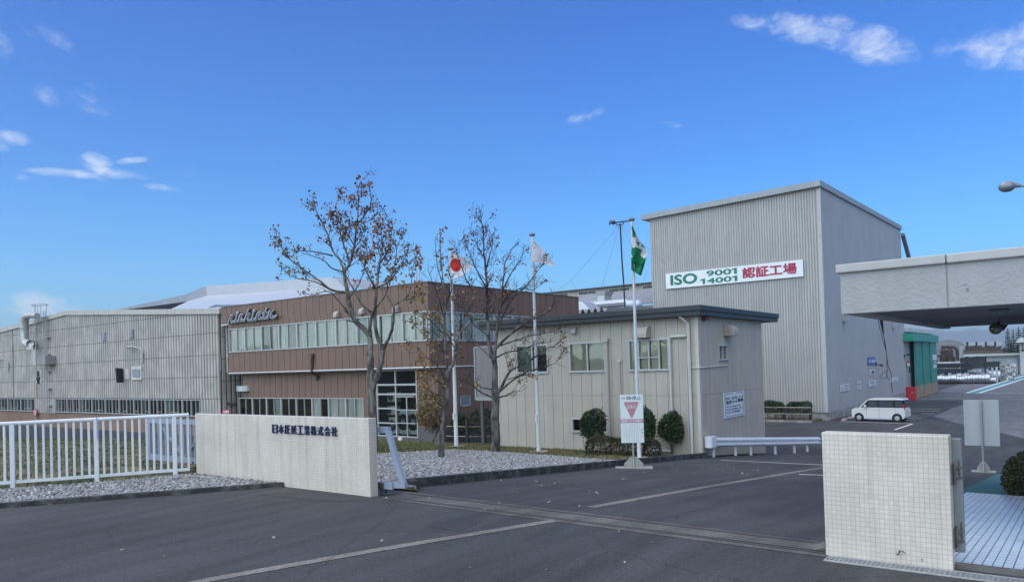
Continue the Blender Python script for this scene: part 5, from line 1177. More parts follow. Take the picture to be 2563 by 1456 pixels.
# white bird on the grass
bp_ = PY(287, 1117, FY - 2.2); bz = gz(bp_.x, bp_.y); sc_ = (PY(287, 1098, FY - 2.2).z - PY(287, 1117, FY - 2.2).z)
bd = thing('white_bird', 'white long legged bird standing on the lawn behind the fence', 'bird', (bp_.x, bp_.y, bp_.z))
mb = MB(); h = sc_
mb.tube([(bp_.x - .30 * h, bp_.y, bp_.z + .20 * h), (bp_.x - .20 * h, bp_.y, bp_.z + .36 * h), (bp_.x - .02 * h, bp_.y, bp_.z + .52 * h), (bp_.x + .08 * h, bp_.y, bp_.z + .66 * h), (bp_.x + .10 * h, bp_.y, bp_.z + .78 * h), (bp_.x + .07 * h, bp_.y, bp_.z + .92 * h), (bp_.x - .02 * h, bp_.y, bp_.z + .93 * h), (bp_.x - .13 * h, bp_.y, bp_.z + .87 * h)], [.03 * h, .13 * h, .17 * h, .11 * h, .07 * h, .085 * h, .06 * h, .012 * h], 10)
mb.build('body', M('white_plumage', (.72, .73, .72), .8, .05), bd, smooth=True)
for dx in (-.04, .05):
    mb = MB(); mb.tube([(bp_.x + dx * h, bp_.y + dx * .3 * h, bp_.z + .45 * h), (bp_.x + (dx - .04) * h, bp_.y, bp_.z + .22 * h), (bp_.x + dx * h, bp_.y, bp_.z)], .02 * h, 5); mb.build('leg', M('bird_leg', (.25, .24, .2), .6, .1), bd)

# ================================================================ standing signs
def sign_stand(name, label, base, bx0, bx1, bz0, bz1, face_dir, w_base, front):
    t = thing(name, label, 'sign stand', tuple(base), group='movable sign stands'); bx, by, bz = base
    n = Vector((face_dir[0], face_dir[1], 0)).normalized(); r_ = Vector((-n.y, n.x, 0))   # r_: to the right as seen from the front
    def at(s, o, z): return Vector((bx, by, 0)) + r_ * s + n * o + Vector((0, 0, z))
    mb = MB(); mb.prism([(-w_base, -.19), (w_base, -.19), (w_base, .19), (-w_base, .19)], lambda s, o: at(s, o, bz), lambda s, o: at(s, o, bz + .035)); mb.build('base_plate', m_signbase, t)
    mb = MB(); mb.prism([(-w_base * .52, bz + .036), (w_base * .52, bz + .036), (w_base * .52, bz + .13), (w_base * .18, bz + .30), (-w_base * .18, bz + .30), (-w_base * .52, bz + .13)], lambda s, z: at(s, -.012, z), lambda s, z: at(s, .012, z)); mb.prism([(-.16, bz + .036), (.16, bz + .036), (.03, bz + .30), (-.03, bz + .30)], lambda o, z: at(-.012, o, z), lambda o, z: at(.012, o, z)); mb.build('gusset', m_signbase, t)
    mb = MB(); mb.tube([at(0, 0, bz + .03), at(0, 0, bz1 - .02)], .028, 10); mb.build('pole', m_signpole, t, smooth=True)
    mb = MB(); mb.prism([(bx0, bz0), (bx1, bz0), (bx1, bz1), (bx0, bz1)], lambda s, z: at(s, .03, z), lambda s, z: at(s, .05, z)); mb.build('board', m_signface if front else m_signback, t)
    return t, at, n, r_
m_signbase = M('sign_base', (.30, .30, .28), .7, .15, 6, .2, 40); m_signpole = M('sign_pole', (.33, .34, .32), .45, .1, metal=.3); m_signface = M('sign_face', (.60, .655, .655), .5, .03, 2); m_signback = M('sign_back', (.42, .44, .46), .5, .06, 2, streak=.08)
B_ = G(1586, 1171); dpt = depth_of(B_); px = dpt / F_
fdirs = (CP - B_); fdirs.z = 0
st, at, n, r_ = sign_stand('stop_sign_stand', 'white stop notice board on a stand before the hedge', (B_.x, B_.y, gz(B_.x, B_.y)), -29 * px, 27.5 * px, gz(B_.x, B_.y) + 64 * px, gz(B_.x, B_.y) + 184 * px, fdirs, 46 * px, True)
bx0, bx1 = -29 * px, 27.5 * px; zb = gz(B_.x, B_.y) + 64 * px; zt = zb + 120 * px; bw_ = bx1 - bx0; bh_ = zt - zb
def stext(s_, fx, fz, w_, h_, mt, bo=.0, o=.0512): 
    p = at(bx0 + bw_ * fx, o, zt - bh_ * fz); text(s_, mt, 'lettering', st, width=bw_ * w_, height=bh_ * h_, origin=p, xdir=r_, bold=bo, depth=.002)
def sshape(poly, o0, o1, mt, nm):
    mb = MB(); mb.prism([(bx0 + bw_ * a, zt - bh_ * b) for a, b in poly], lambda s, z: at(s, o0, z), lambda s, z: at(s, o1, z)); mb.build(nm, mt, st)
m_sgrey = M('sign_grey_ink', (.16, .21, .22), .6, .1); m_spink = M('sign_pink', (.42, .19, .225), .6, .06); m_sfaint = M('sign_faint_ink', (.30, .33, .34), .6, .1); m_sfpink = M('sign_faint_pink', (.46, .36, .37), .6, .1)
stext('一', .06, .080, .17, .018, m_sgrey, .0); stext('時停止', .285, .115, .66, .090, m_sgrey, .022)
def rtri(cx_, w_, t_, b_, r=.03):
    return [(cx_ - w_ / 2 + r, t_), (cx_ + w_ / 2 - r, t_), (cx_ + w_ / 2 - .002, t_ + .018), (cx_ + w_ / 2 - .008, t_ + .04), (cx_ + .035, b_ - .012), (cx_, b_), (cx_ - .035, b_ - .012), (cx_ - w_ / 2 + .008, t_ + .04), (cx_ - w_ / 2 + .002, t_ + .018)]
sshape(rtri(.49, .64, .148, .485), .0505, .0525, m_spink, 'warning_triangle'); stext('止まれ', .29, .285, .40, .075, m_signface, .012, .0527)
sshape([(0, .505), (1, .505), (1, .585), (0, .585)], .0505, .0525, m_spink, 'banner'); stext('監視カメラ作動中', .045, .572, .90, .055, m_signface, .02, .0527)
for i, ch in enumerate('お願い'): stext(ch, .875, .745 + i * .073, .085, .045, [m_sgrey, m_sfpink, m_sfaint][i])
rr_ = random.Random(11); mb = MB(); mp2 = MB()
for c in range(10):   # faded columns of small print
    x = .80 - c * .075; t0 = [.60, .62, .60, .60, .60, .60, .60, .68, .62, .60][c]; t1 = [.74, .975, .975, .965, .96, .87, .97, .97, .90, .86][c]; z = t0
    while z < t1:
        m_ = mb if c not in (7, 9) else mp2
        for k in range(2):
            a_, b_ = rr_.uniform(0, .012), rr_.uniform(.022, .036); zz_ = z + k * .009 + rr_.uniform(0, .003); m_.prism([(bx0 + bw_ * (x + a_), zt - bh_ * zz_), (bx0 + bw_ * (x + b_), zt - bh_ * zz_), (bx0 + bw_ * (x + b_), zt - bh_ * (zz_ + .004)), (bx0 + bw_ * (x + a_), zt - bh_ * (zz_ + .004))], lambda s, q: at(s, .0505, q), lambda s, q: at(s, .0515, q))
        k_ = x + rr_.uniform(.01, .02); m_.prism([(bx0 + bw_ * k_, zt - bh_ * z), (bx0 + bw_ * (k_ + .006), zt - bh_ * z), (bx0 + bw_ * (k_ + .006), zt - bh_ * (z + .018)), (bx0 + bw_ * k_, zt - bh_ * (z + .018))], lambda s, q: at(s, .0505, q), lambda s, q: at(s, .0514, q)); z += .0245
mb.build('small_print', m_sfaint, st); mp2.build('small_print', m_sfpink, st)
# the second stand, seen from behind
B2 = G(2461, 1181); px = depth_of(B2) / F_; fd2 = (B2 - CP); fd2.z = 0; z2 = gz(B2.x, B2.y)
sign_stand('sign_stand', 'blank back of a board on a stand beside the green path', (B2.x, B2.y, z2), -37 * px, 38 * px, z2 + 66 * px, z2 + 181 * px, fd2, 26 * px, False)

# ================================================================ guard rail along the ramp
gd = thing('guard_rail', 'white steel guard rail sloping down beside the cream office', 'guard rail', (-10.2, 29, -1.5))
m_gr = M('rail_white', (.68, .70, .73), .38, .04, 2, streak=.12)
prof = [(0, .0), (-.03, .03), (-.085, .06), (-.085, .11), (-.02, .15), (-.02, .19), (-.085, .23), (-.085, .28), (-.03, .31), (0, .345)]
gp = [Vector((-10.22, 25.25)), Vector((-9.95, 28.5)), Vector((-9.5, 34.5)), Vector((-9.2, 38.5))]
GPX = [(1785, 1143), (1843, 1140), (1890, 1139), (1936, 1136), (1980, 1133), (2020, 1130)]
gpp = [G(*q) for q in GPX]; gpp = [Vector((q.x, q.y, gz(q.x, q.y))) for q in gpp]
x0_, y0_ = gpp[0].x, gpp[0].y; sxy = (gpp[-1].x - x0_) / (gpp[-1].y - y0_)
zA_ = PX(1785, 1093.5, x0_).z - .345; zB_ = PX(2040, 1086, gpp[-1].x).z - .345
line = lambda y: Vector((x0_ + (y - y0_) * sxy, y, zA_ + (zB_ - zA_) * (y - y0_) / (gpp[-1].y - y0_)))
yst = [y0_ - .35, y0_, 28, 30, 32, gpp[-1].y + 1.2]; vs = []
hb_ = 0.0
for y in yst:
    c = line(y); 
    for o, z in prof: vs.append((c.x + .06 - o, c.y, c.z + hb_ + z))
    for o, z in reversed(prof): vs.append((c.x + .05 - o, c.y, c.z + hb_ + z))
kk = len(prof) * 2; fs = []
for i in range(len(yst) - 1):
    for j in range(kk): fs.append((i * kk + j, i * kk + (j + 1) % kk, (i + 1) * kk + (j + 1) % kk, (i + 1) * kk + j))
mb = MB(); mb.add(vs, fs); mb.build('beam', m_gr, gd)
c = line(yst[0]); mb = MB(); mb.prism([(.15 * math.cos(t) , .11 * math.sin(t)) for t in [math.pi + i * math.pi / 10 for i in range(11)]], lambda a_, b_: (c.x + .02 + a_, c.y + b_, c.z + hb_ - .02), lambda a_, b_: (c.x + .02 + a_, c.y + b_, c.z + hb_ + .37)); mb.box(c.x - .13, c.x + .17, c.y, c.y + .38, c.z + hb_ - .02, c.z + hb_ + .37); mb.build('end_terminal', m_gr, gd, bevel=.01)
for q in gpp:
    c = line(q.y); mb = MB(); mb.tube([(c.x - .02, c.y + .05, gz(c.x, c.y) - .2), (c.x - .02, c.y + .05, c.z + .1)], .057, 10); mb.build('post', m_gr, gd, smooth=True)

# ================================================================ entrance canopy
CYF, CYB, CXL = 11.0, 21.0, -2.576
can = thing('entrance_canopy', 'thick rendered canopy slab with a pale coping over the entrance', 'canopy', (1, 15, 2.8))
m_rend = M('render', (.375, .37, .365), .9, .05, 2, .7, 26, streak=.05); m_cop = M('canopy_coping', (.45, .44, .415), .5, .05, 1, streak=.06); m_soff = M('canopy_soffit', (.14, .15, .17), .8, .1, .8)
zt, zc, zb = 3.46, 3.34, 2.775
mb = MB(); xj = PY(2369, 700, CYF).x
mb.box(CXL + .05, xj - .012, CYF + .02, CYF + .22, zb, zc); mb.box(xj + .012, 5, CYF + .02, CYF + .22, zb, zc); mb.box(xj - .012, xj + .012, CYF + .035, CYF + .22, zb, zc); mb.box(CXL + .05, CXL + .25, CYF + .22, CYB, zb, zc); mb.build('fascia', m_rend, can)
mb = MB(); mb.box(CXL, xj - .006, CYF - .03, CYF + .27, zc + .001, zt); mb.box(xj + .006, 5.05, CYF - .03, CYF + .27, zc + .001, zt); mb.box(CXL, CXL + .3, CYF + .27, CYB + .03, zc + .001, zt); mb.build('coping', m_cop, can, bevel=.015)
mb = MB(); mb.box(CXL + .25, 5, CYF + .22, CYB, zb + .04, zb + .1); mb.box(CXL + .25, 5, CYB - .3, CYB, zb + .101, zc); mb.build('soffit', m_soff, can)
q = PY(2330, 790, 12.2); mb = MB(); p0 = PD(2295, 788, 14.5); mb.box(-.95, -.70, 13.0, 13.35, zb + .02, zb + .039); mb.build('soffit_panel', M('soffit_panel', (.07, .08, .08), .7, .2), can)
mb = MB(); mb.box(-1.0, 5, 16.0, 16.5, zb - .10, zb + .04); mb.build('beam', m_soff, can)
mb = MB(); mb.box(1.6, 1.9, 11.3, 11.6, -.02, zb + .04); mb.box(2.6, 2.9, 19.5, 19.8, -1, zb + .04); mb.build('column', m_rend, can)
# render scar
mb = MB(); p = PY(2420, 720, CYF); mb.ball((p.x, CYF + .02, p.z - .02), .016, .006, .03, 9, 6); mb.ball((p.x - .03, CYF + .02, p.z + .04), .03, .006, .012, 9, 6); mb.build('render_scar', M('scar', (.24, .235, .23), .9, .2, 20), can)
# floodlight
fl = thing('floodlight', 'black floodlight with a round bulb hanging under the canopy edge', 'lamp', tuple(PX(2502, 795, -.2)))
dpf = 14.2; t0 = PD(2503, 789, dpf); e0 = PD(2512, 803, dpf); e1 = PD(2494, 824, dpf)
mb = MB(); mb.tube([t0 + Vector((0, 0, .06)), PD(2505, 803, dpf)], .03, 8); mb.lathe([(0, .03), (.07, .03), (.07, .06), (0, .06)], t0, 12); mb.build('bracket', m_black, fl)
mb = MB(); mb.tube([PD(2517, 802, dpf), PD(2511, 808, dpf), PD(2500, 818, dpf)], [.06, .085, .10], 14); mb.build('housing', m_black, fl, smooth=True)
mb = MB(); c = PD(2491, 822, dpf); mb.ball(c, .112, .112, .112, 18, 12); mb.build('bulb', M('bulb_glass', (.13, .125, .105), .08, .1, spec=.8, coat=.6), fl, smooth=True)
# hanging cable with connector
hc = thing('hanging_cable', 'black cable with loops hanging from the canopy soffit', 'cable', tuple(PD(2205, 790, 13.0)))
dpc = 13.0; Zk = lambda zx, zy: PD((3200 + .58386 * zx) * .63542, (900 + .58386 * zy) * .63542, dpc)
mb = MB(); mb.tube([Zk(440, 578), Zk(475, 580)], .03, 6); mb.tube([Zk(457, 580), Zk(463, 620), Zk(470, 655)], [.02, .026, .02], 8); mb.tube([Zk(469, 650), Zk(478, 712)], [.017, .010], 8); mb.build('connector', m_black, hc)
mb = MB(); mb.tube([Zk(476, 705), Zk(486, 770), Zk(498, 850), Zk(506, 920), Zk(527, 970), Zk(533, 1000), Zk(527, 1025), Zk(533, 1070), Zk(538, 1108)], .006, 5)
mb.tube([Zk(440, 605), Zk(447, 650), Zk(466, 720), Zk(480, 780), Zk(490, 810)], .005, 5); mb.tube([Zk(448, 600), Zk(462, 660), Zk(488, 760), Zk(497, 830)], .004, 5)
mb.tube([Zk(498, 850), Zk(500, 920), Zk(503, 955), Zk(470, 975), Zk(452, 1000), Zk(468, 1010), Zk(495, 1010), Zk(503, 955)], .005, 5); mb.tube([Zk(503, 955), Zk(500, 990), Zk(512, 1018), Zk(527, 1022)], .005, 5); mb.build('cable', m_black, hc)
mb = MB(); c = Zk(527, 1028); mb.ball(c, .02, .02, .04, 8, 6); mb.build('cable_tag', M('cable_tag', (.35, .35, .30), .6, .1), hc)
# street lamp head at the right edge
sl = thing('street_lamp', 'grey street lamp head reaching in at the right edge of the sky', 'lamp', tuple(PD(2600, 1150, 24)))
dl = 24.0; Zl = lambda zx, zy: PD((2600 + .55872 * zx) * .63542, (.55872 * zy) * .63542, dl)
mb = MB(); mb.tube([Zl(2398, 1310), Zl(2412, 1302), Zl(2450, 1300), Zl(2500, 1305), Zl(2545, 1311)], [.02, .09, .12, .10, .04], 12); mb.build('lamp_head', M('lamp_shell', (.33, .35, .36), .4, .08), sl, smooth=True)
mb = MB(); c = Zl(2442, 1318); mb.ball(c, .24, .2, .17, 16, 10); mb.build('lens', M('lamp_lens', (.16, .18, .21), .15, .1, spec=.8), sl, smooth=True)
mb = MB(); a = Zl(2540, 1311); bs = G(2760, 1140); mb.tube([a, Zl(2620, 1320), Zl(2750, 1345), Vector((Zl(2790, 1400).x, Zl(2790, 1400).y, Zl(2790, 1400).z)), Vector((Zl(2800, 1400).x, Zl(2800, 1400).y, gz(0, 20)))], [.03, .035, .04, .05, .07], 8); mb.build('pole', m_steel, sl, smooth=True)

# ================================================================ flag poles and flags
m_pole = M('pole_alu', (.58, .60, .62), .35, .05, 2, metal=.3, streak=.1); m_polew = M('pole_lower', (.66, .67, .67), .45, .05, 2, streak=.1); m_finial = M('finial', (.14, .14, .13), .5, .15)
POLES = []
for (ub, vb, ut, vt, lab) in ((1142, 1120, 1126, 618, 'flagpole nearest the brown office flying the red disc flag'), (1348, 1133, 1328, 582, 'middle flagpole flying the plain white flag'), (1600, 1150, 1582, 543, 'tallest looking flagpole behind the stop board flying the green flag')):
    b = G(ub, vb); b.z = gz(b.x, b.y); dpth = depth_of(b); top = PD(ut, vt, dpth); H_ = top.z - b.z
    t = thing('flagpole', lab, 'flagpole', tuple(b), group='flagpoles'); px = dpth / F_
    z1 = b.z + H_ * .36; r0 = 5.2 * px
    mb = MB(); mb.tube([(b.x, b.y, b.z), (b.x, b.y, b.z + H_ * .14)], [r0, r0], 14); mb.build('lower_tube', m_polew, t, smooth=True)
    mb = MB(); mb.tube([(b.x, b.y, b.z + H_ * .14), (b.x, b.y, z1)], [r0 * .97, r0 * .86], 14); mb.build('middle_tube', m_polew if ub < 1500 else m_pole, t, smooth=True)
    mb = MB(); mb.tube([(b.x, b.y, z1), (b.x, b.y, b.z + H_ * .985)], [r0 * .82, r0 * .6], 14); mb.build('upper_tube', m_pole, t, smooth=True)
    zt_ = b.z + H_ * .985; mb = MB(); mb.lathe([(0, 0), (r0 * .5, 0), (r0 * 1.3, .02), (r0 * 1.5, .055), (r0 * 1.3, .09), (r0 * .4, .115), (0, .12)], (b.x, b.y, zt_), 16); mb.build('finial', m_finial, t, smooth=True)
    mb = MB(); mb.lathe([(0, 0), (.34, 0), (.34, .07), (.30, .075), (0, .075)], (b.x, b.y, b.z), 20); mb.build('footing', m_conc, t)
    mb = MB(); mb.box(b.x - r0 * .5, b.x + r0 * .5, b.y - r0 - .05, b.y - r0 + .02, b.z + 1.15, b.z + 1.42); mb.build('cleat_box', m_polew, t, bevel=.01)
    mb = MB(); mb.tube([(b.x + r0 + .01, b.y - .03, b.z + 1.3), (b.x + r0 * .8, b.y - .05, zt_ - .1)], .006, 4); mb.build('halyard', M('halyard', (.45, .45, .42), .7, .1), t)
    POLES.append((b, dpth, r0))
def inpoly(x, y, P):
    c = False; j = len(P) - 1
    for i in range(len(P)):
        if (P[i][1] > y) != (P[j][1] > y) and x < (P[j][0] - P[i][0]) * (y - P[i][1]) / (P[j][1] - P[i][1] + 1e-9) + P[i][0]: c = not c
        j = i
    return c
def flag(name, label, dep, left, right, mats, regions, wave, n=70, m=56, emblem=None):
    """cloth between a left and a right edge (both read top to bottom), billowing in depth, with its dyed areas as materials"""
    def along(pl, t):
        k = [0]
        for a, b in zip(pl[:-1], pl[1:]): k.append(k[-1] + math.hypot(b[0] - a[0], b[1] - a[1]))
        q = t * k[-1]
        for i in range(len(pl) - 1):
            if q <= k[i + 1] + 1e-9:
                f = (q - k[i]) / max(1e-9, k[i + 1] - k[i]); return (pl[i][0] + (pl[i + 1][0] - pl[i][0]) * f, pl[i][1] + (pl[i + 1][1] - pl[i][1]) * f)
        return pl[-1]
    pts = []; mb = MB(); vs = []
    for i in range(n + 1):
        a, b = along(left, i / n), along(right, i / n)
        for j in range(m + 1):
            f = j / m; u, v = a[0] + (b[0] - a[0]) * f, a[1] + (b[1] - a[1]) * f; pts.append((u, v)); vs.append(PD(u, v, dep + wave(f, i / n)))
    fs = []; mi = []
    for i in range(n):
        for j in range(m):
            q = (i * (m + 1) + j, i * (m + 1) + j + 1, (i + 1) * (m + 1) + j + 1, (i + 1) * (m + 1) + j); fs.append(q)
            cu = sum(pts[k][0] for k in q) / 4; cv = sum(pts[k][1] for k in q) / 4; s_ = 0
            for P, idx in regions:
                if inpoly(cu, cv, P): s_ = idx
            mi.append(s_)
    mb.v = [tuple(v) for v in vs]; mb.f = fs; mb.mi = mi
    o = mb.build(name, mats, fix=False, smooth=True); o.modifiers.clear(); tag(o, label, 'flag', 'flags on the flagpoles'); return o
def cloth(name, col, tl=.35):
    m = M(name, col, .85, .05, 3, .15, 300); t = m.node_tree; N = t.nodes; L = t.links.new; b = N['Principled BSDF']
    tr = N.new('ShaderNodeBsdfTranslucent'); tr.inputs['Color'].default_value = (*col, 1); mx_ = N.new('ShaderNodeMixShader'); mx_.inputs[0].default_value = tl; L(b.outputs[0], mx_.inputs[1]); L(tr.outputs[0], mx_.inputs[2]); L(mx_.outputs[0], N['Material Output'].inputs['Surface']); return m
c_white = cloth('flag_white', (.74, .74, .76)); c_red = cloth('flag_red', (.62, .035, .03)); c_green = cloth('flag_green', (.008, .20, .085)); c_ink = cloth('flag_ink', (.16, .16, .18))
Z3 = lambda zx, zy: ((1600 + .44643 * zx) * .63542, (850 + .44643 * zy) * .63542)
d1 = POLES[0][1]
L1 = [Z3(*q) for q in ((388, 320), (380, 380), (372, 440), (385, 520), (398, 560))]; R1 = [Z3(*q) for q in ((470, 350), (520, 375), (560, 410), (580, 445), (560, 480), (500, 530), (440, 548), (405, 562))]
disc = [Z3(434 + 47 * math.cos(a) + 6 * math.sin(a), 434 + 60 * math.sin(a)) for a in [i * math.pi / 24 for i in range(48)]]
flag('national_flag', 'white flag with a red disc fluttering behind the bare tree', d1, L1, R1, [c_white, c_red], [(disc, 1)], lambda f, t: -.25 * f + .10 * math.sin(f * 9 + t * 4) * f)
d2 = POLES[1][1]
L2 = [Z3(*q) for q in ((1110, 212), (1105, 300), (1102, 370), (1112, 408))]; R2 = [Z3(*q) for q in ((1135, 228), (1190, 285), (1240, 345), (1280, 395), (1315, 440), (1270, 440), (1200, 418))]
ink = [[Z3(*q) for q in P] for P in ([(1212, 340), (1220, 342), (1216, 398), (1206, 400)], [(1236, 338), (1243, 345), (1232, 398), (1225, 392)], [(1214, 340), (1240, 338), (1241, 346), (1214, 348)], [(1212, 366), (1234, 364), (1234, 372), (1212, 374)], [(1208, 392), (1230, 390), (1230, 398), (1206, 401)], [(1222, 330), (1228, 326), (1232, 350), (1226, 352)])]
flag('white_flag', 'white flag with a small dark emblem drooping from the middle pole', d2, L2, R2, [c_white, c_ink], [(P, 1) for P in ink], lambda f, t: -.3 * f + .13 * math.sin(f * 7 + t * 5) * f + .05 * math.sin(t * 9) * f)
d3 = POLES[2][1]
Z7 = lambda zx, zy: ((2050 + .30218 * zx) * .63542, (830 + .30218 * zy) * .63542)
L3 = [Z7(*q) for q in ((1445, 195), (1447, 350), (1445, 480), (1440, 600), (1442, 770), (1500, 805))]; R3 = [Z7(*q) for q in ((1462, 205), (1500, 300), (1560, 400), (1620, 480), (1660, 560), (1632, 630), (1600, 750), (1570, 848), (1530, 828))]
w1 = [Z7(*q) for q in ((1447, 350), (1490, 345), (1490, 318), (1505, 310), (1530, 345), (1580, 430), (1573, 462), (1620, 490), (1670, 560), (1636, 626), (1575, 605), (1560, 570), (1583, 510), (1540, 490), (1500, 475), (1447, 485))]
g1 = [Z7(*q) for q in ((1505, 398), (1553, 415), (1530, 468))]; w2 = [Z7(*q) for q in ((1430, 540), (1447, 575), (1460, 600), (1430, 620))]
flag('safety_flag', 'folded green flag with a white cross pattern on the right hand pole', d3, L3, R3, [c_green, c_white], [(w1, 1), (g1, 0), (w2, 1)], lambda f, t: -.22 * f + .12 * math.sin(f * 8 + t * 6) + (.10 * math.sin((t - .72) * 24) if t > .72 else 0))
# ================================================================ trees
m_bark = M('bark', (.085, .076, .066), .95, .3, 7, .9, 26, col2=(.15, .14, .125), stretch=(1, 1, .35)); m_bark_d = M('bark_dark', (.050, .044, .038), .95, .3, 7, .8, 30, col2=(.12, .11, .10), stretch=(1, 1, .35))
m_twig = M('twig', (.032, .027, .025), .9, .2, 9)
lf = [M('leaf_brown', (.165, .078, .032), .7, .3, 3), M('leaf_rust', (.25, .105, .032), .7, .3, 3), M('leaf_olive', (.115, .095, .030), .7, .3, 3), M('leaf_ochre', (.27, .17, .045), .7, .25, 3), M('leaf_red', (.17, .045, .028), .7, .3, 3)]
def crom(pts, k=4):
    out = []; n = len(pts)
    for i in range(n - 1):
        p0, p1, p2, p3 = pts[max(0, i - 1)], pts[i], pts[i + 1], pts[min(n - 1, i + 2)]
        for j in range(k):
            t = j / k; out.append(.5 * ((2 * p1) + (p2 - p0) * t + (2 * p0 - 5 * p1 + 4 * p2 - p3) * t * t + (3 * p1 - p0 - 3 * p2 + p3) * t ** 3))
    out.append(pts[-1]); return out
class Tree:
    def __init__(s, seed, dep, dens=.5, tw=1.0): s.dens = dens; s.tw = tw; s.r = random.Random(seed); s.dep = dep; s.px = dep / F_; s.wood = MB(); s.twig = MB(); s.leaf = MB()
    def limb(s, pts, r0, r1, d0=0.0, d1=0.0, leaf=0, twigs=1.0, tl=1.0, mats=(0, 1, 2), start=.2, size=1.0, bare_lo=0.0):
        """a limb seen at these points of the photograph, leaning from depth offset d0 to d1 (m), with twigs grown from it"""
        n = len(pts); P = crom([PD(u, v, s.dep + d0 + (d1 - d0) * (i / max(1, n - 1))) for i, (u, v) in enumerate(pts)])
        k = len(P); jit = [Vector((s.r.gauss(0, 1), s.r.gauss(0, 1), s.r.gauss(0, .6))) * s.px * .6 for _ in P]; P = [p + j if 0 < i < k - 1 else p for i, (p, j) in enumerate(zip(P, jit))]
        rr = [(r0 + (r1 - r0) * (i / (k - 1)) ** .8) * s.px for i in range(k)]
        (s.wood if r0 > 2.2 else s.twig).tube(P, rr, 9 if r0 > 5 else (6 if r0 > 2 else 4))
        ln = sum((b - a).length for a, b in zip(P[:-1], P[1:])); cnt = int(ln * 5.2 * twigs * s.tw)
        for q in range(cnt):
            t = start + (1 - start) * (q + s.r.random()) / cnt; i = min(k - 2, int(t * (k - 1))); p = P[i].lerp(P[i + 1], t * (k - 1) - i); d = (P[min(k - 1, i + 1)] - P[max(0, i - 1)]).normalized()
            s.grow(p, d, tl * s.r.uniform(.35, 1.0) * (1.15 - .55 * t), max(.55, rr[i] / s.px * .42), 0, leaf if t > bare_lo else leaf * .15, mats, size)
        s.leaves(P[-1], leaf, mats, size)
    def grow(s, p, d, ln, r, lv, leaf, mats, size):
        side = Vector((s.r.gauss(0, 1), s.r.gauss(0, 1), s.r.gauss(0, .8))); side = (side - d * side.dot(d)).normalized()
        d = (d * s.r.uniform(.35, .9) + side * s.r.uniform(.5, 1.0) + Vector((0, 0, .28))).normalized()
        n = 4; P = [p]
        for i in range(n):
            d = (d + Vector((s.r.gauss(0, .16), s.r.gauss(0, .16), s.r.gauss(.04, .12)))).normalized(); P.append(P[-1] + d * ln / n)
        r = min(r, 2.0); s.twig.tube(P, [max(.26, r * (1 - .75 * i / n)) * s.px for i in range(n + 1)], 3, caps=False)
        if lv < 2:
            for q in range(s.r.choice((2, 3, 4, 4)) if lv == 0 else s.r.choice((0, 1, 2))):
                i = s.r.randint(1, n); s.grow(P[i], (P[i] - P[i - 1]).normalized(), ln * s.r.uniform(.3, .6), r * .55, lv + 1, leaf, mats, size)
        for q in P[2:]: s.leaves(q, leaf, mats, size)
    def leaves(s, p, leaf, mats, size):
        leaf *= s.dens; k = s.r.choice((2, 3, 4, 5)) if s.r.random() < leaf / 3.4 else 0
        for _ in range(k):
            L = s.px * s.r.uniform(4.5, 9.0) * size; w = L * s.r.uniform(.30, .5); o = p + Vector((s.r.gauss(0, 1), s.r.gauss(0, 1), s.r.gauss(0, 1))) * s.px * 5.0
            a = Vector((s.r.gauss(0, .7), s.r.gauss(0, .7), -1.0 + s.r.gauss(0, .55))).normalized(); b = a.orthogonal().normalized(); b = (Matrix.Rotation(s.r.uniform(0, 6.28), 3, a) @ b); c = a.cross(b)
            s.leaf.cur = s.r.choice(mats); s.leaf.add([o, o + a * L * .45 + b * w + c * w * .35, o + a * L, o + a * L * .45 - b * w + c * w * .35], [(0, 1, 2), (0, 2, 3)])
    def done(s, label, base, bark, group='trees on the gravel bed'):
        t = thing('street_tree', label, 'tree', tuple(base), group=group)
        s.wood.build('trunk', bark, t, smooth=True, fix=False).modifiers.clear(); s.twig.build('branches', m_twig, t, fix=False)
        s.leaf.build('crown', lf, t, fix=False); return t
ZA = lambda *L: [(686.2 + .30538 * a, 444.8 + .30538 * b) for a, b in L]
# --- left tree: forked trunk, brown leaves held in clumps at the branch ends
bA = G(934, 1130); T = Tree(21, depth_of(bA), .56, .9); 
T.limb([(935, 1131), (932, 1040), (929, 982), (927, 930), (926, 876)], 12.5, 8.0, twigs=0)
T.limb([(929, 985), (935, 960), (946, 938), (954, 905), (957, 876)], 8.6, 6.6, twigs=.2, tl=.6)
T.limb([(926, 878), *ZA((785, 1320), (740, 1240), (660, 1170), (620, 1050), (600, 930))], 8.0, 5.2, 0, .4, twigs=.5, tl=.9, start=.4)
T.limb(ZA((790, 1290), (785, 1200), (810, 1110), (822, 1060)), 4.2, 3.4, 0, -.3, twigs=.3)
T.limb(ZA((600, 930), (575, 780), (620, 700), (650, 580), (675, 400), (690, 200), (682, 80)), 5.2, .9, .4, .8, 1.75, 1.05, .95, (0, 0, 1, 2), .2, bare_lo=.3)
T.limb(ZA((575, 790), (540, 680), (480, 600), (440, 470), (390, 370), (340, 260), (305, 195)), 3.6, .7, .4, 1.1, 1.5, .8, .8, (0, 0, 1, 2), .3, bare_lo=.3)
T.limb(ZA((605, 940), (470, 920), (380, 850), (250, 760), (130, 670), (70, 580), (45, 505)), 3.8, .7, .4, -.6, 1.35, .75, .75, (0, 1, 2), .35, bare_lo=.4)
T.limb(ZA((575, 775), (470, 740), (410, 680), (280, 630), (220, 610)), 2.4, .6, .4, -.4, .35, .6, .7, (0, 2), .3)
T.limb(ZA((480, 640), (350, 610), (190, 595), (100, 580)), 2.2, .6, .6, 1.2, .5, .6, .6, (0, 2), .35)
T.limb(ZA((470, 925), (330, 850), (170, 820), (85, 760)), 2.6, .7, .2, .9, .9, .7, .7, (0, 1, 2), .35)
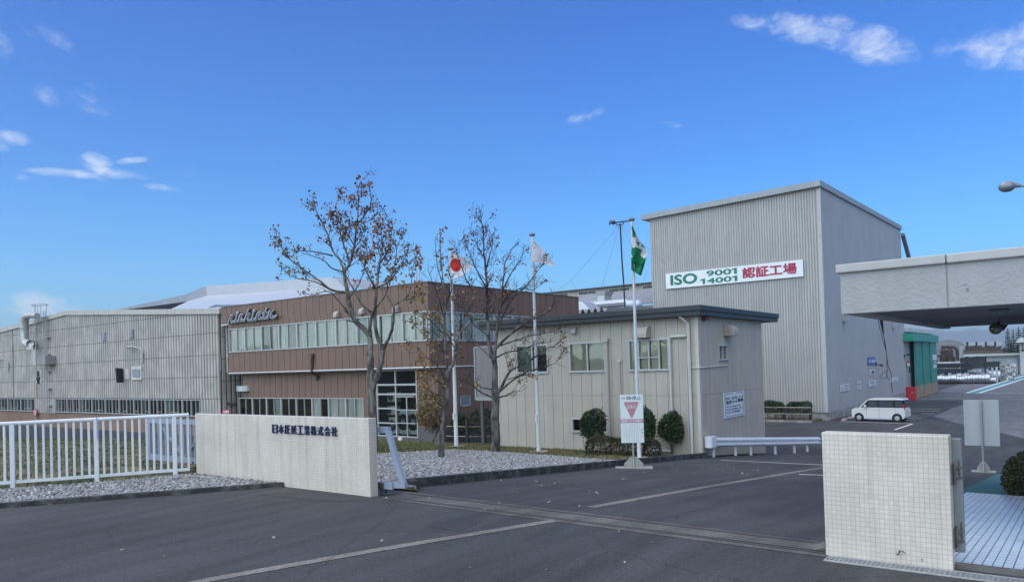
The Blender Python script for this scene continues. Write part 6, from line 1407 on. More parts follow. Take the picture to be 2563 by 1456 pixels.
T.limb(ZA((610, 1110), (520, 1000), (440, 930), (300, 960), (240, 925)), 2.4, .6, .3, -.7, .45, .6, .7, (0, 1, 2), .4)
T.limb(ZA((620, 700), (560, 520), (520, 380), (505, 220)), 2.2, .6, .6, 1.4, 1.5, .95, .8, (0, 0, 1, 4), .2)
T.limb(ZA((655, 560), (600, 460), (520, 350), (455, 260)), 1.8, .5, .7, 0, 1.4, .9, .7, (0, 0, 1), .2)
T.limb(ZA((670, 400), (740, 310), (790, 220), (785, 110)), 1.8, .5, .8, .3, 1.6, .9, .7, (0, 0, 1, 4), .3)
T.limb(ZA((680, 390), (760, 360), (830, 310), (880, 265)), 1.4, .5, .8, 1.4, 1.2, .9, .6, (0, 0, 1), .4)
T.limb(ZA((650, 590), (700, 520), (730, 450), (770, 420)), 1.4, .5, .6, .9, 1.3, 1, .6, (0, 0, 2), .2)
T.limb([(957, 877), *ZA((840, 1290), (825, 1150), (830, 1000), (845, 850), (870, 680), (885, 560), (870, 390))], 6.4, .9, 0, -.5, 1.55, .85, .9, (0, 0, 1, 4), .5, bare_lo=.5)
T.limb([(957, 876), *ZA((930, 1330), (965, 1240), (978, 1130), (986, 1042))], 4.2, 2.8, 0, -.9, .0, .25, .6)
T.limb(ZA((986, 1042), (920, 960), (930, 870), (985, 730), (1010, 560), (1060, 470)), 2.4, .6, -.9, -.6, 1.6, 1.0, .8, (0, 0, 1, 2), .3)
T.limb(ZA((986, 1042), (1050, 1000), (1110, 930), (1130, 780), (1150, 640)), 2.4, .6, -.9, -1.3, 1.5, 1.0, .8, (0, 1, 1, 2), .25)
T.limb(ZA((1040, 1005), (1110, 1000), (1180, 1000)), 1.4, .5, -1, -1.2, 1.0, .9, .6, (1, 2, 3), .2)
T.limb(ZA((822, 1120), (720, 1040), (640, 900), (575, 780)), 3.2, 1.2, -.1, -.6, .3, .5, .7, (0, 2), .3)
T.limb(ZA((838, 910), (740, 740), (765, 640), (740, 500)), 2.2, .6, -.3, .5, 1.1, .8, .7, (0, 0, 1), .3)
T.limb(ZA((842, 900), (930, 860), (990, 790), (1060, 680), (1090, 600)), 2.2, .6, -.3, .4, 1.5, .95, .8, (0, 1, 2), .35)
T.limb(ZA((870, 700), (930, 600), (960, 480), (950, 390)), 1.7, .5, -.4, .3, 1.7, 1.0, .7, (0, 0, 1), .25)
T.limb(ZA((835, 1060), (900, 980), (935, 890)), 2.4, .8, -.2, -.8, .3, .5, .6, (0, 2), .4)
T.limb(ZA((600, 1000), (700, 860), (740, 740), (760, 660)), 1.7, .5, .3, -.3, .9, .8, .6, (0, 1), .3)
T.done('leafy brown tree with a forked trunk standing behind the long tiled wall', bA, m_bark)
# --- middle tree: leaning trunk, ochre leaves low on the left
bB = G(1105, 1149); T = Tree(33, depth_of(bB), .6, 1.1); Z4 = lambda *L: [((1600 + .27473 * a) * .63542, (1450 + .27473 * b) * .63542) for a, b in L]; Z3L = lambda *L: [Z3(*q) for q in L]
T.limb([(1105, 1150), (1104, 1110), *Z4((520, 900), (545, 700), (570, 450), (590, 200))], 8.8, 6.4, twigs=0)
T.limb([*Z4((590, 210), (600, 60)), *Z3L((415, 1300), (430, 1180), (470, 1040), (560, 930))], 6.0, 2.0, 0, -.4, .3, .55, .8, (2, 3), .4)
T.limb([*Z4((590, 240), (580, 60)), *Z3L((360, 1330), (345, 1150), (335, 930), (345, 750), (320, 540), (300, 330), (298, 130))], 5.4, .7, 0, .4, .25, .85, .7, (1, 3, 2), .3)
T.limb(Z3L((340, 1200), (270, 1120), (190, 1080), (110, 1000), (40, 930)), 2.4, .6, 0, -.8, .9, .9, .75, (3, 2, 1), .25)
T.limb(Z3L((345, 1060), (250, 960), (150, 880), (100, 850)), 1.8, .5, 0, .6, .6, .8, .7, (1, 3), .3)
T.limb(Z3L((335, 900), (290, 740), (220, 560), (185, 470)), 1.8, .4, .2, -.5, .15, .8, .7, (1, 2), .3)
T.limb(Z3L((330, 640), (270, 430), (255, 200)), 1.6, .4, .3, .8, .1, .8, .5, (1,), .3)
T.limb(Z3L((345, 800), (400, 640), (380, 500), (360, 380)), 1.8, .4, .3, -.3, .3, .8, .6, (1, 4), .3)
T.limb(Z3L((430, 1180), (370, 1060), (300, 960), (250, 830)), 1.8, .4, -.1, .6, .5, .8, .7, (1, 3), .3)
T.limb(Z3L((465, 1050), (480, 900), (500, 700)), 2.0, .5, -.3, .2, .35, .9, .7, (1, 3), .2)
T.limb(Z4((570, 420), (450, 380), (330, 330), (230, 250)), 2.2, .6, 0, -.7, 1.5, 1.1, .8, (3, 3, 2, 1), .15)
T.limb(Z4((575, 330), (470, 200), (370, 100), (250, 60)), 2.2, .6, 0, -.4, 1.4, 1.0, .8, (3, 3, 2, 1), .15)
T.limb(Z4((545, 560), (450, 500), (390, 400), (260, 380)), 1.8, .5, 0, -.9, 1.3, 1.0, .7, (3, 2, 2), .15)
T.limb(Z4((500, 780), (440, 650), (400, 540)), 1.6, .5, 0, -.6, .9, .9, .6, (2, 3), .2)
T.limb([*Z4((575, 260), (500, 60)), *Z3L((250, 1300), (150, 1220), (90, 1150))], 2.0, .5, 0, -.3, 1.2, 1.0, .8, (3, 2, 1), .2)
T.done('slim tree with ochre leaves low on its left in front of the first flagpole', bB, m_bark)
# --- right tree: round bare crown
bC = G(1240, 1135); T = Tree(45, depth_of(bC), .42, 1.7); Z2 = Z3L
T.limb([(1240, 1136), (1240, 1090), (1239, 1040), *Z4((1280, 450), (1265, 300))], 11.8, 9.4, twigs=0)
T.limb([*Z4((1270, 330), (1270, 100)), *Z2((780, 1310), (735, 1150), (720, 950), (712, 760), (705, 560), (690, 330), (670, 80), (640, 20))], 8.6, .7, 0, .3, .32, .9, .85, (0, 4, 1), .45, size=.85)
T.limb(Z2((765, 1290), (790, 1150), (800, 950), (830, 780), (850, 600), (870, 420), (945, 270)), 5.0, .6, 0, -.4, .3, .85, .8, (0, 4, 1), .35, size=.85)
T.limb(Z2((795, 1160), (900, 1060), (1000, 970), (1120, 900), (1260, 830), (1320, 760)), 3.6, .6, -.1, -1.0, .14, .85, .75, (0, 1, 3), .25, size=.9)
T.limb(Z2((800, 1000), (860, 870), (930, 740), (1060, 610), (1170, 470), (1200, 420)), 3.0, .5, -.1, .6, .16, .85, .75, (0, 4, 1), .25, size=.85)
T.limb(Z2((820, 830), (900, 700), (1010, 640), (1120, 650), (1230, 560)), 2.2, .5, -.1, .9, .14, .8, .7, (0, 1), .25, size=.9)
T.limb(Z2((850, 650), (930, 500), (1000, 400), (1050, 300)), 2.0, .4, -.2, -.8, .2, .8, .7, (0, 1), .25, size=.85)
T.limb(Z2((715, 860), (620, 700), (530, 560), (470, 400), (440, 280)), 2.8, .5, .1, -.6, .4, .85, .75, (0, 4, 1), .25, size=.85)
T.limb(Z2((708, 640), (630, 500), (560, 330), (510, 200)), 2.2, .5, .2, .8, .45, .85, .7, (0, 4, 1), .25, size=.85)
T.limb(Z2((700, 480), (740, 330), (760, 210), (735, 120)), 1.8, .4, .2, -.3, .42, .9, .6, (0, 4), .25, size=.85)
T.limb(Z2((695, 380), (640, 290), (600, 200), (570, 170)), 1.6, .4, .2, .5, .5, .9, .6, (0, 4), .25, size=.85)
T.limb(Z2((715, 900), (560, 900), (430, 760), (340, 640)), 2.6, .5, .1, .8, .2, .75, .7, (1, 3), .3)
T.limb(Z2((730, 1060), (600, 960), (520, 830), (470, 700)), 2.4, .5, 0, -.8, .2, .75, .7, (1, 3), .3)
T.limb([*Z2((750, 1250), (640, 1150), (560, 1060), (480, 960))], 2.6, .5, 0, .7, .12, .75, .7, (1, 3), .3)
T.limb([*Z4((1235, 420), (1050, 330), (900, 200), (760, 180))], 2.8, .5, 0, -.9, .08, .75, .7, (3, 1), .3)
T.limb([*Z4((1230, 300), (1100, 280), (980, 200), (880, 80))], 2.2, .4, 0, .7, .06, .7, .7, (3,), .3)
T.limb([*Z4((1310, 360), (1400, 200), (1500, 30)), *Z2((1080, 1290), (1180, 1200), (1330, 1130), (1400, 1040))], 4.4, .6, 0, -.8, .1, .9, .8, (0, 1, 4), .25)
T.limb([*Z4((1330, 330), (1500, 190), (1700, 60)), *Z2((1230, 1330), (1330, 1280), (1390, 1190))], 3.2, .5, 0, .8, .08, .8, .75, (0, 1), .25)
T.limb([*Z4((1320, 420), (1420, 390), (1540, 340), (1650, 320))], 2.2, .4, 0, -.6, .15, .8, .6, (0, 1), .2)
T.limb([*Z4((1450, 160), (1600, 110), (1720, 100), (1790, 60))], 1.8, .4, -.3, -.9, .1, .8, .6, (0, 1), .2)
T.limb(Z2((800, 1150), (930, 1110), (1080, 1060), (1240, 1030), (1360, 990)), 2.4, .5, -.1, .8, .12, .85, .75, (0, 1, 3), .25)
T.limb(Z2((790, 1250), (900, 1200), (1020, 1180), (1150, 1130), (1280, 1110)), 2.2, .5, 0, -.5, .1, .85, .75, (0, 1), .25)
T.done('nearly bare round crowned tree beside the corner of the cream office', bC, m_bark_d)
# --- thin companion shrub by the office corner
bS = G(1077, 1112); T = Tree(52, depth_of(bS), .8); Zc4 = Z4
T.limb([(1077, 1113), *Z4((440, 900), (450, 820))], 3.4, 2.4, twigs=0)
for i in range(10):
    a_ = 6.28 * i / 10; T.limb([*Z4((445, 850)), (1077 + 26 * math.cos(a_) * .6, 1050 + 18 * math.sin(a_)), (1075 + 34 * math.cos(a_) * .75, 1043 + 30 * math.sin(a_))], 1.0, .4, 0, .6 * math.sin(a_ * 2), 2.2, 1.2, .3, (2, 2, 0), .2, size=.6)
T.done('small dull shrub against the corner of the brown office', bS, m_bark, group='shrubs by the offices')

# ================================================================ clipped shrubs and hedges
lg = [M('evergreen_a', (.018, .040, .016), .5, .35, 2), M('evergreen_b', (.030, .058, .022), .5, .3, 2), M('evergreen_c', (.050, .080, .030), .5, .3, 2)]
la = [M('azalea_a', (.026, .034, .011), .7, .35, 2), M('azalea_b', (.046, .050, .015), .7, .3, 2), M('azalea_c', (.072, .058, .020), .7, .3, 2), M('azalea_d', (.040, .032, .017), .8, .3, 2)]
def leafmesh(n, r, place, lmin, lmax, mats, out=None):
    mb = MB()
    for _ in range(n):
        p, nr = place(r); L = r.uniform(lmin, lmax); w = L * r.uniform(.25, .42)
        a = (nr * .8 + Vector((r.gauss(0, .6), r.gauss(0, .6), r.gauss(.15, .6)))).normalized(); b = Matrix.Rotation(r.uniform(0, 6.28), 3, a) @ a.orthogonal().normalized(); c = a.cross(b)
        mb.cur = r.choice(range(len(mats))) if not isinstance(out, list) else r.choices(range(len(mats)), out)[0]
        mb.add([p, p + a * L * .5 + b * w + c * w * .3, p + a * L, p + a * L * .5 - b * w + c * w * .3], [(0, 1, 2), (0, 2, 3)])
    return mb
def ball_shrub(label, u, vb, vt, vlow, wpx, seed):
    b = G(u, vb); b.z = gz(b.x, b.y); px = depth_of(b) / F_; r = random.Random(seed); t = thing('clipped_shrub', label, 'shrub', tuple(b), group='round evergreen shrubs by the cream office')
    zt = b.z + (vb - vt) * px; zl = b.z + (vb - vlow) * px; c = Vector((b.x, b.y, (zt + zl) / 2)); rz_ = (zt - zl) / 2; rx_ = wpx * px / 2
    mb = MB(); 
    for k in range(3):
        a_ = k * 2.1 + .4; mb.tube([b, b + Vector((.02 * k, 0, (zl - b.z) * .5)), c + Vector((math.cos(a_) * rx_ * .4, math.sin(a_) * rx_ * .4, -rz_ * .55)), c + Vector((math.cos(a_) * rx_ * .7, math.sin(a_) * rx_ * .7, rz_ * .3))], [.05, .04, .028, .01], 6)
    mb.build('trunk', m_bark, t, fix=False)
    lob = [(Vector((r.gauss(0, 1), r.gauss(0, 1), r.gauss(0, 1))).normalized(), r.uniform(-.20, .26)) for _ in range(30)]
    def place(r):
        d = Vector((r.gauss(0, 1), r.gauss(0, 1), r.gauss(0, 1))).normalized(); k = 1.0 + sum(a * max(0, d.dot(l) - .6) * 2.5 for l, a in lob); q = k * (1 - abs(r.gauss(0, .2))) * (r.uniform(1.0, 1.16) if r.random() < .10 else .95)
        return c + Vector((d.x * rx_ * q, d.y * rx_ * q, d.z * rz_ * q)), d
    leafmesh(4200, r, place, .05, .11, lg, [2.5, 3, 2.2]).build('crown', lg, t, fix=False)
ball_shrub('round dark evergreen shrub in front of the low office window', 1482, 1135, 1029, 1093, 58, 61)
ball_shrub('round evergreen shrub half hidden behind the stop notice board', 1612, 1142, 1030, 1100, 56, 62)
ball_shrub('round evergreen shrub on a short forked stem nearest the office corner', 1681, 1141, 1033, 1108, 64, 63)
def hedge_box(name, label, p0, p1, hw, z0, h, n, mats, pr, seed, lmin, lmax, top=None, rnd_end=.5, twig=True, cat='hedge', group=None):
    r = random.Random(seed); p0, p1 = Vector(p0), Vector(p1); ax = (p1 - p0); L = ax.length; ax.normalize(); nn = Vector((-ax.y, ax.x)); mid = (p0 + p1) / 2
    t = thing(name, label, cat, (mid.x, mid.y, gz(mid.x, mid.y)), group=group); ph = [r.uniform(0, 6) for _ in range(4)]
    def place(r):
        s = r.uniform(0, L); e = min(s, L - s) / rnd_end; k = math.sqrt(max(0.06, 1 - (1 - min(1, e)) ** 2)); f = r.random(); wv = 1 + .10 * math.sin(s * 2.3 + ph[0]) + .07 * math.sin(s * 5.1 + ph[1])
        if f < .45: w = r.uniform(-1, 1) * hw * k; z = z0 + h * k ** .5 * (1 + .06 * math.sin(s * 3.1 + ph[2]) + .05 * math.sin(w * 7 + s * 4)) * (1 - .25 * (abs(w) / hw) ** 4) - abs(r.gauss(0, .05)); nr = Vector((0, 0, 1))
        else: sg_ = r.choice((-1, 1)); w = sg_ * hw * k * wv * (1 - abs(r.gauss(0, .12))); z = z0 + r.uniform(.02, .97) * h * k ** .5; nr = Vector((nn.x * sg_, nn.y * sg_, .2))
        q = p0 + ax * s + nn * w; return Vector((q.x, q.y, gz(q.x, q.y) + z)), nr
    leafmesh(n, r, place, lmin, lmax, mats, pr).build('foliage', mats, t, fix=False)
    mb = MB()
    for i in range(int(L * 9)):
        s = r.uniform(.05, L - .05); w = r.uniform(-.8, .8) * hw; q = p0 + ax * s + nn * w * .4; e_ = p0 + ax * (s + r.uniform(-.2, .2)) + nn * w
        g0 = gz(q.x, q.y); mb.tube([(q.x, q.y, g0 - .02), ((q.x + e_.x) / 2, (q.y + e_.y) / 2, g0 + z0 * .5 + h * .3), (e_.x, e_.y, g0 + z0 + h * .85)], [.016, .011, .004], 4, caps=False)
    mb.build('stems', m_twig, t, fix=False)
    return t
h0, h1 = G(1450, 1139), G(1650, 1147)
hedge_box('low_hedge', 'low brown green clipped hedge behind the stop notice board', (h0.x + .1, h0.y + .35), (h1.x - .05, h1.y + .2), .48, .02, .62, 7500, la, [3, 3, 1.5, 2.5], 71, .04, .075, rnd_end=.4)
hd0, hd1 = G(1918, 1046), G(1984, 1049)
HYY = TY - 1.5
xa0, xa1, xb0, xb1 = PY(1908, 1040, HYY).x, PY(1962, 1040, HYY).x, PY(1970, 1040, HYY).x, PY(2031, 1040, HYY).x
zg_ = gz(-16, HYY); ht = PY(1960, 1006, HYY).z - zg_
hedge_box('clipped_hedge', 'left clipped hedge on bare stems before the tall hall', (xa0, HYY), (xa1, HYY), .45, ht * .42, ht * .58, 3600, lg, [2, 3, 2], 72, .06, .12, rnd_end=.35, group='hedges before the tall hall')
hedge_box('clipped_hedge', 'right clipped hedge on bare stems before the tall hall', (xb0, HYY), (xb1, HYY), .45, ht * .42, ht * .58, 3600, lg, [2, 3, 2], 73, .06, .12, rnd_end=.35, group='hedges before the tall hall')
hfe = thing('hedge_rail', 'bamboo rail on dark posts along the hedge before the tall hall', 'fence', (-16, HYY, zg_)); mb = MB()
m_bam = M('bamboo', (.30, .27, .20), .7, .15)
for k in (.42, .75): mb.tube([(xa0 - 2, HYY - .5, zg_ + ht * k), (xb1 + .1, HYY - .5, zg_ + ht * k)], .035, 6)
mb.build('rail', m_bam, hfe)
for x in (xa1 + .12, xb1 + .02, xa0 - 1.5): mb = MB(); mb.box(x - .08, x + .08, HYY - .46, HYY - .30, zg_ - .1, zg_ + ht * .85); mb.build('post', m_black, hfe)
mb = MB(); mb.box(xa0 - 6, TX - .4, HYY - 1.0, HYY - .8, zg_ - .2, zg_ + .16); k_ = struct(mb.build('planting_kerb', m_conc))
mb = MB(); mb.box(xa0 - 6, TX - .4, HYY - .79, TY - .02, zg_ - .2, zg_ + .13); struct(mb.build('planting_soil', m_grass))
# dark hedge in the gap between the offices
g0_, g1_ = G(1140, 1103), G(1236, 1104)
hx = -24.6
hedge_box('dark_hedge', 'dark hedge growing in the gap between brown and cream office', (hx - .2, 29.4), (hx + 1.6, 33.5), .7, .45, 1.25, 5200, lg, [4, 3, 1], 74, .07, .13, rnd_end=.6)
hedge_box('dark_shrub', 'dark leafy shrub beside the first flagpole against the brown wall', (-25.9, 29.0), (-25.2, 29.6), .55, .35, 1.15, 2200, lg, [3, 3, 2], 75, .07, .13, rnd_end=.5, cat='shrub', group='shrubs by the offices')
rl = thing('garden_rail', 'thin pale rails on dark posts before the dark hedge', 'fence', (hx, 29.5, -1.7)); mb = MB()
for k in (.35, .85): mb.tube([(-26.0, 28.75, -1.7 + k), (-24.6, 28.9, -1.7 + k), (-22.6, 32.6, -1.9 + k)], .025, 5)
mb.build('rail', m_bam, rl)
mb = MB(); mb.box(-24.75, -24.6, 28.8, 28.95, -1.9, -.45); mb.build('post', m_black, rl)
# azalea at the right edge
az = G(2535, 1241); r = random.Random(81); t = thing('azalea_bush', 'rounded olive green azalea bush at the right edge of the tiled walk', 'shrub', (-.2, 17.9, gz(0, 17.9)))
px = depth_of(az) / F_; cc = Vector((az.x + 1.15 - .05, az.y + 1.0, gz(az.x, az.y))); RX_, RZ_ = 1.42, .66
lob = [(Vector((r.gauss(0, 1), r.gauss(0, 1), abs(r.gauss(0, 1)))).normalized(), r.uniform(-.12, .14)) for _ in range(22)]
def place(r):
    d = Vector((r.gauss(0, 1), r.gauss(0, 1), r.gauss(.25, .9))).normalized(); d.z = max(d.z, -.05); k = 1 + sum(a * max(0, d.dot(l) - .65) * 2.6 for l, a in lob); q = k * (1 - abs(r.gauss(0, .06))); e = .72 if d.z < .15 else .86
    sx_ = math.copysign(abs(d.x) ** e, d.x); sy_ = math.copysign(abs(d.y) ** e, d.y)
    return cc + Vector((sx_ * RX_ * .93 * q, sy_ * RX_ * .93 * q, d.z ** 1 * RZ_ * q + .05)), d
leafmesh(15000, r, place, .035, .075, la, [3, 4, 1.6, .8]).build('foliage', la, t, fix=False)
mb = MB()
for i in range(40):
    a_ = r.uniform(0, 6.28); q = r.uniform(.3, .85); mb.tube([cc, cc + Vector((math.cos(a_) * RX_ * q * .5, math.sin(a_) * RX_ * q * .5, RZ_ * .35)), cc + Vector((math.cos(a_) * RX_ * q, math.sin(a_) * RX_ * q, RZ_ * (1 - q * .6)))], [.02, .014, .006], 4, caps=False)
mb.build('stems', m_twig, t, fix=False); mb = MB(); mb.ball(cc, RX_ * .72, RX_ * .72, RZ_ * .72, 16, 10); mb.build('shade_core', m_twig, t, fix=False)  # added solid dark core, the shade inside the bush made as a shape
# notice case on posts behind the bare tree
nbt = thing('notice_case', 'grey glazed notice case on dark posts behind the bare tree', 'notice board', tuple(G(1203, 1108))); yN = 26.2
q0, q1 = PY(1187, 880, yN), PY(1262, 1000, yN); q1z = PY(1200, 1000, yN).z; q0z = PY(1200, 868, yN).z
mb = MB(); mb.box(q0.x, q1.x, yN, yN + .12, q1z, q0z); mb.build('case', M('case_grey', (.21, .20, .20), .5, .08, 1, streak=.1), nbt)
mb = MB(); 
for a_, b_, c_, d_ in ((q0.x - .03, q0.x + .04, q1z, q0z), (q0.x + .041, q1.x, q0z - .04, q0z + .03), (q0.x + .041, q1.x, q1z - .03, q1z + .12)): mb.box(a_, b_, yN - .03, yN + .13, c_, d_)
mb.build('frame', M('case_frame', (.30, .30, .30), .5, .08), nbt)
xp = PY(1205, 1050, yN).x; mb = MB(); mb.box(xp - .07, xp + .07, yN + .02, yN + .14, -1.6, q1z - .031); mb.build('post', M('post_grey', (.09, .09, .085), .6, .1), nbt)

# ================================================================ white compact van
fw, rw = Gv(535, 1010), Gv(1495, 1035); hd = (fw - rw); hd.z = 0; wb_ = hd.length; hd.normalize(); k_ = wb_ / 2.46
nv = Vector((-hd.y, hd.x, 0)); nv = nv if nv.dot(CP - fw) > 0 else -nv            # towards the viewer
mid = (fw + rw) / 2 - nv * .70 * k_; mid.z = gz(mid.x, mid.y)
van = thing('compact_van', 'white boxy compact van parked nose first beside the tall hall', 'van', tuple(mid))
def V(x, y, z): return mid + hd * (x * k_) + nv * (y * k_) + Vector((0, 0, z * k_))
m_car = M('van_white', (.66, .665, .645), .22, .03, 1, spec=.6, coat=.7); m_cglass = M('van_glass', (.010, .013, .018), .08, .1, spec=.15); m_tyre = M('tyre', (.016, .016, .017), .85, .1)
def side(pts, y0, y1, name, mat, bev=0, parent=None): mb = MB(); mb.prism(pts, lambda x, z: V(x, y0, z), lambda x, z: V(x, y1, z)); return mb.build(name, mat, parent or van, bevel=bev)
def arch(cx_, r_, z_, n=9): return [(cx_ + r_ * math.cos(t), z_ + r_ * math.sin(t)) for t in [i * math.pi / (n - 1) for i in range(n)]]
FX, RXv, wr_ = 1.23, -1.23, .27
low = [(1.70, .30), (1.72, .62), (1.66, .82), (1.50, .93), (1.12, .98), (-1.66, .98), (-1.71, .70), (-1.72, .34), (-1.60, .22)]
under = [(RXv - .33, .20)] + [p for p in reversed(arch(RXv, .33, .27))] + [(RXv + .33, .19), (FX - .33, .19)] + [p for p in reversed(arch(FX, .33, .27))] + [(FX + .33, .22)]
side(low + under, -.735, .735, 'body', m_car, .045 * k_)
gh = [(1.14, .975), (.62, 1.50), (-1.58, 1.52), (-1.66, .975)]
mb = MB(); n_ = len(gh); tp = lambda x, z, s: V(x, s * (.715 - .10 * max(0, (z - .97) / .55)), z)
mb.add([tp(x, z, 1) for x, z in gh] + [tp(x, z, -1) for x, z in gh], [(0, 1, 2, 3), (7, 6, 5, 4), (0, 4, 5, 1), (1, 5, 6, 2), (2, 6, 7, 3)]); mb.build('window_band', m_cglass, van)
rp = [(.70, 1.47), (.58, 1.56), (.30, 1.62), (-1.2, 1.625), (-1.60, 1.58), (-1.64, 1.48)]
side(rp, -.64, .64, 'roof', m_car, .05 * k_)
mb = MB()
for a, b in (((1.16, .98), (.66, 1.49)), ): 
    for s in (1, -1): mb.bar(tp(a[0], a[1], s), tp(b[0], b[1], s), .075 * k_)
mb.build('pillar', m_car, van)
mb = MB()
for x0_, x1_ in ((-.02, -.06), (-1.02, -1.08)): mb.bar(tp(x0_, .99, 1.004), tp(x1_ + .02, 1.5, 1.01), .07 * k_, .02)
mb.bar(tp(.80, .99, 1.004), tp(.72, 1.36, 1.01), .05 * k_, .02); mb.build('pillar', m_black, van)
mb = MB(); mb.add([tp(.66, 1.04, 1.012), tp(.08, 1.04, 1.012), tp(.06, 1.42, 1.012), tp(.52, 1.42, 1.012)], [(0, 1, 2, 3)]); mb.add([tp(-.12, 1.04, 1.012), tp(-.98, 1.04, 1.012), tp(-.98, 1.42, 1.012), tp(-.10, 1.42, 1.012)], [(0, 1, 2, 3)]); mb.add([tp(-1.12, 1.04, 1.012), tp(-1.56, 1.04, 1.012), tp(-1.54, 1.42, 1.012), tp(-1.12, 1.42, 1.012)], [(0, 1, 2, 3)]); mb.build('side_glass', M('side_glass', (.03, .04, .05), .08, .2, 2, spec=.15), van, fix=False)
mb = MB()
for x in (.72, -.10, -1.12): mb.bar(V(x, .7365, .26), V(x, .7365, .97), .014, .004)
mb.bar(V(.72, .7365, .26), V(-1.12, .7365, .26), .012, .004, up=(0, 0, 1)); mb.bar(V(-1.12, .7365, .68), V(-1.66, .7365, .68), .014, .004); mb.bar(V(.90, .7365, .86), V(-1.60, .7365, .88), .012, .004); mb.build('door_seam', M('seam', (.16, .16, .155), .6, .1), van)
mb = MB()
for x in (.05, -.34): mb.bar(V(x + .10, .745, .885), V(x - .10, .745, .885), .03 * k_, .04 * k_)
mb.build('door_handle', m_car, van)
for cx_ in (FX, RXv):
    for s in (1, -1):
        yy = s * .67; mb = MB(); q = [(wr_ * .62, -.08), (wr_ * .95, -.085), (wr_, -.05), (wr_, .05), (wr_ * .95, .085), (wr_ * .62, .08)]
        c = V(cx_, yy, wr_); ax = nv; b0 = hd; vs = []; n = 22
        for r_, h_ in q:
            for j in range(n): an = 6.2832 * j / n; vs.append(c + nv * (h_ * k_ * s) + (b0 * math.cos(an) + Vector((0, 0, math.sin(an)))) * (r_ * k_))
        mb.add(vs, [(i * n + j, i * n + (j + 1) % n, ((i + 1) % 6) * n + (j + 1) % n, ((i + 1) % 6) * n + j) for i in range(6) for j in range(n)]); wh = mb.build('wheel', m_tyre, van)
        mb = MB(); vs = []
        for r_, h_ in ((0, .092), (.03, .092), (wr_ * .55, .08), (wr_ * .66, .06)):
            for j in range(n): an = 6.2832 * j / n; vs.append(c + nv * (h_ * k_ * s) + (b0 * math.cos(an) + Vector((0, 0, math.sin(an)))) * (r_ * k_))
        mb.add(vs, [(i * n + j, i * n + (j + 1) % n, (i + 1) * n + (j + 1) % n, (i + 1) * n + j) for i in range(3) for j in range(n)]); mb.build('wheel_cover', M('wheel_cover', (.52, .53, .53), .35, .05, metal=.3), wh)
        mb = MB()
        for j in range(9):
            an = 6.2832 * j / 9; d = b0 * math.cos(an) + Vector((0, 0, math.sin(an))); mb.bar(c + nv * (.0885 * k_ * s) + d * (.08 * k_), c + nv * (.078 * k_ * s) + d * (.145 * k_), .028 * k_, .008)
        mb.build('cover_slot', M('slot', (.08, .08, .08), .6, .1), wh)
mb = MB(); mb.prism([(1.62, .70), (1.705, .70), (1.665, .83), (1.50, .90), (1.45, .84)], lambda x, z: V(x, .50, z), lambda x, z: V(x + .005, .742, z + .002)); mb.build('headlight', M('headlight', (.80, .82, .84), .1, .03, spec=.9), van)
mb = MB(); mb.prism([(1.62, .70), (1.705, .70), (1.665, .83), (1.50, .90), (1.45, .84)], lambda x, z: V(x, -.50, z), lambda x, z: V(x + .005, -.742, z + .002)); mb.build('headlight', M('headlight', ()), van)
for s in (1, -1):
    mb = MB(); mb.prism([(-1.60, .84), (-1.70, .84), (-1.69, 1.26), (-1.60, 1.26)], lambda x, z: V(x, s * .60, z), lambda x, z: V(x, s * .722, z)); mb.build('tail_light', M('tail_light', (.36, .012, .02), .2, .1, spec=.8), van)
mb = MB(); mb.add([V(-1.715, -.55, 1.0), V(-1.715, .55, 1.0), V(-1.66, .52, 1.46), V(-1.66, -.52, 1.46)], [(0, 1, 2, 3)]); mb.build('rear_glass', m_cglass, van, fix=False)
mb = MB(); mb.add([V(-1.728, -.17, .66), V(-1.728, .17, .66), V(-1.724, .17, .82), V(-1.724, -.17, .82)], [(0, 1, 2, 3)]); mb.build('number_plate', M('plate_yellow', (.55, .45, .10), .5, .05), van, fix=False)
mb = MB(); mb.prism([(.70, 1.00), (.86, 1.00), (.84, 1.17), (.72, 1.17)], lambda x, z: V(x, .74, z), lambda x, z: V(x, .90, z)); mb.build('mirror', m_car, van, bevel=.02)
mb = MB(); mb.prism([(1.6, .2), (1.6, .3), (-1.6, .3), (-1.6, .2)], lambda x, z: V(x, -.6, z), lambda x, z: V(x, .6, z)); mb.build('underbody', m_black, van)
for i, (q, lab) in enumerate((((165, 990), 'pink concrete wheel stop nearest the lane end of the bay line'), ((310, 945), 'pink concrete wheel stop at the front wheels of the van'))):
    p = Gv(*q); w = thing('wheel_stop', lab, 'wheel stop', (p.x, p.y, gz(p.x, p.y)), group='wheel stops by the van'); mb = MB(); c = Vector((p.x, p.y, gz(p.x, p.y)))
    mb.prism([(-.14, 0), (.14, 0), (.10, .14), (-.10, .14)], lambda a_, b_: c + hd * a_ + nv * -.30 + Vector((0, 0, b_)), lambda a_, b_: c + hd * a_ + nv * .30 + Vector((0, 0, b_))); mb.build('block', M('pink_block', (.46, .33, .30), .85, .15, 6, .3, 40), w, bevel=.02)

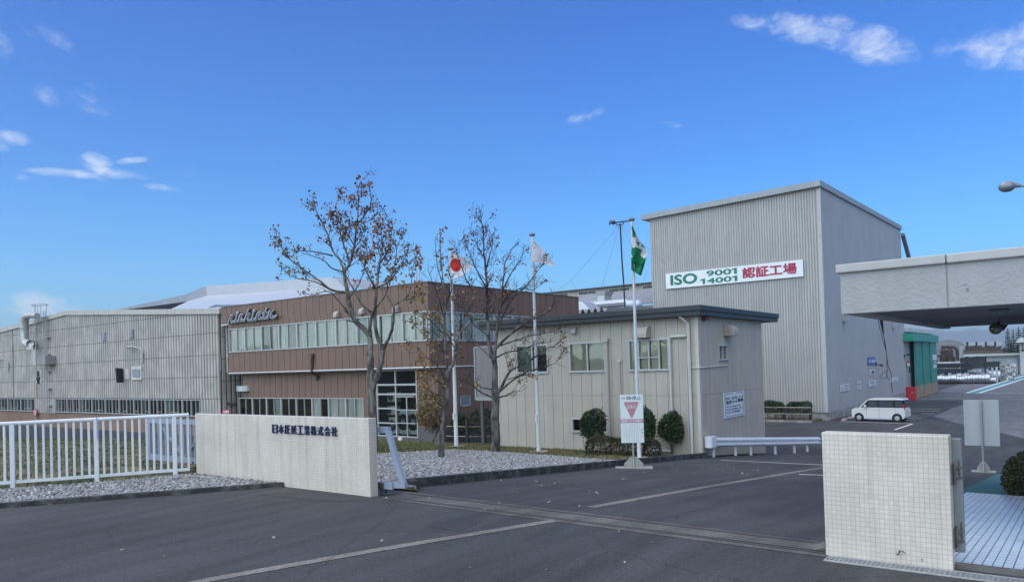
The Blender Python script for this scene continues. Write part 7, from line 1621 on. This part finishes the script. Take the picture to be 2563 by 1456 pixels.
# ================================================================ far yard: coils, crates, plant
ZY = lambda zx, zy, y: PY(2160.4 + .16147 * zx, 781.5 + .16147 * zy, y)
GY_ = lambda zx, zy: G(2160.4 + .16147 * zx, 781.5 + .16147 * zy)
cy0 = GY_(1500, 1108).y; cz0 = gz(-12, cy0); R0 = (ZY(1500, 955, cy0).z - ZY(1500, 1108, cy0).z) / 2
m_coil = M('coil_aluminium', (.42, .43, .45), .34, .06, 1.2, metal=.95, stretch=(14, 1, 1)); m_coil_e = M('coil_edge', (.40, .41, .42), .4, .2, 9, metal=.8)
def coil_proto():
    t = thing('metal_coil', 'shiny aluminium coil', 'metal coil', (0, 0, 0), local=True, group='aluminium coils in the yard'); n = 28
    mb = MB(); mb.lathe([(1, -.5), (1, .5)], (0, 0, 1), n, 'x'); mb.build('strip', m_coil, t, smooth=True)
    mb = MB(); mb.lathe([(.998, .5), (.38, .47), (.36, -.47), (.998, -.5)], (0, 0, 1), n, 'x'); mb.build('edge', m_coil_e, t); return t
CP0 = coil_proto(); first = True; rc = random.Random(5)
def coil(x, y, r, w, label, zoff=0):
    global first
    z = gz(x, y) + zoff
    if first: o = CP0; o.location = (x, y, z); first = False; o['label'] = label
    else: o = dup(CP0, (x, y, z), label=label)
    o.scale = (w, r, r); return o
edges_ = [1130, 1143, 1185, 1228, 1272, 1315, 1362, 1448, 1492, 1536, 1578, 1620, 1662, 1702, 1748, 1792, 1842, 1888, 1968]; edges_ = [1100] + edges_[1:]
scl = [.92, .95, 1.0, .94, .90, .97, 1.0, .89, .86, .89, 1.0, .95, 1.03, 1.0, 1.03, 1.02, .99, 1.03]
for i in range(len(edges_) - 1):
    a, b = ZY(edges_[i], 1030, cy0).x, ZY(edges_[i + 1], 1030, cy0).x
    lab = 'shiny aluminium coil in the front row between similar coils' if i < len(edges_) - 2 else 'shiny aluminium coil closing the right hand end of the front row'
    if i == 6: lab = 'widest aluminium coil of the front row'
    coil((a + b) / 2, cy0, R0 * scl[i], (b - a) * .90, lab)
cy1 = cy0 + 3.2
for a0_, a1_, tall in ((1195, 1245, 1.04), (1318, 1362, 1.1), (1405, 1450, 1.0), (1450, 1525, 1.08), (1530, 1560, 1.0), (1562, 1640, 1.1), (1645, 1665, .98), (1830, 1895, 1.06), (1897, 1975, 1.06)):
    a, b = ZY(a0_, 960, cy1).x, ZY(a1_, 960, cy1).x; coil((a + b) / 2, cy1, R0 * tall, (b - a) * .97, 'shiny aluminium coil in the row behind the front row')
coil(ZY(1995, 1010, cy0 - .5).x, cy0 + .6, R0 * .66, .8, 'small aluminium coil standing just right of the front row')
coil(ZY(2025, 960, cy1 + 3).x, cy1 + 4, R0 * 1.25, 1.6, 'largest aluminium coil at the right end of the back row')
for zx, zy0, zy1, lab in ((1705, 885, 925, 'low upright drum standing on the coils'), (1785, 868, 935, 'tall upright drum standing on the coils')):
    a = ZY(zx, zy1, cy1 + .5); r_ = .8; t = thing('metal_drum', lab, 'drum', tuple(a), group='drums standing on the coils'); mb = MB(); zt = ZY(zx, zy0, cy1 + .5).z; mb.lathe([(0, 0), (r_, 0), (r_, zt - a.z), (r_ * .9, zt - a.z), (r_ * .9, .1)], a, 18); mb.build('shell', m_coil, t)
m_bin = [M('bin_dark', (.014, .018, .024), .6, .2, .6), M('bin_slate', (.018, .023, .030), .6, .2, .6), M('bin_green', (.022, .042, .026), .6, .2, .6)]
def bin_(x0_, x1_, z0_, z1_, y, mi, label):
    t = thing('steel_bin', label, 'steel bin', ((x0_ + x1_) / 2, y, z0_), group='stacked steel bins in the yard'); mb = MB(); mb.box(x0_ + .1, x1_ - .1, y + .1, y + 3, z0_ + .08, z1_ - .04); mb.build('body', m_bin[mi], t)
    mb = MB()
    for x in (x0_, x1_ - .16): mb.box(x, x + .16, y, y + .16, z0_, z1_)
    for z in (z0_, (z0_ + z1_) / 2, z1_ - .12): mb.box(x0_ + .161, x1_ - .161, y + .02, y + .099, z, z + .12)
    mb.build('rib', m_bin[0], t)
yb = cy0 + 22; gB = gz(-12, yb)
for (xa_, xb_, lev, ca) in ((1100, 1275, (780, 862, 945), 0), (1282, 1475, (780, 862, 945), 0)):
    for j in range(len(lev) - 1): bin_(ZY(xa_, 850, yb).x, ZY(xb_, 850, yb).x, ZY(1500, lev[j + 1], yb).z if j < len(lev) - 2 else min(gB, ZY(1500, lev[j + 1], yb).z), ZY(1500, lev[j], yb).z - .05, yb, 0, 'dark steel bin in the low pair of stacks left of the ladder, %s tier' % ('upper' if j == 0 else 'lower'))
yb2 = yb + 4
for (xa_, xb_, lev, mi, nm_) in ((1500, 1685, (692, 778, 862, 960), (1, 0, 0), 'left'), (1690, 1875, (682, 768, 852, 960), (1, 2, 0), 'middle'), (1890, 2105, (762, 852, 960), (2, 0), 'green right')):
    for j in range(len(lev) - 1): bin_(ZY(xa_, 850, yb2).x, ZY(xb_, 850, yb2).x, ZY(1700, lev[j + 1], yb2).z if j < len(lev) - 2 else gz(-12, yb2), ZY(1700, lev[j], yb2).z - .05, yb2, mi[j], 'steel bin of the %s stack, %s tier' % (nm_, ('top', 'second', 'bottom')[j if len(lev) == 4 or j == 0 else 2]))
# cyclone separators with their bent duct
yc = yb + 30; m_rust = M('rust_iron', (.030, .017, .015), .8, .3, 1.2, col2=(.050, .026, .020)); m_rust2 = M('rust_pale', (.055, .038, .028), .8, .25, 1)
cyc = thing('dust_cyclones', 'pair of rusty cyclone tanks joined by a bent duct over the yard', 'dust collector', tuple(ZY(1300, 760, yc)))
for xc_ in (1243, 1343):
    c = ZY(xc_, 700, yc); w_ = (ZY(xc_ + 48, 700, yc).x - ZY(xc_ - 48, 700, yc).x) / 2; zz_ = lambda q: ZY(xc_, q, yc).z - c.z
    mb = MB(); mb.lathe([(0, zz_(545)), (w_ * .4, zz_(548)), (w_ * .55, zz_(568)), (w_, zz_(590)), (w_, zz_(690)), (w_ * .85, zz_(770)), (0, zz_(771))], c, 20); mb.build('tank', m_rust, cyc, smooth=True)
    mb = MB(); mb.lathe([(w_ * 1.02, zz_(612)), (w_ * 1.06, zz_(600)), (w_ * 1.06, zz_(585)), (w_ * .9, zz_(580))], c, 20); mb.lathe([(w_ * 1.02, zz_(690)), (w_ * 1.08, zz_(686)), (w_ * 1.02, zz_(680))], c, 20); mb.build('band', m_rust2, cyc)
rd = (ZY(1480, 700, yc).x - ZY(1430, 700, yc).x) / 2
mb = MB(); mb.tube([ZY(1205, 540, yc), ZY(1250, 538, yc), ZY(1340, 536, yc), ZY(1400, 540, yc), ZY(1436, 562, yc), ZY(1452, 600, yc), ZY(1455, 660, yc), ZY(1456, 745, yc)], rd * .95, 12); mb.tube([ZY(1100, 675, yc), ZY(1200, 678, yc)], rd * .8, 10); mb.build('duct', m_rust, cyc, smooth=True)
mb = MB()
for q in (1195, 1290, 1300, 1395, 1412): mb.bar(ZY(q, 690, yc), ZY(q, 790, yc), .25)
mb.bar(ZY(1190, 690, yc), ZY(1415, 690, yc), .3); mb.build('support_frame', m_rust, cyc)
mb = MB(); mb.box(ZY(1100, 780, yc - 2).x, ZY(1490, 780, yc - 2).x, yc - 2, yc + 6, gz(-12, yc), ZY(1300, 768, yc - 2).z); o = mb.build('work_platform', M('pale_deck', (.45, .46, .47), .7, .3, .5)); tag(o, 'pale platform below the rusty cyclone tanks', 'platform')
# rusty overhead structure with railing
yr = yb + 45; plat = thing('gantry_structure', 'long rusty overhead structure with a railing on top', 'gantry', tuple(ZY(1850, 660, yr)))
mb = MB(); x = 1578
while x < 2110:
    a, b = ZY(x, 530, yr), ZY(x + 36, 575, yr); mb.box(a.x, b.x, yr - .8, yr + 3, b.z, a.z + rc.uniform(-.1, .25)); x += 42
mb.build('side_plate', m_rust2, plat)
mb = MB(); a, b = ZY(1545, 575, yr), ZY(2180, 640, yr); mb.box(a.x, b.x, yr, yr + 4, b.z, a.z); mb.build('body', m_rust, plat)
mb = MB(); 
for q in (577, 603, 628): a, b = ZY(1545, q, yr - .5), ZY(2160, q + 6, yr - .5); mb.box(a.x, b.x, yr - .5, yr - .1, b.z, a.z)
x = 1575
while x < 2150: a, b = ZY(x, 577, yr - .6), ZY(x + 8, 628, yr - .6); mb.box(a.x, b.x, yr - .6, yr - .5, b.z, a.z); x += 95
mb.build('rail_beam', M('rust_beam', (.10, .085, .065), .8, .2), plat)
mb = MB()
for q in (1607, 1750, 1895, 2040):
    mb = MB(); mb.tube([ZY(q, 528, yr), ZY(q, 455, yr)], .22, 6); mb.box(ZY(q - 9, 490, yr).x, ZY(q + 9, 490, yr).x, yr - .3, yr + .3, ZY(q, 500, yr).z, ZY(q, 485, yr).z); mb.build('post', m_black, plat)
mb = MB()
for q in (463, 478, 500): mb.tube([ZY(1570, q + 8, yr), ZY(2150, q - 3, yr)], .07, 4)
for q in range(1580, 2150, 24): mb.tube([ZY(q, 528, yr), ZY(q, 470, yr)], .05, 4)
mb.build('railing', m_steel, plat)
mb = MB()
for q in (1495, 1512, 1540, 1565): mb.tube([ZY(q, 520, yr), ZY(q, 720, yr)], .09, 4)
for q in range(530, 720, 14): mb.tube([ZY(1495, q, yr), ZY(1565, q, yr)], .06, 4)
mb.build('ladder', m_steel, plat)
mb = MB()
for q in (1590, 1750, 1900, 2050): a = ZY(q, 640, yr); mb.box(a.x - .4, a.x + .4, yr + 1, yr + 1.8, gz(-12, yr), a.z)
mb.build('support_column', m_rust, plat)
# low white building and the one at the right edge
yw = yb + 38; lw = thing('low_white_building', 'low white building with a flat roof behind the steel bins', 'building', tuple(ZY(2200, 850, yw))); m_offw = M('off_white_wall', (.40, .42, .42), .7, .06, .5, streak=.06)
a, b = ZY(1900, 672, yw), ZY(2385, 672, yw); zg = gz(-12, yw)
mb = MB(); mb.box(a.x, b.x, yw, yw + 8, zg, a.z); mb.build('wall', m_offw, lw); mb = MB(); q = ZY(1550, 662, yw - 1); q2 = ZY(2418, 632, yw - 1); mb.box(q.x, q2.x, yw - 1, yw + 9, ZY(2200, 668, yw - 1).z, ZY(2200, 634, yw - 1).z); mb.build('roof', M('flat_roof_edge', (.42, .44, .42), .6, .08, .5), lw)
window(lw, 'y', yw, ZY(2232, 750, yw).x, ZY(2338, 750, yw).x, ZY(2280, 802, yw).z, ZY(2280, 716, yw).z, 2, 0, .25, .05, seed=400, room=m_dark, glassm=m_glass_dark, mid=.4)
mb = MB(); a, b = ZY(1985, 745, yw), ZY(2140, 810, yw); mb.box(a.x, b.x, yw - .06, yw - .001, b.z - 2, a.z); mb.build('roller_door', M('roller_door', (.26, .28, .28), .6, .08), lw)
yq = yb + 30; rw_ = thing('corner_building', 'white building with an overhanging eave at the right edge of the yard', 'building', tuple(ZY(2460, 900, yq)))
a = ZY(2415, 470, yq); b = ZY(2700, 470, yq); mb = MB(); mb.box(a.x, b.x, yq, yq + 10, gz(-8, yq), a.z); mb.build('wall', m_offw, rw_); mb = MB(); q = ZY(2362, 468, yq - 1.5); mb.box(q.x, b.x, yq - 1.5, yq + 11, q.z, ZY(2362, 440, yq - 1.5).z); mb.build('roof', M('eave_white', (.50, .52, .52), .6, .05), rw_)
mb = MB(); p = ZY(2445, 430, yq); mb.ball(p, .7, .7, .5, 10, 6); mb.build('roof_vent', m_offw, rw_); mb = MB(); mb.tube([ZY(2460, 470, yq - .2), ZY(2466, 580, yq - .2)], .08, 5); p = ZY(2467, 585, yq - .2); mb.ball(p, .3, .2, .2, 8, 6); mb.build('lamp', m_black, rw_)
# stacked ingot bundles
m_ing = M('ingot_stack', (.25, .26, .27), .6, .5, 2.2, metal=.3, col2=(.45, .46, .46))
yi = cy1 + 12
for (x0_, x1_, lv, lab) in ((2110, 2185, (815, 862), 'short ingot bundle high in the left stack'), (2110, 2185, (880, 935), 'short ingot bundle in the middle of the left stack'), (2090, 2170, (945, 1000), 'loose ingot bundle at the foot of the left stack'), (2200, 2365, (803, 862), 'long ingot bundle topmost of the right stack'), (2200, 2365, (872, 930), 'long ingot bundle in the middle of the right stack'), (2210, 2355, (942, 1002), 'long ingot bundle at the foot of the right stack')):
    a, b = ZY(x0_, lv[0], yi), ZY(x1_, lv[1], yi); zz0 = b.z if lv[1] < 990 else gz(a.x, yi); t = thing('ingot_bundle', lab, 'metal ingots', ((a.x + b.x) / 2, yi, zz0), group='ingot bundles in the yard'); mb = MB(); nz_ = 3
    for i in range(nz_):
        for j in range(5):
            dz = (a.z - zz0 - .12) / nz_; w_ = (b.x - a.x) / 5; mb.box(a.x + j * w_ + .03, a.x + (j + 1) * w_ - .03 * rc.random(), yi + rc.uniform(0, .15), yi + 1.5, zz0 + .12 + i * dz + .02, zz0 + .12 + (i + 1) * dz)
    mb.build('ingots', m_ing, t); mb = MB(); 
    for k in (.15, .5, .85): mb.box(a.x + (b.x - a.x) * k - .08, a.x + (b.x - a.x) * k + .08, yi, yi + 1.5, zz0, zz0 + .12)
    mb.build('bearer', m_wood, t)
for q, z0, z1 in ((1925, 872, 960), (1998, 858, 960), (2070, 845, 1040)):
    a = ZY(q, z1, cy1 + 2); t = thing('steel_post', 'slim pale steel post standing among the coils', 'post', (a.x, a.y, gz(a.x, a.y)), group='posts among the coils'); mb = MB(); mb.box(a.x - .14, a.x + .14, a.y - .14, a.y + .14, gz(a.x, a.y), ZY(q, z0, cy1 + 2).z); mb.build('post', m_steel, t); mb = MB(); mb.box(a.x - .2, a.x + .2, a.y - .2, a.y + .2, gz(a.x, a.y), gz(a.x, a.y) + .06); mb.build('base_plate', m_steel, t)

# worker in white overalls
pf = GY_(2395, 905); hgt = 1.72; pw = thing('person', 'worker in white overalls and cap walking beside the ingot stacks', 'person', (pf.x, pf.y, gz(pf.x, pf.y))); o = Vector((pf.x, pf.y, gz(pf.x, pf.y))); sc_ = (ZY(2395, 795, pf.y).z - o.z) / hgt
def skin(name, verts, edges, mat, parent, lv=2):
    me = bpy.data.meshes.new(name); me.from_pydata([tuple(o + Vector(v[:3]) * sc_) for v in verts], edges, []); ob = bpy.data.objects.new(name, me); COL.objects.link(ob)
    md = ob.modifiers.new('skin', 'SKIN'); md.use_smooth_shade = True
    for i, v in enumerate(verts): me.skin_vertices[0].data[i].radius = (v[3] * sc_, v[3] * sc_)
    me.skin_vertices[0].data[0].use_root = True; sb_ = ob.modifiers.new('sub', 'SUBSURF'); sb_.levels = 1; sb_.render_levels = lv; me.materials.append(mat); adopt(ob, parent); return ob
m_over = M('overalls', (.66, .67, .68), .85, .05, 5); m_skin = M('skin_tone', (.42, .26, .18), .6, .05)
skin('body', [(0, 0, .92, .15), (.02, 0, 1.18, .16), (.05, 0, 1.40, .15), (.07, 0, 1.50, .06), (-.02, -.09, .86, .10), (.12, -.10, .50, .075), (.16, -.10, .08, .055), (.24, -.12, .04, .04), (-.02, .09, .86, .10), (-.10, .10, .48, .075), (-.24, .10, .12, .055), (-.16, .10, .05, .04), (.05, -.20, 1.38, .07), (.10, -.25, 1.10, .055), (.24, -.24, .92, .045), (.05, .20, 1.38, .07), (-.06, .26, 1.10, .055), (.02, .27, .88, .045)],
     [(0, 1), (1, 2), (2, 3), (0, 4), (4, 5), (5, 6), (6, 7), (0, 8), (8, 9), (9, 10), (10, 11), (2, 12), (12, 13), (13, 14), (2, 15), (15, 16), (16, 17)], m_over, pw)
mb = MB(); c = o + Vector((.10, 0, 1.60)) * sc_; mb.ball(c, .09 * sc_, .08 * sc_, .115 * sc_, 14, 10); mb.ball(c + Vector((.09, 0, -.01)) * sc_, .022 * sc_, .016 * sc_, .02 * sc_, 8, 6)
for s in (-1, 1): mb.ball(c + Vector((0, s * .082, 0)) * sc_, .02 * sc_, .012 * sc_, .03 * sc_, 8, 6)
mb.build('head', m_skin, pw, smooth=True); mb = MB(); mb.ball(c + Vector((-.005, 0, .05)) * sc_, .10 * sc_, .09 * sc_, .085 * sc_, 14, 8); mb.box(c.x + .06 * sc_, c.x + .17 * sc_, c.y - .06 * sc_, c.y + .06 * sc_, c.z + .045 * sc_, c.z + .06 * sc_); mb.build('cap', m_over, pw, smooth=True)
for (hx_, hy_, hz_) in ((.26, -.24, .86), (.03, .27, .80)):
    mb = MB(); h_ = o + Vector((hx_, hy_, hz_)) * sc_; mb.ball(h_, .03 * sc_, .02 * sc_, .05 * sc_, 8, 6)
    for k in range(4): mb.tube([h_ + Vector((-.02 + .013 * k, 0, -.03)) * sc_, h_ + Vector((-.018 + .014 * k, 0, -.07)) * sc_, h_ + Vector((-.012 + .013 * k, .01, -.10 + .008 * abs(k - 1.5))) * sc_], .0075 * sc_, 5)
    mb.tube([h_ + Vector((.025, 0, 0)) * sc_, h_ + Vector((.045, 0, -.03)) * sc_, h_ + Vector((.045, .005, -.06)) * sc_], .008 * sc_, 5); mb.build('hand', m_skin, pw)

# conifers beyond the yard
m_con = [M('conifer_a', (.022, .045, .030), .8, .3, .8), M('conifer_b', (.035, .062, .036), .8, .3, .8), M('conifer_c', (.055, .080, .042), .8, .3, .8)]
def conifer(label, zx, top, width, y, seed, low=640):
    r = random.Random(seed); t0_ = ZY(zx, top, y); zb = gz(t0_.x, y); H = t0_.z - zb; Wd = abs(ZY(zx + width, top, y).x - t0_.x); t = thing('conifer_tree', label, 'tree', (t0_.x, y, zb), group='conifers beyond the yard'); mb = MB(); mb.tube([(t0_.x, y, zb), (t0_.x, y, t0_.z)], [H * .02, .05], 6); mb.build('trunk', m_bark, t)
    lm = MB(); whorl = int(H * 1.6)
    for i in range(whorl):
        f = (i + .5) / whorl; z = t0_.z - (t0_.z - zb) * f * .95; R = Wd * min(1, (f * 1.5) ** .75) * r.uniform(.75, 1.15); nb_ = 7 + int(8 * f)
        for k in range(nb_):
            a_ = r.uniform(0, 6.28); d = Vector((math.cos(a_), math.sin(a_), -.12 + r.uniform(-.1, .25))); L = R * r.uniform(.7, 1.1)
            for q in range(7):
                s = (q + .6) / 7; p = Vector((t0_.x, y, z)) + d * L * s; w_ = .55 * (1.15 - s) + .18; lm.cur = r.choices((0, 1, 2), (3, 3, 1.2))[0]
                sd = Vector((-d.y, d.x, 0)) * w_ * r.uniform(.6, 1.3); dn = Vector((0, 0, -w_ * r.uniform(.3, .9))); fw_ = d * L * .2
                lm.add([p, p + fw_ * .5 + sd + dn, p + fw_ * 1.3, p + fw_ * .5 - sd + dn], [(0, 1, 2), (0, 2, 3)])
    lm.build('crown', m_con, t, fix=False)
yt = yb + 75
for a in (('conifer with its tip leftmost against the pale mountains', 2232, 245, 95, yt, 91), ('shorter conifer between two taller ones', 2318, 262, 80, yt + 6, 92), ('tall conifer standing above the white roof', 2400, 215, 95, yt + 2, 93), ('tallest conifer at the right edge of the view', 2490, 195, 110, yt + 5, 94), ('low bushy conifer at the left end of the group', 2130, 500, 120, yt - 4, 95), ('middle conifer low behind the flat roofed building', 2270, 420, 130, yt - 8, 96), ('broad low conifer next to the white corner building', 2380, 400, 130, yt - 8, 97)): conifer(*a)

# ================================================================ mountains and hills
def ridge(name, dist, pts_u, zfun, thick, mat, n=160, seed=1):
    r = random.Random(seed); vs = []; rows = 9
    ph = [(r.uniform(.02, .3), r.uniform(0, 6), 1 / (k + 1)) for k in range(7)]
    for i in range(n + 1):
        u = pts_u[0] + (pts_u[1] - pts_u[0]) * i / n; az = math.atan2(ray(u, CY).y, ray(u, CY).x); top = zfun(u)
        for j in range(rows):
            f = j / (rows - 1); d = dist - thick * (1 - abs(2 * f - 1)) * 0 + thick * (f - .5) * 2; hgt_ = top * math.sin(math.pi * f) ** .8 if 0 < f < 1 else -8
            hgt_ *= 1 + .05 * math.sin(i * .9 + j * 1.7) * (1 if j != rows // 2 else .0); vs.append((math.cos(az) * d, math.sin(az) * d, -4 + hgt_))
    fs = [(i * rows + j, (i + 1) * rows + j, (i + 1) * rows + j + 1, i * rows + j + 1) for i in range(n) for j in range(rows - 1)]
    mb = MB(); mb.add(vs, fs); return struct(mb.build(name, mat, smooth=True))
def prof(tab):
    us = [a for a, b in tab]
    def f(u): 
        v = lerp_tab(u, us, [b for a, b in tab]); return v
    return f
m_mtn = M('mountain_forest', (.05, .065, .065), .95, .3, .004); m_hillm = M('hill_forest', (.075, .066, .055), .95, .35, .02, col2=(.10, .082, .065))
def skyline(tab, dist):
    t2 = []
    for u, v in tab: d = ray(u, v); h_ = math.hypot(d.x, d.y); t2.append((u, (EYE + d.z / h_ * dist + 4)))
    return prof(t2)
MD = 6200.0; HD = 1500.0
zz1 = lambda zx, zy: (2160.4 + .16147 * zx, 781.5 + .16147 * zy)
mt_tab = [(600, 905), (1200, 880), (1700, 858), (2250, 838)] + [zz1(*q) for q in ((1000, 268), (1100, 265), (1250, 282), (1400, 292), (1550, 285), (1680, 252), (1760, 248), (1850, 268), (1950, 270), (2150, 262), (2250, 240), (2400, 255), (2500, 250))] + [(2800, 815), (3400, 835)]
ridge('mountain_range', MD, (600, 3400), skyline(mt_tab, MD), 900, m_mtn, 240)
hl_tab = [(1900, 900), (2250, 868)] + [zz1(*q) for q in ((900, 520), (1100, 470), (1200, 445), (1300, 428), (1385, 432), (1440, 440), (1500, 462), (1560, 500), (1650, 540), (1800, 580))] + [(2500, 890), (3000, 895)]
ridge('near_hill', HD, (1900, 3000), skyline(hl_tab, HD), 260, m_hillm, 160, 3)
# wooded ridge across the road behind the viewer (seen only in the windows)
def back_ridge(name, dist, h0_, seed, mat, a0_, a1_):
    r = random.Random(seed); n = 360; rows = 7; vs = []
    for i in range(n + 1):
        az = a0_ + (a1_ - a0_) * i / n; h_ = h0_ * (.55 + .3 * math.sin(i * .037 + 1) * .8 + .13 * math.sin(i * .13) + .07 * math.sin(i * .6) + .12 * r.random())
        for j in range(rows): f = j / (rows - 1); d = dist + 60 * (f - .5) * 2; vs.append((math.cos(az) * d, math.sin(az) * d, -6 + (h_ * math.sin(math.pi * f) if 0 < j < rows - 1 else -4)))
    mb = MB(); mb.add(vs, [(i * rows + j, (i + 1) * rows + j, (i + 1) * rows + j + 1, i * rows + j + 1) for i in range(n) for j in range(rows - 1)]); return struct(mb.build(name, mat, smooth=True))
back_ridge('wooded_ridge', 420, 30, 8, M('ridge_forest', (.045, .055, .035), .95, .3, .05), math.radians(186), math.radians(330))

# ================================================================ fallen leaves
m_fl = [M('dry_leaf', (.30, .25, .18), .8, .15, 5), M('pale_leaf', (.42, .40, .35), .8, .1, 5), M('rust_leaf', (.28, .15, .07), .8, .2, 5)]
rl_ = random.Random(17)
protos = []
for m in m_fl:
    me = bpy.data.meshes.new('fallen_leaf'); me.from_pydata([(-.04, 0, .004), (-.01, .022, .012), (.03, .016, .006), (.05, 0, .016), (.028, -.018, .010), (-.012, -.022, .004)], [], [(0, 1, 5), (1, 2, 4, 5), (2, 3, 4)]); me.materials.append(m); protos.append(me)
spots = [(955, 1354), (412, 1392), (1563, 1408), (1548, 1331), (52, 1268), (125, 1263), (968, 1212), (672, 1229), (1012, 1219), (1253, 1202)]
for _ in range(46): spots.append((rl_.uniform(1560, 1900), rl_.gauss(1172, 14)))
for _ in range(26): spots.append((rl_.uniform(1050, 1600), rl_.uniform(1195, 1235)))
for _ in range(14): spots.append((rl_.uniform(960, 1500), rl_.uniform(1230, 1290)))
for _ in range(10): spots.append((rl_.uniform(200, 2000), rl_.uniform(1290, 1450)))
for i, (u, v) in enumerate(spots):
    p = G(u, v)
    if p.x < -10.25 and p.y > 9.5: continue
    k = rl_.choices((0, 1, 2), (3, 3, 1))[0]; ob = bpy.data.objects.new('fallen_leaf', protos[k]); COL.objects.link(ob); ob.location = (p.x, p.y, gz(p.x, p.y) + .008); ob.rotation_euler = (rl_.uniform(-.3, .3), rl_.uniform(-.3, .3), rl_.uniform(0, 6.28)); s = rl_.uniform(.4, .9); ob.scale = (s, s, s)
    tag(ob, ('dry tan leaf fallen on the asphalt', 'pale bleached leaf fallen on the asphalt', 'rusty red leaf fallen on the asphalt')[k], 'fallen leaf', 'fallen leaves on the drive')
# weeds at the foot of the walls
for lab, q, n_, hh_ in (('tuft of weeds at the left foot of the long tiled wall', (500, 1190), 60, .22), ('dry weeds in the gravel before the long tiled wall', (600, 1196), 60, .14), ('small weed growing at the foot of the right tiled wall', (2318, 1416), 26, .09)):
    p = G(*q); r = random.Random(n_ + int(q[0])); t = thing('weed', lab, 'weed', (p.x, p.y, gz(p.x, p.y)), group='weeds along the walls'); sp_ = .55 if q[0] == 600 else .16
    leafmesh(n_, r, lambda r: (Vector((p.x + r.gauss(0, sp_), p.y + r.gauss(0, .05 if q[0] > 550 else .1), gz(p.x, p.y) + abs(r.gauss(0, hh_ * .6)) + .03)), Vector((0, 0, 1))), .03, .07, [la[0], la[1], lf[0]], [3, 2, 2]).build('leaves', [la[0], la[1], lf[0]], t, fix=False)
HAZE_DENSITY = 0.00028
# ================================================================ air
m_haze = bpy.data.materials.new('haze_air'); m_haze.use_nodes = True; t = m_haze.node_tree; t.nodes.remove(t.nodes['Principled BSDF'])
pv = t.nodes.new('ShaderNodeVolumePrincipled'); pv.inputs['Color'].default_value = (.84, .94, 1.0, 1); pv.inputs['Density'].default_value = HAZE_DENSITY; pv.inputs['Anisotropy'].default_value = 0.2
t.links.new(pv.outputs[0], t.nodes['Material Output'].inputs['Volume'])
HAZE_LOW = -24.0; mb = MB(); mb.box(-7400, 7400, -2200, 9400, HAZE_LOW, 330); hz = mb.build('haze', m_haze); hz['kind'] = 'stuff'
